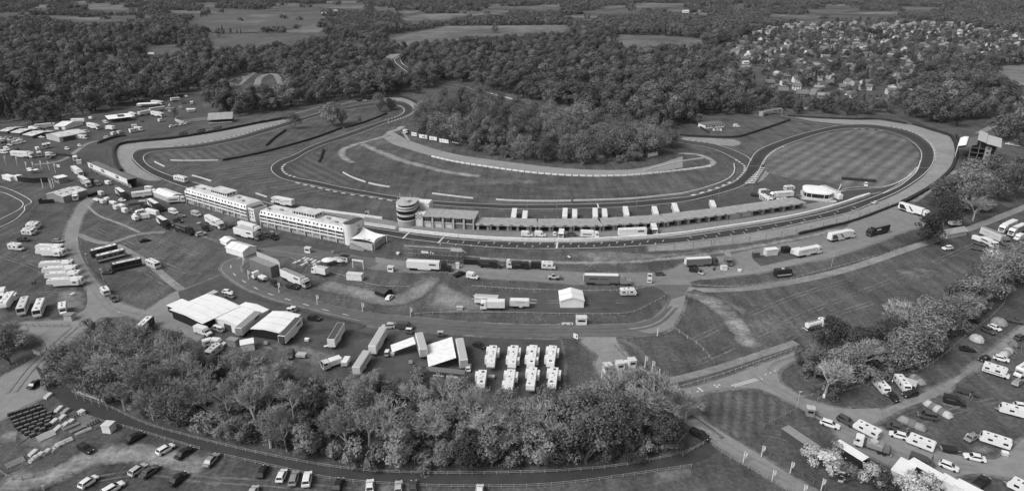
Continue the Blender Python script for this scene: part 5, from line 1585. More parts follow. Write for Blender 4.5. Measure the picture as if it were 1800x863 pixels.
def rigid_kit(L=8.0,h=3.5,box=True):
 def b():
  P=[]
  l=L/2
  if box:
   P.append(('box_body',MB().rbox(-l,l-2.45,2.45,.95,h,.08,.05),'body',None))
   P.append(('box_roof',MB().box(-l+.2,l-2.65,-1.05,1.05,h,h+.04),'roof',0))
   P.append(('rear_door',MB().box(-l-.03,-l-.002,-1.05,1.05,1.05,h-.12),'roof',0))
   P.append(('side_graphic',quad_box([(-l+1,-1.225,1.8),(l-3.4,-1.225,1.8),(l-3.4,-1.225,2.4),(-l+1,-1.225,2.4)],(0,-1,0),.012),'stripe',0))
  P.append(('chassis',MB().box(-l+.2,l-.4,-.5,.5,.55,.93),'mat_darkgrey',None))
  cab_parts(P,l-2.25,False,min(3.1,h))
  wheels(P,(-l+1.6,l-1.3),1.02,.48,.3)
  return P
 return kit('rigid_%.1f_%.1f_%d' % (L,h,box),b)
def tractor_kit():
 def b():
  P=[]
  P.append(('chassis',MB().box(-2.9,2.2,-.5,.5,.6,1.0),'mat_darkgrey',None))
  P.append(('fifth_wheel',MB().box(-1.9,-.7,-.6,.6,1.0,1.2),'mat_midgrey',None))
  cab_parts(P,.6,False,3.6)
  wheels(P,(-1.9,1.8),1.02,.5,.35)
  return P
 return kit('tractor',b)
def tanker_kit():
 def b():
  P=[]
  P.append(('tank',MB().cyl((-4.2,0,1.9),(1.6,0,1.9),1.0,1.0,14),'body',None))
  P.append(('tank_walkway',MB().box(-4,1.4,-.3,.3,2.9,3.0),'mat_grey',0))
  P.append(('side_box',MB().box(-3.5,1.2,-1.2,-1.03,.8,1.3),'mat_midgrey',None))
  P.append(('spray_bar',MB().box(-4.9,-4.6,-1.2,1.2,.5,.75),'mat_lightgrey',None))
  P.append(('chassis',MB().box(-4.6,3.8,-.5,.5,.55,.95),'mat_darkgrey',None))
  cab_parts(P,1.9,False,2.9)
  wheels(P,(-3.2,-1.9,3.1),1.02,.48,.3)
  return P
 return kit('tanker',b)
def sweeper_kit():
 def b():
  P=[]
  P.append(('hopper',MB().rbox(-2.6,1.4,2.4,1.1,2.7,.3,.2),'body',None))
  P.append(('hose_reel',MB().cyl((-.3,.2,2.72),(-.3,.2,3.1),.95,.95,14),'mat_lightgrey',None))
  P.append(('pump_unit',MB().box(-4.1,-2.7,-1.0,1.0,1.0,2.2),'mat_midgrey',None))
  P.append(('rear_pipe',MB().cyl((-4.0,-.7,2.3),(-4.4,.9,1.2),.22,.22,8),'mat_darkgrey',None))
  P.append(('rear_bar',MB().box(-4.7,-4.5,-1.2,1.2,.5,.8),'mat_lightgrey',None))
  P.append(('chassis',MB().box(-4.4,4.0,-.5,.5,.55,1.0),'mat_darkgrey',None))
  P.append(('engine_deck',MB().box(1.45,2.0,-1.1,1.1,1.0,2.2),'mat_darkgrey',None))
  cab_parts(P,2.1,False,2.9)
  wheels(P,(-3.0,-1.8,3.3),1.02,.48,.3)
  return P
 return kit('sweeper',b)
def caravan_kit(L=6.2,h=2.6,door=True):
 def b():
  P=[]
  l,w=L/2,2.3
  def prof(y):
   return [(-l+.1,y,.45),(l-.25,y,.45),(l,y,1.0),(l-.12,y,1.7),(l-.55,y,h-.1),(l-.9,y,h),(-l+.3,y,h),(-l,y,h-.25)]
  P.append(('body',MB().loft([prof(-w/2),prof(w/2)]),'body',None))
  for s in (-1,1):
   for (a,c) in ((-l+.7,-l+1.8),(.6,1.7)):
    P.append(('window',quad_box([(a,s*w/2,1.35),(c,s*w/2,1.35),(c,s*w/2,1.95),(a,s*w/2,1.95)],(0,s,0),.02),'glass',None))
  P.append(('front_window',quad_box([(l-.13,-.9,1.72),(l-.13,.9,1.72),(l-.42,.9,2.25),(l-.42,-.9,2.25)],(1,0,.5),.02),'glass',None))
  P.append(('rear_window',quad_box([(-l,-.8,1.5),(-l,.8,1.5),(-l,.8,2.05),(-l,-.8,2.05)],(-1,0,0),.02),'glass',None))
  for (x,y,c) in ((-l+1.6,0,.55),(.2,.15,.7),(l-1.6,-.1,.45)):
   P.append(('roof_hatch',MB().box(x-c/2,x+c/2,y-c/2,y+c/2,h,h+.09),'mat_darkgrey',None))
  P.append(('door',quad_box([(-.7,-w/2,.55),(0,-w/2,.55),(0,-w/2,2.3),(-.7,-w/2,2.3)],(0,-1,0),.025),'mat_lightgrey',None))
  P.append(('drawbar',MB().add([(l-.3,-.7,.5),(l+1.1,0,.5),(l-.3,.7,.5),(l-.3,-.7,.62),(l+1.1,0,.62),(l-.3,.7,.62)],[(0,1,2),(3,4,5),(0,1,4,3),(1,2,5,4)]),'mat_grey',None))
  P.append(('stripe',MB().box(-l+.35,l-.6,-w/2-.014,-w/2-.003,.8,.95),'stripe',None))
  wheels(P,(-.3,),w/2-.12,.34,.2)
  return P
 return kit('caravan_%.1f' % L,b)
def fifth_kit(L=10.0,slides=3,seed=0):
 def b():
  P=[]
  rd=random.Random(seed)
  l,w,h=L/2,2.45,3.3
  def prof(y):
   return [(-l,y,.7),(l-2.4,y,.7),(l-2.2,y,1.5),(l-.2,y,1.5),(l,y,2.0),(l-.35,y,h-.1),(l-.8,y,h),(-l+.2,y,h),(-l,y,h-.2)]
  P.append(('body',MB().loft([prof(-w/2),prof(w/2)]),'body',None))
  P.append(('stripe',MB().box(-l+.3,l-2.6,-w/2-.014,-w/2-.003,1.0,1.25),'stripe',None))
  spots=[(-l+1.6,-1,2.4),(-l+2.2,1,2.8),(1.2,-1,2.2),(1.6,1,1.8)][:slides]
  for (x,s,ll) in spots:
   P.append(('slide_out',MB().box(x-ll/2,x+ll/2,s*(w/2+.002) if s>0 else -w/2-.85,s*(w/2+.85) if s>0 else -w/2-.002,.95,2.9),'body',None))
   k=len(P)-1
   P.append(('window',MB().box(x-.6,x+.6,s*(w/2+.86)-.01,s*(w/2+.86)+.01,1.8,2.4),'glass',k))
  for i in range(4):
   x,y=-l+1.3+i*(L-2.6)/3,rd.uniform(-.4,.4)
   c=rd.choice((.4,.5,.75))
   P.append(('roof_hatch',MB().box(x-c/2,x+c/2,y-c/2,y+c/2,h,h+.1),'mat_darkgrey' if i!=2 else 'mat_lightgrey',None))
  P.append(('air_conditioner',MB().rbox(-.5,.4,.7,h,h+.3,.1,.08),'mat_white',None))
  P.append(('rear_window',quad_box([(-l,-.85,1.9),(-l,.85,1.9),(-l,.85,2.5),(-l,-.85,2.5)],(-1,0,0),.02),'glass',None))
  P.append(('door',quad_box([(-.2,-w/2,.8),(.5,-w/2,.8),(.5,-w/2,2.7),(-.2,-w/2,2.7)],(0,-1,0),.02),'mat_grey',None))
  P.append(('step',MB().box(-.3,.6,-w/2-.7,-w/2-.05,.25,.35),'mat_grey',None))
  for x in (-1.6,-.7):
   for s in (-1,1):
    P.append(('wheel',wheel_mb(x,s*(w/2-.2),.38,.25),'rubber',None))
  for s in (-1,1):
   P.append(('landing_leg',MB().box(l-2.9,l-2.75,s*.8-.07,s*.8+.07,0,.7),'mat_grey',None))
  return P
 return kit('fifth_%.1f_%d_%d' % (L,slides,seed),b)
def coach_kit(L=10.5,h=3.2,seed=0):
 def b():
  P=[]
  rd=random.Random(seed)
  l,w=L/2,2.5
  def prof(y):
   return [(-l,y,.45),(l-.15,y,.45),(l,y,1.0),(l-.12,y,1.6),(l-.45,y,h-.15),(l-.7,y,h),(-l+.15,y,h),(-l,y,h-.15)]
  P.append(('body',MB().loft([prof(-w/2),prof(w/2)]),'body',None))
  P.append(('roof_panel',MB().box(-l+.25,l-.85,-w/2+.15,w/2-.15,h,h+.04),'roof',None))
  P.append(('windscreen',quad_box([(l-.1,-1.12,1.65),(l-.1,1.12,1.65),(l-.4,1.1,h-.3),(l-.4,-1.1,h-.3)],(1,0,.2),.02),'glass',None))
  P.append(('rear_window',quad_box([(-l,-.9,1.9),(-l,.9,1.9),(-l,.9,2.5),(-l,-.9,2.5)],(-1,0,0),.02),'glass',None))
  for s in (-1,1):
   x=-l+.9
   while x<l-2.2:
    ww_=rd.choice((.9,1.3,1.7))
    P.append(('window',quad_box([(x,s*w/2,1.75),(x+ww_,s*w/2,1.75),(x+ww_,s*w/2,2.4),(x,s*w/2,2.4)],(0,s,0),.02),'glass',None))
    x+=ww_+rd.uniform(.3,.9)
   P.append(('stripe',MB().box(-l+.3,l-.4,s*(w/2+.008)-.006,s*(w/2+.008)+.006,.8,1.35),'stripe',None))
  for i in range(3):
   x=-l+1.6+i*(L-3.4)/2
   P.append(('roof_hatch',MB().box(x-.35,x+.35,-.35,.35,h+.04,h+.13),'mat_darkgrey',None))
  P.append(('air_conditioner',MB().rbox(-.9,.2,.8,h+.04,h+.33,.1,.08),'mat_offwhite',None))
  wheels(P,(-l+2.4,l-2.2),w/2-.15,.45,.28)
  return P
 return kit('coach_%.1f_%.1f_%d' % (L,h,seed),b)
def motorhome_kit(L=7.0):
 def b():
  P=[]
  l,w,h=L/2,2.3,2.95
  def prof(y):
   return [(-l,y,.5),(l-1.6,y,.5),(l-1.6,y,1.9),(l-.95,y,2.1),(l-.9,y,h-.3),(l-1.4,y,h),(-l+.1,y,h),(-l,y,h-.1)]
  P.append(('body',MB().loft([prof(-w/2),prof(w/2)]),'body',None))
  def cp(y):
   return [(l-1.62,y,.4),(l,y,.4),(l,y,.95),(l-.75,y,1.2),(l-1.3,y,1.95),(l-1.62,y,1.95)]
  P.append(('cab',MB().loft([cp(-.98),cp(.98)]),'body',None))
  P.append(('windscreen',quad_box([(l-.8,-.9,1.27),(l-.8,.9,1.27),(l-1.22,.88,1.86),(l-1.22,-.88,1.86)],(1,0,.8),.03),'glass',1))
  for s in (-1,1):
   for (a,c) in ((-l+.6,-l+1.7),(-.3,1.0)):
    P.append(('window',quad_box([(a,s*w/2,1.55),(c,s*w/2,1.55),(c,s*w/2,2.15),(a,s*w/2,2.15)],(0,s,0),.02),'glass',None))
   P.append(('stripe',MB().box(-l+.3,l-1.8,s*(w/2+.01)-.007,s*(w/2+.01)+.007,.9,1.1),'stripe',None))
  for (x,c) in ((-l+1.3,.5),(0,.6),(l-2.0,.4)):
   P.append(('roof_hatch',MB().box(x-c/2,x+c/2,-c/2,c/2,h,h+.09),'mat_darkgrey',None))
  wheels(P,(-l+1.6,l-.95),w/2-.18,.36,.22)
  return P
 return kit('motorhome_%.1f' % L,b)
def trailer_kit(L=3.6,h=2.3):
 def b():
  P=[]
  l=L/2
  P.append(('body',MB().rbox(-l,l,1.9,.5,h,.1,.08),'body',None))
  P.append(('door',MB().box(-l-.03,-l-.002,-.8,.8,.6,h-.15),'mat_lightgrey',None))
  P.append(('drawbar',MB().box(l,l+1.2,-.07,.07,.45,.57),'mat_grey',None))
  wheels(P,(0,),.85,.32,.2)
  return P
 return kit('trailer_%.1f_%.1f' % (L,h),b)
def buggy_kit():
 def b():
  P=[]
  P.append(('body',MB().rbox(-1.2,1.2,1.2,.3,.8,.1,.1),'body',None))
  P.append(('roof',MB().box(-1.15,.75,-.6,.6,1.78,1.86),'roof',None))
  P.append(('seat',MB().box(-.5,.1,-.5,.5,.8,1.0).box(-.62,-.5,-.5,.5,.8,1.35),'mat_darkgrey',None))
  for (x,y) in ((-1.1,-.55),(-1.1,.55),(.7,-.55),(.7,.55)):
   P.append(('roof_post',MB().box(x-.03,x+.03,y-.03,y+.03,.78,1.78),'mat_lightgrey',None))
  wheels(P,(-.8,.8),.5,.24,.18)
  return P
 return kit('buggy',b)
def telehandler_kit():
 def b():
  P=[]
  P.append(('chassis',MB().rbox(-2.2,2.0,1.9,.6,1.3,.15,.1),'body',None))
  P.append(('cab',MB().loft([[(-.9,-.95,1.3),(.7,-.95,1.3),(.7,-.1,1.3),(-.9,-.1,1.3)],[(-.75,-.9,2.5),(.4,-.9,2.5),(.4,-.15,2.5),(-.75,-.15,2.5)]]),'mat_lightgrey',None))
  P.append(('cab_window',MB().box(-.6,.45,-.965,-.94,1.5,2.3),'glass',1))
  P.append(('boom',MB().add([(-2.1,.3,1.6),(2.6,.3,1.0),(2.6,.7,1.0),(-2.1,.7,1.6),(-2.1,.3,2.0),(2.6,.3,1.35),(2.6,.7,1.35),(-2.1,.7,2.0)],[(3,2,1,0),(4,5,6,7),(0,1,5,4),(1,2,6,5),(2,3,7,6),(3,0,4,7)]),'mat_grey',None))
  P.append(('fork_carriage',MB().box(2.6,2.8,-.7,1.3,.3,1.4),'mat_darkgrey',None))
  for y in (-.4,.9):
   P.append(('fork',MB().box(2.8,4.0,y-.08,y+.08,.3,.4),'mat_darkgrey',None))
  wheels(P,(-1.4,1.4),.95,.58,.4)
  return P
 return kit('telehandler',b)
def tunnel_tent_kit(L=5.0,r=1.3,n=4):
 def b():
  P=[]
  for i in range(n):
   x0,x1=-L/2+L*i/n,-L/2+L*(i+1)/n
   rings=[]
   for x in (x0,(x0+x1)/2,x1-.02):
    k=.93 if x!=(x0+x1)/2 else 1.0
    e=1.0 if 0<i<n-1 else .88
    rings.append([(x,math.cos(q)*r*k*e*1.15,max(0,math.sin(q)*r*k*e*1.2)) for q in [j*math.pi/10 for j in range(11)]])
   P.append(('section',MB().loft(rings),'body' if i % 2==0 else 'stripe',None))
  for s in (-1,1):
   P.append(('end_panel',MB().loft([[(s*L/2,math.cos(q)*r*1.0,max(0,math.sin(q)*r*1.02)) for q in [j*math.pi/8 for j in range(9)]],[(s*(L/2+.7),math.cos(q)*r*.7,max(0,math.sin(q)*r*.25)) for q in [j*math.pi/8 for j in range(9)]]]),'body',None))
  for i in range(3):
   for s in (-1,1):
    x=-L/2+L*(i+.5)/3
    P.append(('guy_line',MB().cyl((x,s*r*1.05,r*.7),(x,s*(r+1.3),0),.025,.025,3),'mat_lightgrey',None))
  return P
 return kit('tunnel_%.1f_%.1f_%d' % (L,r,n),b)
def dome_tent_kit(r=1.8,h=1.9):
 def b():
  P=[]
  rings=[]
  for k in range(5):
   a=k*math.pi/2/5
   rings.append([(math.cos(q)*r*math.cos(a),math.sin(q)*r*.85*math.cos(a),h*math.sin(a)) for q in [j*math.pi/6 for j in range(12)]])
  P.append(('canopy',MB().loft(rings),'body',None))
  for q in (0.5,1.55,2.6):
   m_=MB()
   for k in range(6):
    a0,a1=k*math.pi/6,(k+1)*math.pi/6
    pt=lambda a:Vector((math.cos(q)*r*math.cos(a),math.sin(q)*r*.85*math.cos(a),h*math.sin(a)*.98+.02))
    m_.cyl(pt(a0),pt(a1),.05,.05,4)
   P.append(('pole',m_,'mat_darkgrey',None))
  P.append(('doorway',MB().add([(r*.78,-.45,.05),(r*.78,.45,.05),(r*.6,.3,1.2),(r*.6,-.3,1.2),(r*.82,-.45,.05),(r*.82,.45,.05),(r*.66,.3,1.2),(r*.66,-.3,1.2)],[(4,5,6,7),(0,1,5,4),(2,3,7,6),(1,2,6,5),(3,0,4,7)]),'mat_darkgrey',None))
  return P
 return kit('dome_%.1f' % r,b)
def awning_kit(w=6,d=4,h0=2.6,h1=2.0):
 def b():
  P=[('fabric',MB().add([(-w/2,0,h0),(w/2,0,h0),(w/2,-d,h1),(-w/2,-d,h1),(-w/2,0,h0+.08),(w/2,0,h0+.08),(w/2,-d,h1+.08),(-w/2,-d,h1+.08)],[(3,2,1,0),(4,5,6,7),(0,1,5,4),(1,2,6,5),(2,3,7,6),(3,0,4,7)]),'body',None)]
  for s in (-1,1):
   P.append(('pole',MB().cyl((s*(w/2-.1),-d+.1,0),(s*(w/2-.1),-d+.1,h1),.06,.06,5),'mat_grey',None))
  return P
 return kit('awning_%.1f_%.1f_%.1f_%.1f' % (w,d,h0,h1),b)
CAT={'hatch':'car','saloon':'car','estate':'car','suv':'car','people':'car','pickup':'pickup'}
NAMES={'hatch':'parked_car','saloon':'parked_car','estate':'parked_car','suv':'parked_car','people':'parked_car','pickup':'pickup'}
def V(kind,x,y,dx,dy,label,body='white',roof=None,cab=None,stripe=None,group=None,scale=1.0,raw=False,**kw):
 """x, y: middle of the thing as seen in the photo tile; (dx, dy): which way its front points there"""
 px,py=(x,y) if raw else T(x,y)
 if kind=='artic' and 'style' not in kw:
  kw['style']='logo'
  stripe=stripe or ('lightgrey' if body in ('white','offwhite') else 'midgrey')
 hh={'artic':2.2,'rigid':1.8,'van':1.2,'caravan':1.4,'fifth':1.8,'coach':1.7,'motorhome':1.5,'tractor':1.8,'trailer':1.2,'tanker':1.6,'sweeper':1.6,'tunnel':.8,'dome':.8,'buggy':.9,'telehandler':1.2,'awning':2.2}.get(kind,.75)
 p=G(px,py,hh*scale)
 loc=(p.x,p.y,0.26)
 rz=heading(px,py,dx,dy,hh)
 name,cat={'artic':('articulated_lorry','lorry'),'rigid':('box_truck','truck'),'van':('van','van'),'caravan':('caravan','caravan'),'fifth':('large_caravan','caravan'),'coach':('coach_motorhome','motorhome'),'motorhome':('motorhome','motorhome'),'tractor':('tractor_unit','lorry'),'trailer':('small_trailer','trailer'),'tanker':('water_tanker','tanker'),'sweeper':('tanker_truck','truck'),'tunnel':('tunnel_tent','tent'),'dome':('dome_tent','tent'),'buggy':('golf_buggy','buggy'),'telehandler':('telehandler','telehandler'),'awning':('awning','awning')}.get(kind,(NAMES.get(kind),CAT.get(kind)))
 if kind=='artic' and kw.get('nocab'):
  name,cat='lorry_trailer','trailer'
 parts={'artic':artic_kit,'rigid':rigid_kit,'van':van_kit,'caravan':caravan_kit,'fifth':fifth_kit,'coach':coach_kit,'motorhome':motorhome_kit,'tractor':tractor_kit,'trailer':trailer_kit,'tanker':tanker_kit,'sweeper':sweeper_kit,'tunnel':tunnel_tent_kit,'dome':dome_tent_kit,'buggy':buggy_kit,'telehandler':telehandler_kit,'awning':awning_kit}.get(kind,lambda**k:car_kit(kind))(**kw)
 t=thing(name,label,cat,loc,rz,group,scale)
 fab=kind in ('tunnel','dome','awning')
 pre='mat_' if fab else 'paint_'
 put(t,parts,{'body':pre+body,'roof':pre+(roof or body),'cab':'paint_'+(cab or body),'stripe':pre+(stripe or 'darkgrey')})
 return t
# ---- lorries and cars of the upper-left paddock
tile(0,190,6.639)
V('rigid',400,245,1,.05,'white transporter with open dark side beside the linked hut roofs','white',stripe='black',L=7.5)
V('artic',530,208,1,-.1,'white artic parked along the wood behind the gabled warehouse','offwhite','white',TL=11,h=3.7)
V('artic',935,148,1,0,'uncoupled white box trailer below the wood right of the marquee','white',nocab=True,TL=10.5,h=3.6)
V('artic',1090,212,1,.2,'white artic pointing right in the open upper paddock','white',stripe='grey',style='logo',TL=12)
V('motorhome',970,342,1,.08,'white motorhome beside the warehouse bay','white')
V('tractor',520,442,.15,1,'left one of two white tractor units facing the camera','white',cab='white')
V('tractor',567,432,.15,1,'right one of two white tractor units facing the camera','white',cab='white')
V('artic',262,542,1,.06,'long white artic standing behind the spectator mound','white','white',TL=13.5,style='logo',stripe='lightgrey')
V('tractor',455,535,.5,1,'white tractor unit parked behind the long white artic','white',cab='white')
V('rigid',560,562,.05,1,'tall white truck seen head-on in the paddock lane','offwhite',cab='offwhite',L=7,h=3.7)
V('tractor',890,585,-.7,.6,'white tractor unit with dark stripes beside the bale heap','white',cab='white')
V('saloon',485,340,1,.05,'white car in front of the warehouse gable','white')
for i,(x,y,c,l) in enumerate(((20,358,'white','nearest the frame in the back row'),(88,347,'offwhite','second in the back row'),(30,380,'grey','at the left of the middle row'),(70,376,'lightgrey','next along the middle row'),(105,374,'white','centre of the middle row'),(190,366,'white','below the linked huts'),(235,368,'offwhite','right below the linked huts'),(45,402,'darkgrey','in the front row'),(115,432,'white','alone before the vans'),(60,440,'grey','by the dark tents'),(610,290,'lightgrey','behind the warehouse'),(560,300,'grey','beside the warehouse wall'))):
 V('hatch',x,y,1,.15*(-1)**i,'%s car in the far-left paddock park, %s' % ({'white':'white','offwhite':'off-white','grey':'grey','lightgrey':'silver','darkgrey':'dark'}[c],l),c,group='cars in the far-left paddock park')
V('van',190,408,1,-.1,'left one of two white vans in the far-left park','white',L=5.5)
V('van',245,392,1,-.1,'right one of two white vans in the far-left park','white',L=5.5)
V('dome',40,450,1,0,'dark dome tent at the far-left edge of the paddock','darkgrey')
V('dome',180,482,1,0,'dark tent behind the long white artic','darkgrey',r=2.4)
V('van',45,515,1,.1,'white service van behind the black hoarding at the far left','white')
tile(0,180,3.923)
V('artic',533,476,.8,.5,'upper one of two liveried transporters nose to tail by the lane','white','white',cab='white',stripe='midgrey',style='slash',TL=12)
V('artic',583,546,.8,.5,'lower one of two liveried transporters nose to tail by the lane','lightgrey','white',cab='white',stripe='black',style='slash',TL=12)
V('van',633,540,.8,.55,'dark van behind the liveried transporter','black',L=5.2)
V('van',672,560,.8,.55,'grey van ahead of the dark van in the lane','midgrey',L=5.2)
V('rigid',523,648,-.35,1,'white box truck beside the white-roofed shed','white',cab='white',L=8)
V('suv',740,245,1,-.05,'white pickup on the bank road above the first bend','white')
V('rigid',760,178,-1,-.15,'white race truck with dark wedge beside the upper bank road','white',L=9)
V('van',788,216,1,-.3,'white van on the upper paddock verge','white',L=5)
V('van',830,207,1,-.3,'second white van on the upper paddock verge','offwhite',L=5)
V('motorhome',925,195,1,-.2,'white camper with awning on the upper paddock verge','white')
V('motorhome',958,184,1,.1,'white camper furthest along the upper paddock verge','white')
tile(180,160,7.5)
V('rigid',405,315,1,.2,'white truck behind the big open awning','white',L=9)
V('artic',560,287,1,-.2,'white artic with dark wheels left of the broad white truck','white',TL=9,h=3.6)
V('artic',725,305,1,.15,'broad white transporter in the middle of the upper paddock','white',TL=12,h=3.8)
V('artic',730,238,1,-.15,'pale truck behind the broad white transporter','offwhite',TL=11,h=3.6)
V('artic',725,153,1,.08,'white transporter furthest back against the wood','white',TL=10,h=3.6)
V('van',500,190,1,0,'white van at the end of the back awning','white')
V('van',778,388,1,-.2,'lone white van on open paddock tarmac','white',L=5)
V('hatch',882,192,.4,.6,'white car behind the parked race trailers','white')
V('rigid',900,240,1,.05,'low grey transporter beside the pale truck','grey',L=9,h=2.8)
V('artic',980,108,1,-.12,'small white box trailer at the top of the paddock','white',nocab=True,TL=8,h=3.4)
V('rigid',1020,72,1,-.15,'dark truck half hidden by the wood at the paddock top','darkgrey',L=6)
V('hatch',1110,72,1,.15,'white car at the top of the paddock lane','white')
V('suv',1075,160,-1,.05,'dark vehicle with trailer near the paddock lane','darkgrey')
V('caravan',1180,158,.3,-1,'white caravan near the paddock lane','white',L=5)
V('caravan',1165,265,1,-.1,'white caravan with pale awning below the lane bend','white',L=5.5)
V('awning',1170,240,1,0,'pale awning over the caravan below the lane bend','offwhite',w=8,d=2)
for i,(x,y,k,c,l) in enumerate(((920,468,'suv','white','first of four by the white hoarding'),(985,457,'hatch','lightgrey','second of four by the white hoarding'),(1050,447,'suv','white','third of four by the white hoarding'),(1125,428,'suv','offwhite','last of four by the white hoarding'))):
 V(k,x,y,1,-.2,'parked car below the paddock, '+l,c)
t=thing('open_awning','big white team awning with a dark centre panel between trucks','awning',G(211,213),heading(211,213,1,-.12))
part('roof',MB().loft([[(-9,-6,3.2),(9,-6,3.2),(9,6,4.4),(-9,6,4.4)],[(-9,-6,3.4),(9,-6,3.4),(9,6,4.6),(-9,6,4.6)]]),'canvas',t)
part('dark_panel',MB().loft([[(-1,-3,3.72),(4,-3,3.72),(4,4,4.42),(-1,4,4.42)],[(-1,-3,3.76),(4,-3,3.76),(4,4,4.46),(-1,4,4.46)]]),'mat_darkgrey',t)
for x in (-8.8,0,8.8):
 for y in (-5.8,5.8):
  shared('post',unit(.15,.15,3.25),'mat_grey',t,(x,y,0))
part('side_wall',MB().box(-8.9,8.9,5.85,5.95,0,3.9),'mat_darkgrey',t)
t=thing('team_awning','white flat awning between the furthest trucks by the wood','awning',G(260,188),heading(260,188,1,-.05))
part('roof',MB().box(-8,8,-4,4,3.0,3.2),'canvas',t)
for x in (-7.8,7.8):
 for y in (-3.8,3.8):
  shared('post',unit(.15,.15,3.0),'mat_grey',t,(x,y,0))
# ---- main paddock in front of the hospitality building
tile(140,270,6.64)
V('artic',490,470,.83,.56,'dark team transporter with white roof and slash nearest the pit shed','black','white',cab='black',stripe='white',style='slash',TL=11.5)
V('artic',872,605,.85,.5,'dark team transporter with white roof in the middle of three','black','white',cab='black',stripe='white',style='slash',TL=11.5)
V('artic',980,805,.85,.5,'dark team transporter with white roof nearest the grass','black','white',cab='black',stripe='white',style='slash',TL=9)
V('artic',760,468,1,-.12,'white transporter parked before the long awning marquee','white',TL=9.5,h=3.5)
V('van',822,412,1,.1,'white van behind the transporter by the long awning','white')
V('rigid',1128,542,1,-.1,'white box truck at the end of the long awning marquee','white',L=8.5)
for i,(x,y,l_,h_,lab) in enumerate(((272,565,3.6,2.2,'second in line'),(320,532,3.0,1.8,'behind the second'),(392,572,5.0,1.6,'low and long'),(430,637,3.4,2.4,'fourth in line'),(490,607,4.6,1.6,'low behind the fourth'),(530,672,3.4,2.6,'last in line'),(252,470,3.6,2.4,'furthest back by the dark screen'),(185,530,2.2,1.3,'smallest at the lane'),(215,540,2.2,1.3,'low beside the smallest'))):
 V('trailer',x,y,1,.35,'small white team trailer beside the camp grass, '+lab,'white' if i % 3 else 'offwhite',group='small team trailers',L=l_,h=h_)
V('van',690,695,-1,.25,'white camper van with open side beside the plain white van','white',stripe='black',L=5.4)
V('van',745,737,-1,.1,'plain white van at the edge of the camp grass','white',cabw=False,L=5.6)
V('trailer',850,690,1,.25,'long pale trailer between the dark transporters','white','white',L=8.5,h=2.6)
V('coach',1180,297,-1,-.25,'white coach standing on the track above the hospitality building','white','white',stripe='lightgrey',L=10.5)
V('pickup',1150,787,1,.35,'black pickup beside the black articulated lorry','black')
t=thing('black_awning','black flat awning with tables between small trailers','awning',G(241,367),heading(241,367,1,-.15))
part('roof',MB().box(-3.5,3.5,-2.2,2.2,2.4,2.6),'mat_black',t)
for x in (-3.3,3.3):
 for y in (-2.0,2.0):
  shared('post',unit(.12,.12,2.4),'mat_grey',t,(x,y,0))
for k in range(4):
 shared('table',unit(1.2,.7,.75),'mat_lightgrey',t,(-2.4+k*1.5,-1.0,0))
t=thing('dark_screen','dark low screen fence at the end of the trailers by the lane','screen',G(164,345),heading(164,345,1,-.35))
part('panel',MB().box(-3,3,-.1,.1,0,1.8),'mat_black',t)
tile(320,310,8.63)
V('artic',490,692,.88,.42,'white transporter with swooping stripe before the western hospitality block','white','white',cab='white',stripe='darkgrey',style='sweep',TL=12)
V('van',362,785,.88,.42,'black van with pale roof beside the white swoosh transporter','black',L=5.4)
tile(300,380,3.923)
V('artic',530,120,.95,.22,'white-sided transporter with grey roof nearest the gabled marquee','white','lightgrey',cab='midgrey',stripe='black',style='window',TL=12.5)
V('artic',545,80,.9,.25,'white transporter hidden behind the grey-roofed one','white','white',cab='white',TL=11)
V('van',706,143,.9,.35,'black van in front of the eastern hospitality block','black',L=5.0)
V('suv',655,130,.9,.35,'dark car tucked between the transporters and the black van','darkgrey')
V('artic',90,88,.92,.3,'black articulated lorry beside the bay markings','black','darkgrey',cab='black',TL=9.5,h=3.6)
V('suv',210,125,1,-.25,'silver estate parked in the marked bays','lightgrey')
V('pickup',48,35,.9,.3,'dark pickup up beside the bay entrance','black')
V('artic',858,428,.9,.38,'white and dark transporter with ragged livery edge on the lower grass','white','grey',cab='lightgrey',stripe='darkgrey',style='window',TL=13)
V('rigid',1030,378,-1,-.22,'white horsebox-like truck beside the picnic parasols','white','lightgrey',cab='white',L=7.2)
V('pickup',840,487,1,.2,'black pickup below the ragged-livery transporter','black')
V('rigid',605,415,-.85,-.45,'dark recovery truck carrying white gear on the verge','darkgrey',cab='white',box=False,L=7)
V('trailer',635,425,.85,.3,'white plant trailer behind the recovery truck','white',L=3.4,h=1.8)
V('suv',720,465,.6,.4,'dark machine parked by the banner post','black')
V('hatch',393,522,1,.15,'white sports car at the top corner of the marquee yard','white')
V('buggy',395,545,1,.2,'white-roofed golf buggy behind the sports car','grey','white')
V('buggy',418,553,1,.2,'second white-roofed golf buggy by the sports car','grey','white')
V('buggy',825,655,1,.15,'pale long golf buggy in the middle of the yard','grey','white')
V('buggy',850,645,1,.15,'golf buggy tucked behind the pale long one','grey','white')
V('buggy',320,775,1,.2,'white-roofed buggy between two marquees','grey','white')
V('buggy',345,785,1,.2,'second white-roofed buggy between two marquees','grey','white')
V('suv',990,705,1,.12,'black car on the yard beside the third marquee','black')
V('van',222,792,.95,.3,'long white van beside the largest marquee','white',cabw=False,L=6.6,h=2.6)
V('artic',555,730,.72,-.62,'open-sided white transporter alongside the middle marquee','white','grey',nocab=True,TL=12,h=3.8,style='window',stripe='black')
V('artic',842,778,.66,-.72,'dark-roofed transporter alongside the dark-walled marquee','white','darkgrey',nocab=True,TL=12.5,h=3.8,style='window',stripe='black')
tile(600,380,3.923)
V('artic',590,340,1,.05,'plain white artic with black bonneted tractor behind the scaffold stand','white','white',cab='black',us=True,TL=13.5,style='window',stripe='darkgrey')
V('rigid',1010,327,1,.05,'black recovery truck in the row below the straight','black',cab='black',L=8,h=2.8)
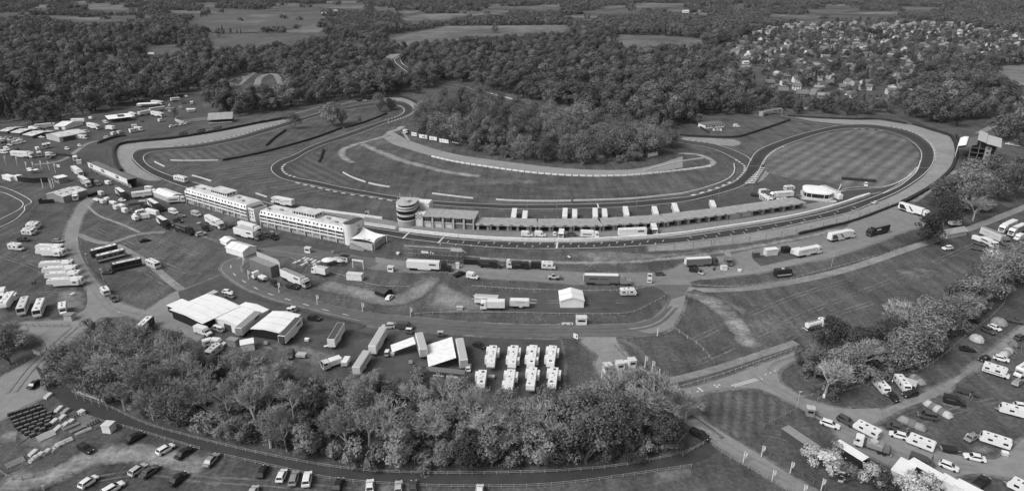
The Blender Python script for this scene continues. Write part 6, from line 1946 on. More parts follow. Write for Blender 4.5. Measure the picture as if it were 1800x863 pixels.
V('tractor',1130,332,1,.05,'white-striped black tractor in the row below the straight','black',cab='offwhite')
V('van',905,413,1,.15,'white ambulance van on the lawn corner','white',stripe='lightgrey',L=4.6,h=2.5)
V('pickup',815,400,.9,-.3,'dark tractor-like pickup on the lawn corner','black')
V('hatch',332,560,.6,-.6,'white sports car beside the black shed','white')
V('artic',975,572,-1,-.05,'white box trailer standing on the lower lawn','white','lightgrey',nocab=True,TL=8.5,h=3.4)
V('rigid',1043,612,-1,0,'white box truck in front of the box trailer on the lower lawn','white',cab='white',L=8.8)
V('suv',325,760,-1,.03,'pale jeep on the yard road','lightgrey')
V('van',443,757,1,.03,'dark van behind the golf buggy on the yard road','darkgrey',L=5.6)
V('buggy',470,795,1,.1,'white-roofed golf buggy by the dark van','darkgrey','white')
V('buggy',688,815,1,0,'lone golf buggy on the yard edge','darkgrey','lightgrey')
tile(900,380,3.923)
V('van',103,125,1,.05,'first white van in the pit lane','white',cabw=False,L=5.2)
V('van',196,125,1,.05,'second white van in the pit lane','white',cabw=False,L=5.2)
V('hatch',293,125,.2,.8,'small white car in the pit lane','white',scale=.9)
V('rigid',340,122,-.2,.9,'white truck parked nose-out in the pit lane','white',L=6.4,h=3.0)
V('suv',414,128,1,0,'dark buggy in the pit lane','darkgrey')
V('rigid',537,128,1,.04,'white box truck broadside in the pit lane','white',cab='white',L=8.4)
V('artic',850,112,1,-.04,'long white transporter with two dark windows in the pit lane','white','white',cab='black',style='window',stripe='black',TL=13)
V('rigid',978,92,.3,.8,'white truck angled at the garages behind the long transporter','white',cab='white',L=7)
V('rigid',55,335,1,.04,'black lorry third in the row below the straight','black',cab='black',L=7.4,h=2.8)
V('trailer',165,340,1,.04,'black trailer with white mark in the row below the straight','black',L=4.0,h=2.6)
V('motorhome',252,342,1,.05,'white camper at the end of the row below the straight','white',L=5.6)
V('telehandler',288,418,1,.05,'pale telehandler on the service road','lightgrey')
V('artic',640,436,1,.02,'grey-sided transporter with white roof on the service road','midgrey','white',cab='grey',us=True,TL=13.5,style='logo',stripe='darkgrey')
V('hatch',1020,397,1,0,'small dark car beyond the gantry board','darkgrey')
V('caravan',800,523,1,-.03,'low white trailer beside the peaked marquee','white',L=6.0)
V('artic',80,595,1,.03,'white box trailer on the lower lawn beside the road','offwhite','white',nocab=True,TL=7,h=3.2)
tile(900,180,3.923)
for i,(x,y,dx,dy,k) in enumerate(((15,778,.15,-1,0),(90,786,.1,-1,1),(365,776,.05,-1,0),(432,776,.02,-1,1),(573,775,-.05,-1,0),(638,772,-.1,-1,1),(785,764,-.2,-1,0),(984,755,-.3,-1,1),(1125,740,-.35,-1,0))):
 V('artic',x,y,dx,dy,'white lorry parked end-on behind the garages, %s from the control tower' % ORD[i+1],'white','white',cab='white',nocab=bool(k),TL=10.5 if not k else 11,h=3.6,group='lorries behind the pit garages')
V('hatch',740,787,0,-1,'dark car beside the lorries behind the garages','darkgrey')
tile(1200,180,3.923)
V('artic',208,718,.35,.9,'white trailer angled behind the fourth garage block','white',nocab=True,TL=9,h=3.4)
V('suv',498,640,1,.1,'black car by the corner of the pit paddock','black')
V('rigid',566,622,1,-.08,'white-roofed grey truck behind the pit coach','grey','white',L=6.5)
V('coach',575,668,.8,.5,'white coach with dark window line behind the last garages','white','white',stripe='darkgrey',L=10)
V('artic',682,636,-1,.08,'white artic beside the coach in the pit paddock','white',TL=10.5,h=3.6)
V('caravan',690,680,1,-.05,'long pale trailer cover behind the last garages','offwhite',L=6.5)
V('caravan',735,592,1,-.1,'white caravan above the artic by the oval marquee','white',L=6)
V('buggy',800,655,1,.3,'dark buggy by the oval marquee deck','darkgrey','midgrey')
V('van',372,163,1,0,'white van on the school lawn','white',L=4.6)
for i,x in enumerate((215,240,262)):
 V('hatch',x,192,.2,1,'parked car in the dark yard of the school building, %s from the left' % ORD[i+1],('white','lightgrey','white')[i])
tile(1500,180,3.923)
V('artic',418,742,.95,.28,'white transporter with two black slashes beside the right-hand bend','white','white',cab='white',stripe='black',style='slash',TL=12)
V('suv',86,570,.25,1,'white recovery car inside the right-hand loop','white')
V('hatch',152,692,1,-.35,'small white car out on the start straight','white',scale=.9)
for i,(x,y) in enumerate(((1075,288),(1100,293),(1130,300))):
 V('saloon',x,y,1,.1,'pale car in the yard behind the tall grandstand, %s from the left' % ORD[i+1],('white','lightgrey','grey')[i])
V('hatch',625,805,1,.1,'dark car under the round dark tree','black')
V('rigid',700,830,1,-.1,'white van beside the clubhouse under the trees','offwhite',L=5.5,h=2.4)
tile(1180,430,5.294)
V('artic',280,155,1,-.06,'race trailer with white roof and open dark side','midgrey','white',cab='darkgrey',TL=11,h=3.6)
V('rigid',530,140,.35,.9,'grey container truck facing the camera beside the race trailer','grey',cab='midgrey',L=7,h=3.4)
V('pickup',225,240,1,.1,'dark race car on the road before the race trailer','black')
V('buggy',278,262,1,.2,'small tractor beside the dark race car','lightgrey','darkgrey')
V('artic',1275,58,1,-.2,'white artic beside the crates and tarmac pad','white','white',cab='white',TL=10.5,h=3.6)
V('trailer',1160,72,1,-.2,'white box trailer open at the rear by the crates','white',L=4.5,h=2.8)
V('coach',1040,262,1,-.1,'black coach with white mark parked on the grass strip','black','black',stripe='lightgrey',L=7)
tile(1200,380,3.923)
V('artic',1095,132,1,-.2,'white transporter with dark livery patch on the gravel apron','white','white',cab='white',stripe='darkgrey',style='slash',TL=12)
V('tanker',920,745,.95,-.25,'white water tanker crossing the meadow beside the grove','white',cab='white')
tile(1500,380,3.923)
V('artic',170,97,-1,.25,'black articulated lorry with white panel on the gravel apron','black','midgrey',cab='black',stripe='white',style='window',TL=10.5)
V('suv',648,222,-1,.12,'white car alone on the meadow below the round tree','white')
tile(1680,380,9.592)
V('artic',660,340,.85,.36,'pale grey artic with darker roof at the right-hand lorry park','offwhite','grey',cab='midgrey',TL=11)
V('rigid',560,440,.85,.42,'white tipper lorry in front of the grey artic','white',cab='white',L=8,h=2.9)
V('trailer',370,385,.9,.3,'white drawbar trailer behind the tipper lorry','white',L=4.4,h=2.2)
V('artic',880,170,-.9,.42,'white artic pointing left at the back of the lorry park','white',cab='white',TL=11)
V('artic',1040,230,-.9,.38,'white-roofed artic half out of frame in the lorry park','grey','white',cab='white',TL=10)
V('van',1065,355,-.9,.35,'white van at the edge of the lorry park','white',cabw=False)
V('saloon',400,465,.9,.25,'dark car beside the drawbar trailer','darkgrey')
V('saloon',358,548,.95,.2,'dark car alone below the drawbar trailer','darkgrey')
V('caravan',680,655,.9,.3,'tattered white caravan at the edge of the scrub','offwhite',L=5.5)
# ---- left camp field
tile(0,380,3.923)
for i,(x,y,lab) in enumerate(((236,60,'rearmost of the upper left pair'),(226,72,'front one of the upper left pair'),(208,100,'rearmost of the second left pair'),(196,112,'front one of the second left pair'))):
 V('caravan',x,y,1,.06,'white caravan by the kart fence, '+lab,'white',L=5.4,group='caravans by the kart fence')
V('pickup',165,163,1,.03,'dark pickup below the caravans by the kart fence','black')
V('estate',402,170,1,.03,'grey estate car near the camp road','grey')
V('motorhome',112,214,1,.12,'white motorhome with dark swoosh at the field\'s left edge','white',stripe='darkgrey',L=6.6)
V('fifth',345,222,-1,-.02,'rear one of two big white caravans side by side','white',stripe='grey',seed=1,L=11.5)
V('fifth',352,252,-1,-.02,'front one of two big white caravans side by side','white',stripe='grey',seed=2,L=12)
for i,(x,y) in enumerate(((392,338),(415,375),(435,412),(452,455))):
 V('fifth',x,y,-1,.06,'big white caravan in the stack of four by the road, %s from the back' % ORD[i+1],'white',stripe='grey',seed=3+i,L=12.5,group='stack of four big caravans')
V('coach',715,240,-1,.25,'rearmost of three dark coaches parked askew','darkgrey','white',stripe='black',seed=11)
V('coach',762,275,-1,.25,'middle of three dark coaches parked askew','midgrey','white',stripe='white',seed=12,L=11)
V('coach',872,335,-1,.22,'front one of three dark coaches parked askew','black','offwhite',stripe='darkgrey',seed=13,L=11)
V('coach',1057,328,.9,.42,'small white bus alone on the camp grass','offwhite','white',stripe='lightgrey',seed=14,L=7.6,h=2.8)
V('saloon',997,166,1,-.2,'black car on the camp path','black')
V('saloon',738,386,-1,.03,'dark car beside the front dark coach','darkgrey')
V('caravan',724,518,-.62,-.75,'white domed caravan being towed at the junction','white',L=5.2)
V('suv',786,572,.75,.6,'dark car towing the white domed caravan','darkgrey')
V('fifth',52,590,-.55,.8,'large white caravan with steps, first from the left by the hedge','white',seed=7,L=11)
V('coach',162,622,-.42,1,'pale coach with rear facing the hedge, beside the large caravan','offwhite','offwhite',stripe='lightgrey',seed=15)
V('coach',272,635,-.42,1,'white coach with rear facing the hedge, second of the pair','white','white',stripe='lightgrey',seed=16)
V('motorhome',434,640,-.05,1,'small white motorhome by the round-roofed hut','white',L=6.0)
V('rigid',12,545,-.4,1,'white camper cut by the left edge','white',L=7)
V('coach',990,765,-.72,.66,'white-roofed black bus at the edge of the foreground wood','black','white',stripe='black',seed=17,L=9.5)
# ---- lower yard
tile(600,560,2.847)
V('artic',178,125,-.5,.85,'long white container trailer standing in the lower yard','white','lightgrey',nocab=True,TL=12,h=3.9,style='window',stripe='lightgrey')
V('artic',398,125,-.28,-1,'white race trailer with open rear and awning','white','lightgrey',nocab=True,TL=10.5,h=3.9)
V('artic',600,165,-.2,-1,'white race trailer carrying the big sloping awning','white','lightgrey',nocab=True,TL=13,h=3.9)
V('artic',492,282,-1,-.1,'dark liveried trailer with white lettering marks against the trees','darkgrey','midgrey',nocab=True,TL=13,h=3.8,style='logo',stripe='white')
V('artic',95,235,-.55,.85,'grey-roofed trailer half hidden by the trees','offwhite','lightgrey',nocab=True,TL=9.5,h=3.6)
V('hatch',635,245,.1,-1,'white car beside the big sloping awning','white')
V('buggy',230,175,.5,-1,'white-roofed buggy beside the open race trailer','grey','white')
V('saloon',690,133,1,.35,'black sports car behind the awning trailer','black')
t=V('awning',565,165,.2,1,'big white sloping awning hung off the race trailer','white',w=12.5,d=8.5,h0=3.6,h1=1.4)
V('awning',368,128,.3,1,'white ragged awning spread from the open race trailer','white',w=4.5,d=7.5,h0=3.4,h1=1.6)
tile(820,590,6.639)
for i,(x,y,L_,s_,lab) in enumerate(((298,268,10.5,3,'back row, first from the left'),(545,272,11,4,'back row, second from the left'),(765,268,11,4,'back row, third from the left'),(993,268,10.5,3,'back row, last on the right'),(178,535,7.5,1,'front row, first from the left'),(505,568,11,3,'front row, second from the left'),(760,530,10,2,'front row, third from the left'),(1010,520,9,2,'front row, last on the right'))):
 V('fifth',x,y,-.16,1,'big white caravan in the two rows above the wood, '+lab,'white',stripe='lightgrey',seed=20+i,L=L_,slides=s_,group='big caravans above the wood')
V('tractor',200,720,-1,-.1,'white tractor unit nosed into the trees below the caravans','white',cab='white')
t=cabin('grey storage box between the front-row caravans',864,666,1,0,1.6,1.1,1.0,'mat_grey','mat_lightgrey','box','storage_box',False)
tile(360,560,6)
V('artic',1375,205,-.5,.85,'white container trailer with dark roof alone in the yard','white','darkgrey',nocab=True,TL=11,h=3.9,style='window',stripe='lightgrey')
V('suv',905,380,-.3,1,'dark car at the edge of the trees below the marquee','darkgrey')
V('trailer',1020,378,1,.1,'pale covered trailer by the dark car','lightgrey',L=3.2,h=1.4)
V('rigid',1335,460,-1,.35,'white cherry-picker truck at the wood edge','white',cab='offwhite',L=6,h=2.6)
V('trailer',1490,455,.5,-.8,'white plant unit beside the cherry-picker','white',L=3.6,h=2.0)
V('van',60,250,1,-.3,'white van among the twigs by the marquee','white',L=4.6)
V('van',140,255,1,.1,'second white van among the twigs by the marquee','white',L=4.6)
V('caravan',100,335,.75,-.6,'dirty white caravan half under the trees','offwhite',L=6)
# ---- front car park
tile(0,560,2.847)
FC=[('saloon',177,325,.8,-.6,'black','on the entrance road alone'),('estate',428,648,.8,.45,'black','by the block-store fence'),('saloon',672,593,.85,-.5,'black','first along the rail beside the white cabin'),('hatch',828,652,.85,-.5,'white','second along the rail'),
  ('hatch',690,755,.85,-.6,'lightgrey','left one of the pair on the worn ground'),('saloon',750,763,.85,-.6,'darkgrey','right one of the pair on the worn ground'),('hatch',443,815,.85,-.6,'white','in the middle of the corner grass'),('estate',565,848,.85,-.5,'white','cut by the bottom edge')]
for (k,x,y,dx,dy,c,lab) in FC:
 V(k,x,y,dx,dy,'%s car in front car park, %s' % ({'black':'black','white':'white','lightgrey':'silver','darkgrey':'dark grey'}[c],lab),c,group='cars in the front car park',scale=1.08)
tile(300,560,2.847)
FC=[('hatch',-5,640,.85,-.5,'white','x'),('saloon',68,670,.8,-.6,'black','third along the rail'),('saloon',38,800,.8,-.6,'black','below the third along the rail'),('saloon',203,706,.7,-.75,'grey','beside the gap in the rail'),('hatch',460,764,.45,-.9,'black','leftmost of four in a row'),('hatch',556,784,.4,-.9,'white','second of four in a row'),('estate',617,797,.3,-1,'grey','third of four in a row'),('suv',683,803,.2,-1,'white','last of four in a row with black bonnet'),('saloon',838,832,.35,-.9,'black','just past the row of four'),('hatch',412,868,.4,-.9,'lightgrey','barely showing at the bottom edge')]
for (k,x,y,dx,dy,c,lab) in FC[1:]:
 V(k,x,y,dx,dy,'%s car in front car park, %s' % ({'black':'black','white':'white','lightgrey':'silver','grey':'grey'}[c],lab),c,group='cars in the front car park',scale=1.08)
tile(600,560,2.847)
for (k,x,y,c,lab) in (('saloon',143,840,'white','bottom edge below the wood'),('saloon',286,848,'lightgrey','at the bottom edge, left of a dark one'),('saloon',360,845,'darkgrey','at the bottom edge, right of a silver one'),('hatch',693,862,'white','furthest right at the bottom edge')):
 V(k,x,y,.05,-1,'%s car in front car park, %s' % ({'white':'white','lightgrey':'silver','darkgrey':'dark grey'}[c],lab),c,group='cars in the front car park',scale=1.08)
tile(1200,560,2.847)
V('pickup',85,580,.85,.45,'black pickup at the mouth of the front lane','black',scale=1.05)
V('estate',738,527,.9,.3,'white patrol car with dark roof bar by the gatehouse','white',scale=1.05)
V('suv',818,513,.85,.45,'dark car behind the white patrol car','darkgrey',scale=1.05)
# ---- right camp field
tile(1500,560,2.847)
V('caravan',140,338,.65,.7,'white caravan with its roof hatches, left of the pair by the rail','white',L=6.6,scale=.95)
V('saloon',196,388,.7,.6,'black car in front of the left caravan by the rail','black',scale=1.05)
V('caravan',245,325,.6,.75,'white caravan with side awning, right of the pair by the rail','white',L=7.0,scale=.95)
V('estate',285,376,-.95,.25,'black estate in front of the right caravan by the rail','black',scale=1.05)
V('tunnel',322,302,.8,.55,'grey tunnel tent beside the caravan awning','grey',stripe='midgrey',L=3.6,n=3)
V('awning',282,305,1,.3,'pale lean-to awning between caravan and grey tent','lightgrey',w=4,d=3,h0=2.3,h1=1.9)
V('van',573,360,1,.25,'dark van parked behind the pair of campers','darkgrey',L=5.6,h=2.0)
V('van',507,408,1,.25,'black camper van in front of the dark van','black',L=5.4,h=2.0,stripe='grey')
V('people',370,487,-1,-.2,'dark people carrier between two tents','darkgrey',stripe='grey',scale=1.05)
V('tunnel',425,450,.85,.5,'striped tunnel tent behind the dark people carrier','lightgrey',stripe='midgrey',L=6.5,n=5)
V('tunnel',295,520,.9,.4,'grey tunnel tent with porch beside the white hatchback','grey',stripe='midgrey',L=5.5,n=3)
V('saloon',218,545,.9,.25,'dark car in front of the grey porch tent','darkgrey',scale=1.05)
V('hatch',225,582,-.9,-.25,'white hatchback hitched near the front caravan','white',scale=1.05)
V('caravan',337,620,-.9,-.35,'white caravan on the lower camp road','white',L=6.6,scale=.95)
V('caravan',68,555,-.9,-.45,'white caravan beside the tanker truck','white',L=6.8,scale=.95)
V('sweeper',95,632,-.9,-.3,'pale suction tanker truck with hose reel on its back','grey',cab='white',scale=.95)
V('saloon',592,593,.8,-.5,'silver grey car beside the open caravan','grey',scale=1.05)
V('caravan',710,610,-.95,-.3,'white caravan with open door above the road corner','white',L=7.0,scale=.95)
V('saloon',607,693,-.95,-.2,'white saloon on the lower camp road by the corner','white',scale=1.05)
V('hatch',478,737,.9,.35,'white car heading right on the lower camp road','white',scale=1.05)
V('van',345,708,.9,.35,'dark flatbed truck on the lower camp road','darkgrey',L=5.4,h=1.9)
V('trailer',478,648,1,.15,'black trailer with two boxes beside the road','black',L=3.4,h=1.3)
V('pickup',640,818,.75,-.65,'black pickup with chrome bars at the bottom of the camp','black',scale=1.1)
V('motorhome',716,262,.95,.3,'white motorhome in the middle of the upper camp','white',L=7.0,stripe='darkgrey',scale=.97)
V('hatch',740,200,.95,.25,'white car joined to the striped tunnel tent','white',scale=1.05)
V('tunnel',768,165,.75,-.62,'pale banded tunnel tent behind the white car','lightgrey',stripe='grey',L=5.5,n=4)
V('tunnel',832,130,1,.15,'dark hooped tent at the right edge','midgrey',stripe='darkgrey',L=4.5,n=3)
V('suv',835,95,.9,-.3,'dark car behind the dark hooped tent','darkgrey')
V('hatch',655,200,-.95,.3,'dark car with open boot on the upper dirt road','black')
V('saloon',572,152,1,.12,'black car alone below the rail fence','black')
V('dome',618,100,.9,.4,'pale dome tent, leftmost under the rail fence','lightgrey',r=2.3,h=2.1)
V('suv',675,60,.9,.45,'dark car between the pale dome and the cream tent','darkgrey')
V('hatch',708,45,.9,.4,'white car next to the grey dome tent under the fence','white')
V('dome',730,18,.9,.3,'large grey dome tent with dark doorway under the fence','grey',r=2.6,h=2.3)
V('pickup',812,12,.9,.2,'dark trailer load at the top of the camp','darkgrey')
V('motorhome',845,262,-.8,.5,'white camper cut by the right edge','white',L=6.0)
V('estate',822,318,.75,-.65,'grey estate car near the right edge','grey',scale=1.05)
V('caravan',815,465,-.95,-.25,'long white caravan at the right edge of the camp','white',L=8.2,scale=.95)
V('hatch',845,437,1,.15,'white car behind the long caravan at the right edge','white')
V('caravan',852,850,-.8,-.4,'corner of a white caravan in the bottom right corner','white',L=6)
tile(0,0,1)
V('artic',497,354,-1,-.2,'white transporter standing on the track behind the hospitality roof','white','white',cab='white',style='sweep',stripe='grey',TL=12,raw=True)
V('suv',711,234,.6,.8,'white recovery jeep on the infield stone road','white',raw=True)
V('rigid',714,230.5,1,.2,'pale box truck beside the infield hoardings','offwhite',raw=True,L=5,h=2.6)
# ---- tyre bundles, barrier blocks and logs in the corner store
tile(0,670,4.541)
tb2=MB().rbox(-.78,.78,1.1,.04,.9,.35,.2).mesh('tyre_bundle')
rd=random.Random(9)
rows=[((88,270),(300,205),5),((110,300),(320,228),5),((130,330),(350,255),5),((140,355),(400,268),6),((165,385),(395,300),5),((200,405),(385,330),4),((225,425),(385,360),3),((265,440),(345,395),2)]
n_=0
for ri,(a,b,k) in enumerate(rows):
 for i in range(k):
  f=i/max(1,k-1)
  x,y=T(a[0]+(b[0]-a[0])*f,a[1]+(b[1]-a[1])*f)
  t=thing('tyre_bundle','black strapped tyre bundle, %s along the %s row from the entrance road' % (ORD[i+1],ORD[ri+1]),'tyre bundle',G(x,y),heading(x,y,.95,-.32),'tyre bundles in the corner store')
  shared('belt',tb2,'tyre_stack',t,(0,0,0))
  shared('cover',unit(1.2,.62,.05),'mat_midgrey',t,(0,0,.9))
for i,(x,y) in enumerate(((385,125),(470,230),(520,250),(495,300),(430,330),(460,385),(515,360),(560,335),(265,580),(270,630),(315,600),(370,575),(440,545))):
 lab=('lone by the entrance road','upper left of the pair by the pen','grey one of the pair by the pen','upper end of the second line','lower end of the second line','lowest of the third line','middle of the third line','upper end of the third line','tipped one behind the last line','first of the last line','second of the last line','third of the last line','upper end of the last line')[i]
 x,y=T(x,y)
 t=thing('barrier_block','pale wedge-shaped barrier block, '+lab,'barrier',G(x,y),heading(x,y,.85,-.5),'wedge barrier blocks in the corner store',.8)
 part('block',MB().add([(-1.3,-.8,0),(1.3,-.8,0),(1.3,.8,0),(-1.3,.8,0),(-1.0,-.8,.55),(1.1,-.8,1.15),(1.1,.8,1.15),(-1.0,.8,.55)],[(3,2,1,0),(4,5,6,7),(0,1,5,4),(1,2,6,5),(2,3,7,6),(3,0,4,7)]),'mat_lightgrey' if i!=2 else 'mat_grey',t)
 part('face',MB().box(1.31,1.36,-.7,.7,.1,1.1),'mat_offwhite',t)
logm=MB().cyl((-1.9,0,.25),(1.9,0,.25),.26,.26,8).mesh('beam')
for (x,y,k,lab,mt) in ((370,440,5,'largest stack of pale beams in the corner store','mat_lightgrey'),(515,490,3,'short stack of white beams by the store fence','mat_offwhite'),(125,655,4,'grey beam stack at the bottom of the store','mat_grey'),(570,365,2,'thin grey beams beside the pen','mat_grey'),(625,385,2,'middle pair of grey beams beside the pen','mat_grey'),(670,405,2,'outer pair of mottled beams beside the pen','mat_lightgrey')):
 px,py=T(x,y)
 t=thing('beam_stack',lab,'beams',G(px,py),heading(px,py,.9,-.4))
 for i in range(k):
  shared('beam',logm,mt,t,(0,(i-(k-1)/2)*.62,0))
x,y=T(685,315)
t=thing('store_pen','low grey pen of hurdles beside the white rail','pen',G(x,y),heading(x,y,.9,.42))
part('floor',MB().box(-3.4,3.4,-1.6,1.6,0,.12),'mat_midgrey',t)
for s in (-1,1):
 for i in range(5):
  shared('hurdle',unit(.08,.5,1.2),'mat_grey',t,(s*3.45,-1.4+i*.7,0))
cabin('small white crate at the top corner of the pen',*T(655,262),.9,.4,1.5,1.2,1.0,'mat_white','mat_offwhite','crate','crate',False)
# ---- picnic tables, parasols
tile(430,430,7.2)
rd=random.Random(3)
tab=MB().box(-.9,.9,-.4,.4,.68,.76)
bench=MB().box(-.9,.9,-.14,.14,.4,.46)
tabm,benm=tab.mesh('table_top'),bench.mesh('bench')
for i,(x,y) in enumerate(((690,222),(755,188),(798,197),(775,215),(845,205),(780,243),(890,220),(870,240),(940,235),(640,242),(735,270),(885,268))):
 px,py=T(x,y)
 t=thing('picnic_table','white picnic table on the lawn by the big parasol, %s from the left' % ORD[i+1],'table',G(px,py),heading(px,py,.8,-.5),'picnic tables on the lawn')
 shared('table_top',tabm,'mat_white',t,(0,0,0))
 for s in (-1,1):
  shared('bench',benm,'mat_offwhite',t,(0,s*.7,0))
  shared('leg',unit(.1,1.0,.68),'mat_grey',t,(s*.6,0,0))
for (x,y,r,lab) in ((1060,255,2.6,'largest round white parasol by the picnic tables'),(1170,240,1.9,'middle white parasol by the picnic tables'),(1225,265,1.7,'small white parasol by the scaffold frames')):
 px,py=T(x,y)
 t=thing('parasol',lab,'parasol',G(px,py),0)
 rg=[[(math.cos(q)*rr,math.sin(q)*rr,z) for q in [j*math.pi/6 for j in range(12)]] for (rr,z) in ((r,2.3),(r*.5,2.75),(.05,3.0))]
 part('canopy',MB().loft(rg),'mat_white' if r>2 else 'mat_lightgrey',t)
 part('pole',MB().cyl((0,0,0),(0,0,2.9),.05,.05,6),'mat_grey',t)
 part('base',MB().cyl((0,0,0),(0,0,.15),.4,.4,8),'mat_darkgrey',t)
for (x,y,lab) in ((55,305,'left'),(53,302,'rear'),(65,304,'right')):
 t=thing('small_umbrella','small white umbrella on the spectator mound, %s one of three' % lab,'umbrella',G(x,y),0)
 part('canopy',MB().loft([[(math.cos(q)*rr,math.sin(q)*rr,z) for q in [j*math.pi/4 for j in range(8)]] for (rr,z) in ((1.6,2.0),(.05,2.7))]),'mat_white',t)
 part('pole',MB().cyl((0,0,0),(0,0,2.6),.05,.05,6),'mat_grey',t)
# ---- people
def person_mesh(pose):
 st_={'stand':((.1,0,.0),(-.1,.02,.0),(.24,.02,.82),(-.24,.02,.82)),'walk':((.09,.32,.0),(-.09,-.3,.06),(.25,-.16,.84),(-.25,.2,.86)),'work':((.14,.02,.0),(-.14,0,.0),(.2,.42,1.0),(-.2,.4,1.02))}[pose]
 lf,rf,lh,rh=st_
 v=[(0,0,.95),(0,.01,1.2),(0,.02,1.42),(0,.03,1.53),(0,.05,1.66),(0,.05,1.76),(.17,.02,1.4),(-.17,.02,1.4),(.1,0,.9),(-.1,0,.9),
   ((.1+lf[0])/2,lf[1]*.5+.05,.5+lf[2]*.4),((-.1+rf[0])/2,rf[1]*.5+.05,.5+rf[2]*.4),(lf[0],lf[1],lf[2]+.08),(rf[0],rf[1],rf[2]+.08),(lf[0],lf[1]+.17,lf[2]+.04),(rf[0],rf[1]+.17,rf[2]+.04),
   (.22,lh[1]*.4-.03,1.12),(-.22,rh[1]*.4-.03,1.12),lh,rh]
 e=[(0,1),(1,2),(2,3),(3,4),(4,5),(2,6),(2,7),(0,8),(0,9),(8,10),(9,11),(10,12),(11,13),(12,14),(13,15),(6,16),(7,17),(16,18),(17,19)]
 rr=[.15,.14,.15,.06,.1,.08,.075,.075,.1,.1,.07,.07,.05,.05,.04,.04,.05,.05,.035,.035]
 me=bpy.data.meshes.new('figure')
 me.from_pydata(v,e,[])
 o=bpy.data.objects.new('figure',me)
 COL.objects.link(o)
 sk=o.modifiers.new('skin','SKIN')
 for i,s in enumerate(me.skin_vertices[0].data):
  s.radius=(rr[i],rr[i]*.85)
  s.use_root=(i==0)
 o.modifiers.new('sub','SUBSURF').levels=1
 out=bpy.data.meshes.new_from_object(o.evaluated_get(bpy.context.evaluated_depsgraph_get()))
 bpy.data.objects.remove(o)
 for p in out.polygons:
  p.use_smooth=True
 out.materials.clear()
 out.materials.append(None)
 hair=MB().loft([[(math.cos(q)*r,.04+math.sin(q)*r,z) for q in [j*math.pi/4 for j in range(8)]] for (r,z) in ((.115,1.7),(.118,1.77),(.08,1.85),(.02,1.875))]).mesh('hair')
 coat=MB().loft([[(math.cos(q)*a,.015+math.sin(q)*b,z) for q in [j*math.pi/5 for j in range(10)]] for (a,b,z) in ((.2,.16,.85),(.19,.155,1.1),(.23,.165,1.38),(.12,.11,1.5))]).mesh('jacket')
 return out,hair,coat
PEOPLE={k:person_mesh(k) for k in ('stand','walk','work')}
for (x,y,dx,dy,pose,jk,lab) in ((84,619,.6,-.6,'walk','mat_black','person in dark clothes walking nearest the signboard on the entrance road'),(90.5,616,.6,-.6,'walk','mat_darkgrey','person in dark clothes walking in the middle of three on the entrance road'),(97.5,611,.6,-.6,'walk','mat_lightgrey','person in a pale jacket walking ahead of two on the entrance road'),
 (624,629,-1,0,'stand','mat_black','person in black standing by the container trailer, left of two'),(629,628,1,0,'stand','mat_black','person in black standing by the container trailer, right of two'),(684,610,.3,1,'stand','mat_darkgrey','person in dark clothes standing beside the ragged awning'),(497,611,0,1,'stand','mat_black','person in black at the ramp of the dark-walled marquee'),
 (1081,668,0,1,'walk','mat_white','person in white walking on the ticket plaza'),(1703,700,1,.3,'work','mat_grey','person in grey bending by the black camper van'),(1707,705,-1,-.3,'stand','mat_darkgrey','person in dark clothes behind the black camper van'),(1567,676,1,0,'work','mat_white','person in white busy between the two caravans by the rail'),
 (1637,812,.5,.5,'stand','mat_darkgrey','person in dark clothes standing beside the dark flatbed'),(1730,636,-.5,.6,'stand','mat_lightgrey','person in pale trousers beside the car with open boot'),(838,630,.5,.8,'work','mat_darkgrey','person in dark clothes crouching by the awning trailer ramp'),(1745,783,.4,.8,'stand','mat_white','person in white at the open caravan door')):
 t=thing('person',lab,'person',G(x,y)+Vector((0,0,.27)),heading(x,y,dx,dy)-math.pi/2)
 b,h_,c=PEOPLE[pose]
 shared('body',b,'mat_grey',t,(0,0,0))
 shared('hair',h_,'mat_black',t,(0,0,0))
 shared('jacket',c,jk,t,(0,0,0))
# ---- odds and ends lying about the yards
rd=random.Random(15)
SP=[(690,625,'by the ragged awning'),(722,640,'before the open race trailer'),(860,612,'behind the black sports car'),(575,612,'on the yard below the third marquee'),(540,600,'at the edge of the third marquee'),(468,606,'in front of the dark-walled marquee'),(300,600,'by the lower marquee corner'),(1000,455,'on the grass below the grid'),(700,448,'below the terrace'),(585,446,'in the paddock road'),(395,405,'beside the swoosh transporter'),(350,395,'on the marked bays'),(240,345,'near the pit shed'),(205,330,'in front of the pit shed'),(1255,475,'beside the race trailer'),(1400,452,'beside the tarmac pad'),(1300,478,'on the apron'),(1560,690,'by the caravan pair'),(1610,668,'by the grey tunnel tent'),(1700,770,'on the camp grass'),(1765,800,'by the open caravan'),(1690,690,'behind the dark vans'),(60,500,'on the left camp grass'),(128,520,'beside the camp road'),(1100,640,'beside the booths'),(180,215,'in the upper paddock'),(275,205,'by the team awning'),(220,240,'on the bank road')]
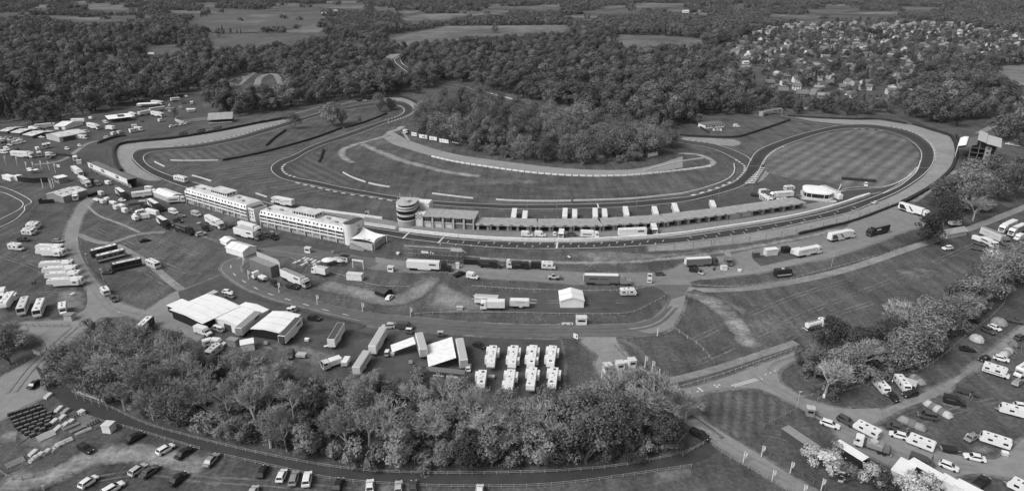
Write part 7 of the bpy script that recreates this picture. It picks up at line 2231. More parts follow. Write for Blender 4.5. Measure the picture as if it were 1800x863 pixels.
for i,(x,y,lab) in enumerate(SP):
 kinds=(('small pale crate','crate','mat_offwhite'),('grey tool chest','chest','mat_grey'),('dark barrel pair','barrels','mat_darkgrey'),('white folding table','table','mat_white'))
 lb,ct_,mt=kinds[i % 4]
 t=thing(('storage_crate','tool_chest','barrel_pair','folding_table')[i % 4],'%s %s' % (lb,lab),ct_,G(x,y)+Vector((0,0,.27)),rd.uniform(0,3))
 if i % 4==0:
  part('box',MB().box(-.7,.7,-.5,.5,0,.8),mt,t)
  part('lid',MB().box(-.74,.74,-.54,.54,.8,.9),'mat_white',t)
 elif i % 4==1:
  part('cabinet',MB().box(-.6,.6,-.35,.35,.1,1.0),mt,t)
  for k in range(3):
   part('drawer',MB().box(-.55,.55,-.38,-.352,.15+k*.28,.38+k*.28),'mat_lightgrey',t)
 elif i % 4==2:
  for k in (-.45,.45):
   part('barrel',MB().cyl((k,0,0),(k,0,.95),.32,.32,9),mt,t)
 else:
  part('table_top',MB().box(-.95,.95,-.4,.4,.7,.75),mt,t)
  for a_ in (-.8,.8):
   for b_ in (-.32,.32):
    part('leg',MB().box(a_-.03,a_+.03,b_-.03,b_+.03,0,.7),'mat_grey',t)
# ---- more of the crowded paddock
tile(0,0,1)
MORE=[('van',12,262,'white','by the left edge below the parked rows'),('suv',30,268,'darkgrey','behind the service van at the left edge'),('trailer',66,262,'white','between the dark tent and tractor units'),('van',90,272,'lightgrey','behind the second tractor unit'),('hatch',140,256,'white','below the warehouse corner'),('van',150,232,'white','right of the warehouse roof'),('suv',168,222,'grey','on the open upper tarmac'),('trailer',160,208,'white','under the trees by the box trailer'),('van',186,215,'offwhite','left of the big open awning'),('trailer',236,222,'white','right of the big open awning'),('hatch',250,213,'darkgrey','between the awning and the broad transporter'),('suv',300,196,'white','beside the pale truck'),('van',318,190,'grey','above the white hoarding'),('van',255,357,'lightgrey','below the white marquee awning'),('trailer',262,372,'offwhite','beside the middle dark transporter'),('suv',285,368,'black','before the marquee awning'),('van',305,372,'white','left of the western hospitality block'),('hatch',318,380,'grey','by the western hospitality mural'),('trailer',238,384,'white','behind the plain white van'),('suv',300,396,'white','by the nearest dark transporter'),('van',345,376,'lightgrey','at the foot of the mural'),('hatch',410,398,'black','beside the swoosh transporter nose'),('suv',480,412,'grey','before the eastern hospitality doors'),('hatch',215,352,'white','beside the pit shed end'),('trailer',190,322,'white','under the white fascia'),('hatch',52,268,'offwhite','behind the long white artic'),('suv',118,262,'white','between tractor units and bank')]
for i,(k,x,y,c,lab) in enumerate(MORE):
 V(k,x,y,1,(.3,-.1,.45,.1)[i % 4],'%s %s %s' % ({'offwhite':'cream','lightgrey':'silver','darkgrey':'dark'}.get(c,c),{'van':'van','suv':'car','hatch':'small car','trailer':'small trailer'}[k],lab),c,raw=True)
# ================================================================== TREES
def rvec(rd):
 while True:
  v=Vector((rd.uniform(-1,1),rd.uniform(-1,1),rd.uniform(-1,1)))
  if .05<v.length<1:
   return v.normalized()
def card_mesh(name,cards):
 """cards: (centre, normal, size, shade) -> leaf-clump quads with a 'leaf' attribute"""
 v,f,a=[],[],[]
 for (c,n,s,k,rot) in cards:
  u=n.cross(Vector((0,0,1)))
  u=u.normalized() if u.length>.01 else Vector((1,0,0))
  w=n.cross(u)
  u,w=u*math.cos(rot)+w*math.sin(rot),w*math.cos(rot)-u*math.sin(rot)
  o=len(v)
  v+=[tuple(c+u*s),tuple(c+w*s*.62),tuple(c-u*s*.9),tuple(c-w*s*.55)]
  f.append((o,o+1,o+2,o+3))
  a+=[k]*4
 me=bpy.data.meshes.new(name)
 me.from_pydata(v,[],f)
 at=me.attributes.new('leaf','FLOAT','POINT')
 at.data.foreach_set('value',a)
 me.materials.append(None)
 return me
def crown_cards(rd,h,r,base,lobes,n,size,fuzz=.1,upb=.25,jit=.55):
 L=[]
 for i in range(lobes):
  q=rd.uniform(0,2*math.pi)
  t=rd.random()
  zc=base+(h-base)*(.18+.66*t)
  rr=r*(1.0-.55*abs(t-.35))*math.sqrt(rd.random())*.72
  L.append((Vector((math.cos(q)*rr*(1.25 if rd.random()<.25 else 1),math.sin(q)*rr*(1.25 if rd.random()<.25 else 1),zc)),r*rd.uniform(.2,.5)*(1-.25*t),rd.uniform(0,1)))
 L.append((Vector((0,0,base+(h-base)*.8)),r*.42,.5))
 out=[]
 tot=sum(l[1]**2 for l in L)
 for (c,lr,sh) in L:
  for _ in range(int(n*lr*lr/tot)):
   d=rvec(rd)
   if d.z<-.55 and rd.random()<.7:
    d.z=-d.z
   k_=rd.uniform(.72,1.06) if rd.random()>fuzz else rd.uniform(1.05,1.45)
   p=c+Vector((d.x,d.y,d.z*.85))*lr*k_
   nn=(d*1.0+rvec(rd)*jit+Vector((0,0,upb))).normalized()
   out.append((p,nn,size*rd.uniform(.6,1.25),min(1,max(0,.55*sh+.5*rd.random()-.02)),rd.uniform(0,6.28)))
 return out
def limb(mb,p,q,r0,r1,n=5):
 mb.cyl(p,q,r0,r1,n)
def trunk_mb(rd,h,base,r):
 mb=MB()
 tr=.16+h*.018
 limb(mb,(0,0,0),(rd.uniform(-.2,.2),rd.uniform(-.2,.2),base+.6),tr,tr*.7,7)
 for i in range(5):
  q=i*1.26+rd.uniform(-.4,.4)
  p0=Vector((0,0,base*rd.uniform(.6,1.0)))
  p1=p0+Vector((math.cos(q)*r*.4,math.sin(q)*r*.4,(h-base)*.3))
  p2=p1+Vector((math.cos(q+.4)*r*.3,math.sin(q+.4)*r*.3,(h-base)*.3))
  limb(mb,p0,p1,tr*.5,tr*.3)
  limb(mb,p1,p2,tr*.3,tr*.12)
 return mb
def leafy(seed,h,r,base,lobes,n,size,fuzz=.1):
 rd=random.Random(seed)
 return trunk_mb(rd,h,base,r).mesh('trunk'),card_mesh('crown',crown_cards(rd,h,r,base,lobes,n,size,fuzz,.25,.55 if fuzz>.05 else .3))
def bare(seed,h,r,leaves=350):
 """branching tree with most of its twigs showing"""
 rd=random.Random(seed)
 tr,tw=MB(),MB()
 tips=[]
 def grow(p,d,ln,rad,lev):
  q=p+d*ln
  if lev<=1:
   tr.cyl(p,q,rad,rad*.68,5)
  elif lev==2:
   tw.cyl(p,q,rad,rad*.6,4)
  else:
   u=d.cross(rvec(rd)).normalized()*max(.042,rad)
   tw.add([p-u,p+u,q+u*.5,q-u*.5],[(0,1,2,3)])
   w=d.cross(u).normalized()*max(.042,rad)
   tw.add([p-w,p+w,q+w*.5,q-w*.5],[(0,1,2,3)])
  if lev>=4:
   tips.append(q)
   return
  kids=(5,5,5,5)[lev]+(rd.random()<.4)
  for i in range(kids):
   sp=(.75,.7,.75,.85)[lev]
   nd=(d+rvec(rd)*sp+Vector((0,0,.12))).normalized()
   if nd.z<-.1:
    nd.z=abs(nd.z)
   grow(p.lerp(q,rd.uniform(.55,1.0)),nd,ln*rd.uniform(.55,.82),rad*.55,lev+1)
 grow(Vector((0,0,0)),Vector((rd.uniform(-.08,.08),rd.uniform(-.08,.08),1)).normalized(),h*.3,.12+h*.016,0)
 mx=max(max(abs(t.x),abs(t.y)) for t in tips)
 mz=max(t.z for t in tips)
 sx,sz=r/mx,h/mz
 for mb in (tr,tw):
  mb.v=[(x*sx if z>.1 else x,y*sx if z>.1 else y,z*sz) for x,y,z in mb.v]
 cards=[]
 for _ in range(leaves):
  t=rd.choice(tips)
  p=Vector((t.x*sx,t.y*sx,t.z*sz))+rvec(rd)*rd.uniform(0,.6)
  cards.append((p,rvec(rd),rd.uniform(.12,.26),rd.random(),rd.uniform(0,6)))
 twm=tw.mesh('twigs')
 at=twm.attributes.new('leaf','FLOAT','POINT')
 at.data.foreach_set('value',[rd.random() for _ in twm.vertices])
 return tr.mesh('trunk'),twm,card_mesh('leaves',cards)
LEAFY=[leafy(100+i,9.5+1.3*(i % 4),4.6+.7*(i % 4),1.4,18+2*i,3000,.3,.16) for i in range(8)]
DARK=[leafy(200+i,9.5+i,4.6+.4*i,1.2,20,3000,.28) for i in range(2)]
BUSH=[leafy(300+i,4.2+i*.6,3.4,.3,10,800,.3) for i in range(3)]
POPL=[leafy(400+i,11+i,5.0,1.2,18,3000,.32) for i in range(3)]
BLOS=[leafy(500+i,5.0,3.3,1.2,12,1500,.27) for i in range(2)]
BARE=[bare(600+i,10.5+i*.6,5.6+.35*i,420) for i in range(5)]
def plant(kind,i,p,sc,rz,label,group,mat=None):
 cat='bush' if kind=='bush' else 'tree'
 t=thing({'bush':'bush','bare':'bare_tree','leafy':'leafy_tree','dark':'dark_tree','poplar':'poplar_tree','blossom':'blossom_tree'}[kind],label,cat,(p.x,p.y,0),rz,group,sc)
 sx=random.Random(p.x*7.7+p.y)
 t.scale=(sc*sx.uniform(.86,1.16),sc*sx.uniform(.86,1.16),sc*sx.uniform(.82,1.15))
 if kind=='bare':
  tr,tw,lv=BARE[i % 5]
  shared('trunk',tr,'bark_pale',t,(0,0,0))
  shared('crown',tw,'twig',t,(0,0,0))
  shared('young_leaves',lv,mat or 'leaf_pale',t,(0,0,0))
 else:
  S_={'leafy':LEAFY,'dark':DARK,'bush':BUSH,'poplar':POPL,'blossom':BLOS}[kind]
  tr,cr_=S_[i % len(S_)]
  shared('trunk',tr,'bark',t,(0,0,0))
  shared('crown',cr_,mat or {'leafy':'leaf','dark':'leaf_dark','bush':'leaf','poplar':'leaf_light','blossom':'blossom'}[kind],t,(0,0,0))
 return t
def interp(pts,x):
 for (x0,y0),(x1,y1) in zip(pts,pts[1:]):
  if x0<=x<=x1:
   return y0+(y1-y0)*(x-x0)/(x1-x0)
 return pts[0][1] if x<pts[0][0] else pts[-1][1]
LOOK={'leafy':'leafy tree','bare':'bare branching tree','dark':'dark dense tree','bush':'low bush','poplar':'pale tall tree'}
rd=random.Random(77)
# ---- the foreground wood: rows from the rail fence backwards
FW_TOP=[(95,668),(140,640),(180,622),(260,628),(330,640),(400,660),(480,676),(560,690),(620,700),(660,690),(740,700),(800,722),(860,740),(990,732),(1040,712),(1130,704),(1170,722),(1225,752)]
FW_BOT=[(95,672),(135,684),(190,707),(250,733),(300,748),(430,780),(600,811),(750,820),(900,820),(1000,816),(1100,806),(1200,785),(1230,770)]
rows_=5
for k in range(rows_):
 f=1-k/(rows_-1)
 n=0
 x=100+(k % 2)*14
 while x<1192:
  yt,yb=interp(FW_TOP,x),interp(FW_BOT,x)
  need=(yb-yt)/22.0+1
  if x>1128 and yt+(yb-yt)*f<742:
   pass
  elif need>=rows_-1 or (k/(rows_-1))<=need/rows_ or k==0:
   y=yt+(yb-yt)*f+rd.uniform(-5,5)*(0<k<rows_-1)
   right=x>640
   u=rd.random()
   kind=('bush' if k==0 and u<.4 else 'bare' if u<(.74 if not right else .42) else 'dark' if u>.93 else 'leafy')
   if 505<x<600 and k>=3:
    kind='bush'
   n+=1
   sc_=rd.uniform(.82,1.28) if kind!='bush' else rd.uniform(.9,1.4)
   if k>=3:
    sc_*=.85
   plant(kind,rd.randrange(9),G(x+rd.uniform(-6,6),y),sc_,rd.uniform(0,6.28),
     '%s, %s from the left in the %s row of the foreground wood' % (LOOK[kind],ORD[n],('fence-side','second','third','fourth','rearmost')[k]),'trees of the foreground wood')
  x+=rd.uniform(32,46)
# ---- grove on the right
GR=[(1432,660,'bare'),(1450,690,'bare'),(1425,640,'bare'),(1480,668,'bare'),(1510,655,'bare'),(1495,630,'dark'),(1535,645,'leafy'),(1560,640,'leafy'),(1580,645,'leafy'),(1600,632,'leafy'),(1540,615,'dark'),(1570,610,'dark'),(1620,622,'leafy'),(1640,610,'bare'),(1625,590,'bare'),(1600,600,'bare'),(1655,590,'leafy'),(1670,578,'leafy'),(1660,560,'bare'),(1690,562,'leafy'),(1700,545,'bare'),(1680,535,'bare'),(1715,552,'leafy'),(1730,530,'leafy'),(1720,510,'bare'),(1750,515,'leafy'),(1742,490,'bare'),(1770,500,'leafy'),(1765,475,'bush'),(1790,490,'leafy'),(1785,465,'leafy'),(1800,472,'bush'),(1640,545,'bush'),(1610,575,'bush'),(1470,640,'dark'),(1460,620,'dark'),(1520,670,'bush'),(1555,658,'bush'),(1460,690,'bush'),(1600,648,'bush'),(1690,520,'bush'),(1640,570,'leafy'),(1575,590,'bare'),(1815,485,'leafy'),(1810,455,'leafy')]
GR=[(x,y,'leafy' if kd=='bare' and x % 4<2 else kd) for x,y,kd in GR]
GR.sort(key=lambda g:g[0])
cnt={}
for (x,y,kd) in GR:
 cnt[kd]=cnt.get(kd,0)+1
 plant(kd,rd.randrange(9),G(x,y+4),rd.uniform(.95,1.3),rd.uniform(0,6.28),'%s in the right-hand grove, %s of its kind from the left' % (LOOK[kd],ORD[cnt[kd]]),'trees of the right-hand grove')
# ---- copse inside the circuit
CB=[(735,238),(790,253),(840,270),(900,281),(960,287),(1030,291),(1100,288),(1140,277),(1170,262),(1188,250)]
CT=[(735,208),(780,186),(830,184),(900,200),(960,209),(1030,222),(1100,236),(1150,247),(1188,248)]
for k in range(6):
 n=0
 x=740+(k % 2)*10
 while x<1190:
  yb,yt=interp(CB,x),interp(CT,x)
  if k<=(yb-yt)/8:
   y=yb+(yt-yb)*k/5-(2 if k==0 else 0)
   u=rd.random()
   kind='bush' if (k==0 and u<.28) else ('dark' if u>.85 else 'leafy')
   n+=1
   plant(kind,rd.randrange(9),G(x+rd.uniform(-4,4),y),rd.uniform(1.2,1.75)*(.75 if kind=='bush' else 1),rd.uniform(0,6.28),'%s, %s from the left in the %s row of the infield copse' % (LOOK[kind],ORD[n],('front','second','third','fourth','fifth','rear')[k]),'trees of the infield copse','leaf_copse' if kind!='dark' else 'leaf_forest')
  x+=rd.uniform(25,36)
# ---- single trees
for (kd,i,x,y,s,lab) in (
 ('dark',0,1629,428,1.55,'round dark tree standing alone beside the clubhouse hut'),
 ('dark',1,1658,396,1.45,'broad dark tree left of the twiggy pale one by the gravel apron'),
 ('bare',2,1710,388,1.35,'pale twiggy tree on the slope behind the clubhouse'),
 ('poplar',2,1645,366,1.3,'silvery tree at the edge of the bend, leftmost of the clump'),('poplar',1,1752,352,1.5,'silvery tree low in the clump below the grandstand lane'),('poplar',0,1778,346,1.6,'broad silvery tree right of the clump by the lane'),('poplar',2,1806,340,1.6,'silvery tree half cut by the right edge'),('leafy',3,1700,356,1.5,'leafy tree in the middle of the silvery clump'),('poplar',0,1668,352,1.4,'silvery tree nearest the right-hand bend'),('poplar',1,1690,340,1.55,'second silvery tree from the bend'),('poplar',2,1714,338,1.5,'tall silvery tree before the grandstand base'),('poplar',0,1736,322,1.4,'silvery tree just right of the grandstand'),('poplar',1,1764,330,1.4,'silvery tree in front of the lane right of the grandstand'),('poplar',2,1790,322,1.4,'silvery tree at the right edge above the lane'),('poplar',1,1725,372,1.35,'silvery tree behind the pale twiggy one'),('poplar',0,1690,372,1.35,'low silvery tree left of the pale twiggy one'),
 ('leafy',0,585,222,2.2,'broad leafy tree alone on the infield slope'),('leafy',1,602,221,1.2,'smaller leafy tree beside the broad one on the slope'),('leafy',2,668,197,1.25,'leafy tree inside the far hairpin'),('dark',0,686,193,1.25,'dark tree right inside the far hairpin'),('leafy',3,516,227,1.1,'small leafy tree on the first-bend infield'),('bush',0,633,215,.9,'bush on the bank below the far climb'),
 ('leafy',4,1176,262,1.35,'last tree at the right end of the copse'),('leafy',2,1160,272,1.3,'pale-trunked tree beside the copse board'),
 ('leafy',1,18,640,1.0,'leafy tree at the left edge above the entrance road'),('bare',1,-5,620,1.0,'bare tree cut by the left edge'),('bare',3,30,605,.8,'twiggy tree above the entrance road corner'),('blossom',0,40,612,.95,'white blossom tree at the entrance road corner'),
 ('bush',1,160,586,1.0,'bush beside the road junction by the wood'),('bush',2,190,590,1.1,'bush next to the white-roofed black bus'),
 ('blossom',0,1425,812,1.05,'white blossom tree over the dark container'),('blossom',1,1455,828,1.1,'larger white blossom tree beside the dark container'),('blossom',0,1530,850,1.0,'white blossom tree right of the totem'),('blossom',1,1592,868,1.1,'white blossom tree at the bottom edge, left of two'),('blossom',0,1625,872,1.05,'white blossom tree at the bottom edge, right of two'),('bush',0,1490,843,.9,'small bush behind the totem'),('bush',2,1550,868,1.1,'dark bush under the bottom-edge blossom'),('bush',1,1470,800,.8,'small bush behind the larger blossom tree'),
 ('bare',0,1205,742,.8,'pale twiggy tree at the corner of the plaza lane'),('bare',2,1190,728,.75,'twiggy shrub-like tree by the plaza gate'),
 ('bush',0,80,236,.8,'dark bush in the upper paddock car park'),('leafy',3,306,209,.7,'small tree beside the broad white transporter'),('leafy',5,1227,216,.8,'small tree left of the school building'),
):
 plant(kd,i,G(x,y),s,rd.uniform(0,6.28),lab,None,'leaf_dark' if 'dark bush' in lab else None)
# ---- the woods beyond: one mass of trees no one could count
CLEAR=[(-90,232),(-10,226),(60,222),(140,206),(205,196),(232,183),(290,177),(322,166),(345,158),(360,165),(355,180),(362,198),(420,206),(480,200),(520,190),(560,181),(600,178),(640,175),(690,168),(735,165),(765,152),(772,143),(822,150),(905,172),(965,185),(1020,196),(1080,210),(1135,224),(1195,241),(1205,226),(1222,213),(1235,206),(1300,203),(1345,203),(1365,199),(1500,205),(1560,201),(1625,216),(1680,232),(1688,214),(1740,214),(1750,250),(1800,262),(1900,262),(1900,950),(-90,950)]
KART=[(384,152),(410,136),(440,126),(458,134),(470,128),(490,129),(500,140),(505,152),(482,154),(455,152),(400,156)]
GAPS=[[(660,100),(684,96),(712,93.5),(720,96),(705,103),(712,112),(732,127),(716,129),(692,115),(684,109),(674,105)],[(1722,236),(1760,212),(1805,180),(1850,155),(1852,160),(1806,188),(1762,219),(1728,240)]]
VILLAGE=[(1240,96),(1300,70),(1345,50),(1420,38),(1500,31),(1600,33),(1700,45),(1780,58),(1850,70),(1850,108),(1735,110),(1690,104),(1640,110),(1630,140),(1605,165),(1550,184),(1480,182),(1420,186),(1340,172),(1300,140),(1265,112)]
def inside(poly,x,y):
 c=False
 j=len(poly)-1
 for i in range(len(poly)):
  xi,yi=poly[i]
  xj,yj=poly[j]
  if (yi>y)!=(yj>y) and x<(xj-xi)*(y-yi)/(yj-yi)+xi:
   c=not c
  j=i
 return c
sr=random.Random(31)
for _ in range(80):
 x_,y_=sr.uniform(0,1800),sr.choice((sr.uniform(1,14),sr.uniform(8,40)))
 if 1240<x_<1800 and y_>26:
  continue
 w_,h_=sr.uniform(25,80),sr.uniform(.6,1.0)*(1.2+y_*.07)
 pl=[(x_-w_,y_+sr.uniform(-.5,.5)),(x_-w_*.3,y_-h_),(x_+w_*.7,y_-h_*sr.uniform(.4,1)),(x_+w_,y_+sr.uniform(-.6,.6)),(x_+w_*.4,y_+h_),(x_-w_*.5,y_+h_*sr.uniform(.5,1))]
 FIELDS.append(('meadow',pl))
 sheet('field',pl,sr.choice(('field','meadow','meadow')),32)
POLYS=[]
for pl in [KART]+GAPS+[f[1] for f in FIELDS]:
 POLYS.append((min(p[0] for p in pl),max(p[0] for p in pl),min(p[1] for p in pl),max(p[1] for p in pl),pl))
def open_ground(x,y):
 for (a,b,c,d,pl) in POLYS:
  if a<=x<=b and c<=y<=d and inside(pl,x,y):
   return True
 return False
def proto(name,tr,cr_,tmat,cmat):
 """tree mesh with its trunk and crown in one, for the uncounted mass"""
 me=cr_.copy()
 bm=bmesh.new()
 bm.from_mesh(me)
 lay=bm.verts.layers.float.get('leaf')
 k0=len(bm.faces)
 if tr:
  bm.from_mesh(tr)
  bm.faces.ensure_lookup_table()
  for f in bm.faces[k0:]:
   f.material_index=1
 bm.to_mesh(me)
 bm.free()
 me.materials.clear()
 me.materials.append(MATS[cmat])
 me.materials.append(MATS[tmat])
 o=bpy.data.objects.new(name,me)
 return o
def fproto(seed,h,r,base,lobes,n,size,mat):
 tr,c=leafy(seed,h,r,base,lobes,n,size,.04)
 return proto('woodland_tree',tr,c,'bark',mat)
def cone_proto(seed):
 rd_=random.Random(seed)
 cards=[]
 for _ in range(420):
  t=rd_.random()**.7
  q=rd_.uniform(0,6.28)
  rr=3.0*(1-t)*rd_.uniform(.7,1.05)
  d=Vector((math.cos(q),math.sin(q),.35)).normalized()
  cards.append((Vector((math.cos(q)*rr,math.sin(q)*rr,1+t*13)),(d+rvec(rd_)*.5).normalized(),.65,rd_.random()*.6,rd_.uniform(0,6)))
 return proto('woodland_tree',None,card_mesh('crown',cards),'bark','leaf_dark')
NEAR=[fproto(700+i,12.5+i*.5,7.0+.35*i,2.0,9+i % 4,1100,.58,'leaf_light' if i==5 else 'leaf_dark' if i==0 else 'leaf_forest') for i in range(6)]
NEAR.append(cone_proto(5))
def clump(seed):
 rd_=random.Random(seed)
 cards=[]
 for i in range(5):
  q=rd_.uniform(0,6.28)
  rr=rd_.uniform(2,9)
  off=Vector((math.cos(q)*rr,math.sin(q)*rr,0))
  for (p,n,s,k,ro) in crown_cards(rd_,rd_.uniform(8,13),rd_.uniform(4.5,6),1.0,6,70,1.5):
   cards.append((p+off,n,s,k,ro))
 return proto('woodland_clump',None,card_mesh('crown',cards),'bark','leaf_far')
FAR=[clump(800+i) for i in range(5)]
def wood(name,label,cat,pts,protos):
 """pts: (x, y, z, variant, scale, rotation) -> one object of instanced trees"""
 me=bpy.data.meshes.new(name)
 me.from_pydata([p[:3] for p in pts],[],[])
 for nm,ty,k in (('variant','INT',3),('scl','FLOAT',4),('rot','FLOAT',5)):
  at=me.attributes.new(nm,ty,'POINT')
  at.data.foreach_set('value',[p[k] for p in pts])
 o=bpy.data.objects.new(name,me)
 COL.objects.link(o)
 tag(o,label,cat)
 o['kind']='stuff'
 ng=bpy.data.node_groups.new(name,'GeometryNodeTree')
 ng.interface.new_socket('Geometry',in_out='INPUT',socket_type='NodeSocketGeometry')
 ng.interface.new_socket('Geometry',in_out='OUTPUT',socket_type='NodeSocketGeometry')
 N,L=ng.nodes,ng.links
 gi,go=N.new('NodeGroupInput'),N.new('NodeGroupOutput')
 ji=N.new('GeometryNodeJoinGeometry')
 for pr in protos:
  oi=N.new('GeometryNodeObjectInfo')
  oi.inputs['Object'].default_value=pr
  oi.inputs['As Instance'].default_value=True
  L.new(oi.outputs['Geometry'],ji.inputs[0])
 ip=N.new('GeometryNodeInstanceOnPoints')
 ip.inputs['Pick Instance'].default_value=True
 L.new(gi.outputs[0],ip.inputs['Points'])
 L.new(ji.outputs[0],ip.inputs['Instance'])
 def attr(nm,ty):
  n_=N.new('GeometryNodeInputNamedAttribute')
  n_.data_type=ty
  n_.inputs['Name'].default_value=nm
  return n_.outputs['Attribute']
 L.new(attr('variant','INT'),ip.inputs['Instance Index'])
 cx=N.new('ShaderNodeCombineXYZ')
 L.new(attr('rot','FLOAT'),cx.inputs['Z'])
 L.new(cx.outputs[0],ip.inputs['Rotation'])
 L.new(attr('scl','FLOAT'),ip.inputs['Scale'])
 L.new(ip.outputs[0],go.inputs[0])
 md=o.modifiers.new('trees','NODES')
 md.node_group=ng
 return o
rd=random.Random(5)
near,far,vill=[],[],[]
HOUSES=[]
def hz(x,y):
 k=max(0.0,(y-2300)/3500)
 return max(0,min(k,1.2)**2*26*(noise.noise(Vector((x/1500,y/1800,3.1)))+.55)) if k>0 else 0.0
y=300.0
while y<4300:
 s=10.5 if y<620 else 11.5 if y<900 else 13 if y<1400 else 17 if y<2200 else 24
 xm=y*.84+70
 x=-xm+rd.uniform(0,s)
 while x<xm:
  bx,by=x+rd.uniform(-.45,.45)*s,y+rd.uniform(-.45,.45)*s
  x+=s
  px,py=PX((bx,by,0))
  if py>262 or px<-60 or px>1860:
   continue
  if inside(CLEAR,px,py):
   continue
  big=by>1400
  sc_=rd.choice((rd.uniform(.65,1.0),rd.uniform(.9,1.3),rd.uniform(1.2,1.6))) if not big else rd.uniform(.8,1.2)*(1.0 if by<2200 else 1.25)
  # broad patches of taller and lower wood
  sc_*=1+.22*noise.noise(Vector((bx/60,by/60,0)))
  if 1300<px<1610 and 160<py<208:
   sc_*=.62
  hgt=12.5*sc_
  p2=PX((bx,by,hgt*.55))
  p3=PX((bx,by,hgt*.95))
  if open_ground(px,py) or open_ground(*p2) or open_ground(*p3):
   if by<1250 or noise.noise(Vector((px/16,py/2.2,2)))<.62:
    continue
  if inside(VILLAGE,px,py):
   if rd.random()<.42:
    vill.append((bx,by,0,rd.choice((0,1,2,3,4,5,6)),sc_*rd.uniform(.4,.75),rd.uniform(0,6.28)))
   continue
  if big:
   far.append((bx,by,hz(bx,by)-.5,rd.randrange(5),sc_,rd.uniform(0,6.28)))
  else:
   vr=min(5,max(0,int(2.9+4.2*noise.noise(Vector((bx/75,by/75,9)))+rd.uniform(-1.3,1.3))))
   near.append((bx,by,0,vr if rd.random()>.008 else 6,sc_,rd.uniform(0,6.28)))
 y+=s
wood('woodland','broad woods that close round the back of the circuit','woods',near,NEAR)
wood('far_woodland','distant woods and hedges fading towards the skyline','woods',far,FAR)
wood('village_trees','garden trees crowded between the houses of the village','trees',vill,NEAR)
# low scrub under the trees
ug=[]
UPROTO=[proto('scrub',None,BUSH[i][1],'bark',('leaf_forest','leaf','leaf_copse')[i]) for i in range(3)]
x=96.0
while x<1190:
 yt,yb=interp(FW_TOP,x),interp(FW_BOT,x)
 y=yt-6
 while y<yb-5:
  if rd.random()<.8:
   p=G(x+rd.uniform(-8,8),y+rd.uniform(-5,5))
   ug.append((p.x,p.y,-.2,rd.randrange(3),rd.uniform(.35,.8),rd.uniform(0,6.28)))
  y+=12
 x+=15
for (x,y,kd) in GR:
 for _ in range(4):
  p=G(x+rd.uniform(-22,22),y+rd.uniform(-12,4))
  ug.append((p.x,p.y,-.2,rd.randrange(3),rd.uniform(.35,.75),rd.uniform(0,6.28)))
x=742.0
while x<1186:
 yt,yb=interp(CT,x),interp(CB,x)
 y=yt
 while y<yb-2:
  p=G(x+rd.uniform(-6,6),y+rd.uniform(-2,2))
  ug.append((p.x,p.y,-.2,rd.randrange(3),rd.uniform(.5,1.0),rd.uniform(0,6.28)))
  y+=6
 x+=12
wood('undergrowth','low tangled scrub covering the ground under the trees','undergrowth',ug,UPROTO)
# ================================================================== THE VILLAGE
hr=random.Random(21)
def house_mesh(l,w,h,rise):
 k=('house',l,w,h,rise)
 if k not in KITS:
  wl_=MB().loft([[(-l/2,-w/2,0),(-l/2,w/2,0),(-l/2,w/2,h),(-l/2,0,h+rise),(-l/2,-w/2,h)],[(l/2,-w/2,0),(l/2,w/2,0),(l/2,w/2,h),(l/2,0,h+rise),(l/2,-w/2,h)]]).mesh('wall')
  e,o_=.5,.12
  dz=e*rise/(w/2)
  rf=MB()
  for s in (-1,1):
   a=[(-l/2-.4,s*(w/2+e),h-dz+o_),(l/2+.4,s*(w/2+e),h-dz+o_),(l/2+.4,0,h+rise+o_),(-l/2-.4,0,h+rise+o_)]
   b=[(x,y_,z+.2) for x,y_,z in a]
   rf.add(a+b,[(0,1,2,3),(4,5,6,7),(0,1,5,4),(1,2,6,5),(2,3,7,6),(3,0,4,7)])
  ch=MB().box(l*.28,l*.28+.8,-.4,.4,h+rise-.6,h+rise+1.2).mesh('chimney')
  wn_=MB().box(-.55,.55,-.05,.05,0,1.1).mesh('window')
  KITS[k]=(wl_,rf.mesh('roof'),ch,wn_)
 return KITS[k]
STYLES=[((9,7.5,4.4,2.6),'wall_white','mat_midgrey','white two-storey house'),((12,8,2.8,2.2),'mat_grey','mat_grey','long low pale bungalow'),
   ((10,8,4.4,3.0),'mat_midgrey','mat_midgrey','dark brick house'),((14,7,4.4,2.4),'mat_offwhite','mat_midgrey','long pale terrace'),((8,7,2.9,2.0),'wall_white','mat_lightgrey','small white bungalow')]
y=545.0
nh=row=0
rest=MB()
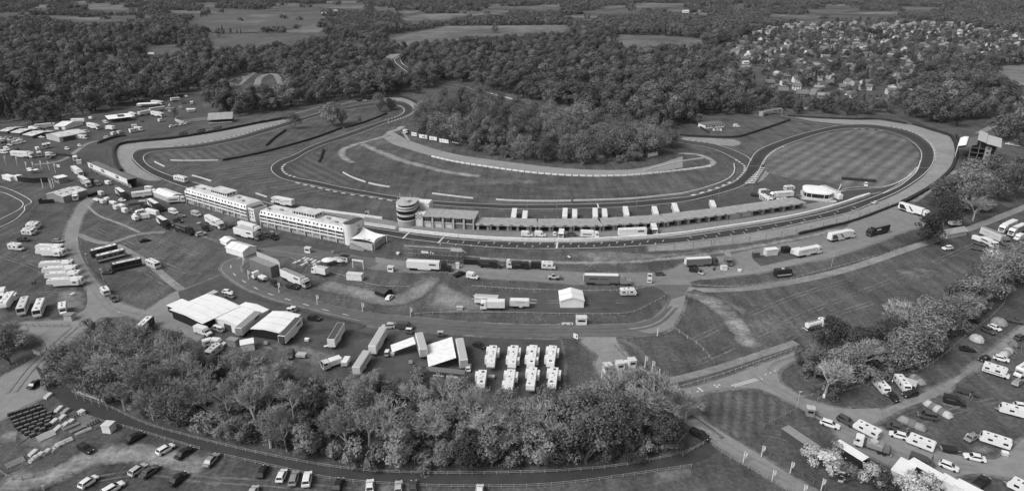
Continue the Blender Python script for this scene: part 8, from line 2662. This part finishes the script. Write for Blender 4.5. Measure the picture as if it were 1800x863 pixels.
while y<1700:
 step=24+(y-560)*.01
 x=-100.0
 row_rot=hr.uniform(-.35,.35)
 row+=1
 inrow=0
 while x<y*.85:
  bx,by=x+hr.uniform(-4,4),y+hr.uniform(-4,4)
  x+=step*hr.uniform(.7,1.25)
  px,py=PX((bx,by,0))
  if not inside(VILLAGE,px,py) or px>1810 or open_ground(px,py) or hr.random()<.26+.3*noise.noise(Vector((bx/90,by/90,7))):
   continue
  nh+=1
  dims,wmat,rmat,lab=STYLES[hr.choice((0,1,1,2,2,3,4))]
  rz=row_rot+hr.choice((0,0,math.pi/2))+hr.uniform(-.1,.1)
  if nh>300:
   l,w,h,rise=dims
   cs,sn=math.cos(rz),math.sin(rz)
   rg=lambda q:[(bx+q*cs-v*sn,by+q*sn+v*cs,z) for (v,z) in ((-w/2,0),(w/2,0),(w/2,h),(0,h+rise),(-w/2,h))]
   rest.loft([rg(-l/2),rg(l/2)])
   continue
  inrow+=1
  wl_,rf_,ch_,wn_=house_mesh(*dims)
  t=thing('village_house','%s, %s from the left in the %s village row from the circuit' % (lab,ORD[inrow],ORD[row]),'house',(bx,by,0),rz,'houses of the village',hr.uniform(.78,1.0))
  shared('wall',wl_,wmat,t,(0,0,0))
  r_=shared('roof',rf_,rmat,t,(0,0,0))
  shared('chimney',ch_,'mat_grey',r_,(0,0,0))
  if py>95:
   for fl in ((1.0,3.0) if dims[2]>4 else (1.1,)):
    for k in (-.3,0,.3):
     for s in (-1,1):
      shared('window',wn_,'glass',t,(k*dims[0],s*(dims[1]/2+.04),fl))
 y+=step
if rest.v:
 o=part('distant_houses',rest,'mat_grey',None)
 tag(o,'far rows of small pale houses at the back of the village','houses')
 o['kind']='stuff'
# lone houses and farms beyond
for (x,y_,sc_,i,lab) in ((62,142,1.2,3,'tall white country house among trees at the far left'),(75,143,1.2,0,'white country house right of the tall one at the far left'),(112,24,1.5,4,'far white farm building on the left skyline'),(570,27,1.6,4,'far white barn beside the rough meadow'),(590,24,1.4,0,'far farmhouse behind the white barn'),(1010,57,1.2,4,'white cottage at the end of the pale field, first of three'),(1018,57.5,1.1,0,'white cottage at the end of the pale field, second of three'),(1040,62,1.1,4,'white cottage near the field hedge, third of three'),(1062,62,1.0,4,'small white barn at the field corner'),(267,99,1.0,4,'white shed in the small far-left paddock'),(1320,29,1.5,4,'far pale farm beside the skyline fields'),(1205,23,1.6,1,'far cluster house on the skyline ridge, left'),(1230,22,1.6,4,'far cluster house on the skyline ridge, right'),(1362,17,1.8,4,'furthest white house on the skyline')):
 dims,wmat,rmat,_l=STYLES[i]
 wl_,rf_,ch_,wn_=house_mesh(*dims)
 g=G(x,y_)
 t=thing('country_house',lab,'house',(g.x,g.y,hz(g.x,g.y)),hr.uniform(-.2,.2),None,sc_)
 shared('wall',wl_,'wall_white',t,(0,0,0))
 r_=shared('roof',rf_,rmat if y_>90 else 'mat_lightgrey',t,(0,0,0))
 shared('chimney',ch_,'mat_grey',r_,(0,0,0))
 if y_>90:
  for fl in ((1.0,3.2) if dims[2]>4 else (1.1,)):
   for k in (-.3,0,.3):
    shared('window',wn_,'glass',t,(k*dims[0],-(dims[1]/2+.04),fl))
# ================================================================== HAZE
hb=MB().box(-13000,13000,-60,9100,-1.0,125)
hz_o=part('haze',hb,None,None)
hm=bpy.data.materials.new('haze')
hm.use_nodes=True
hm.node_tree.nodes.clear()
ho=hm.node_tree.nodes.new('ShaderNodeOutputMaterial')
pv=hm.node_tree.nodes.new('ShaderNodeVolumePrincipled')
pv.inputs['Color'].default_value=(.9,.9,.9,1)
pv.inputs['Density'].default_value=0.000014
hm.node_tree.links.new(pv.outputs[0],ho.inputs['Volume'])
hz_o.data.materials.clear()
hz_o.data.materials.append(hm)
hz_o['kind']='stuff'
tag(hz_o,'thin pale haze lying over the far country','haze')
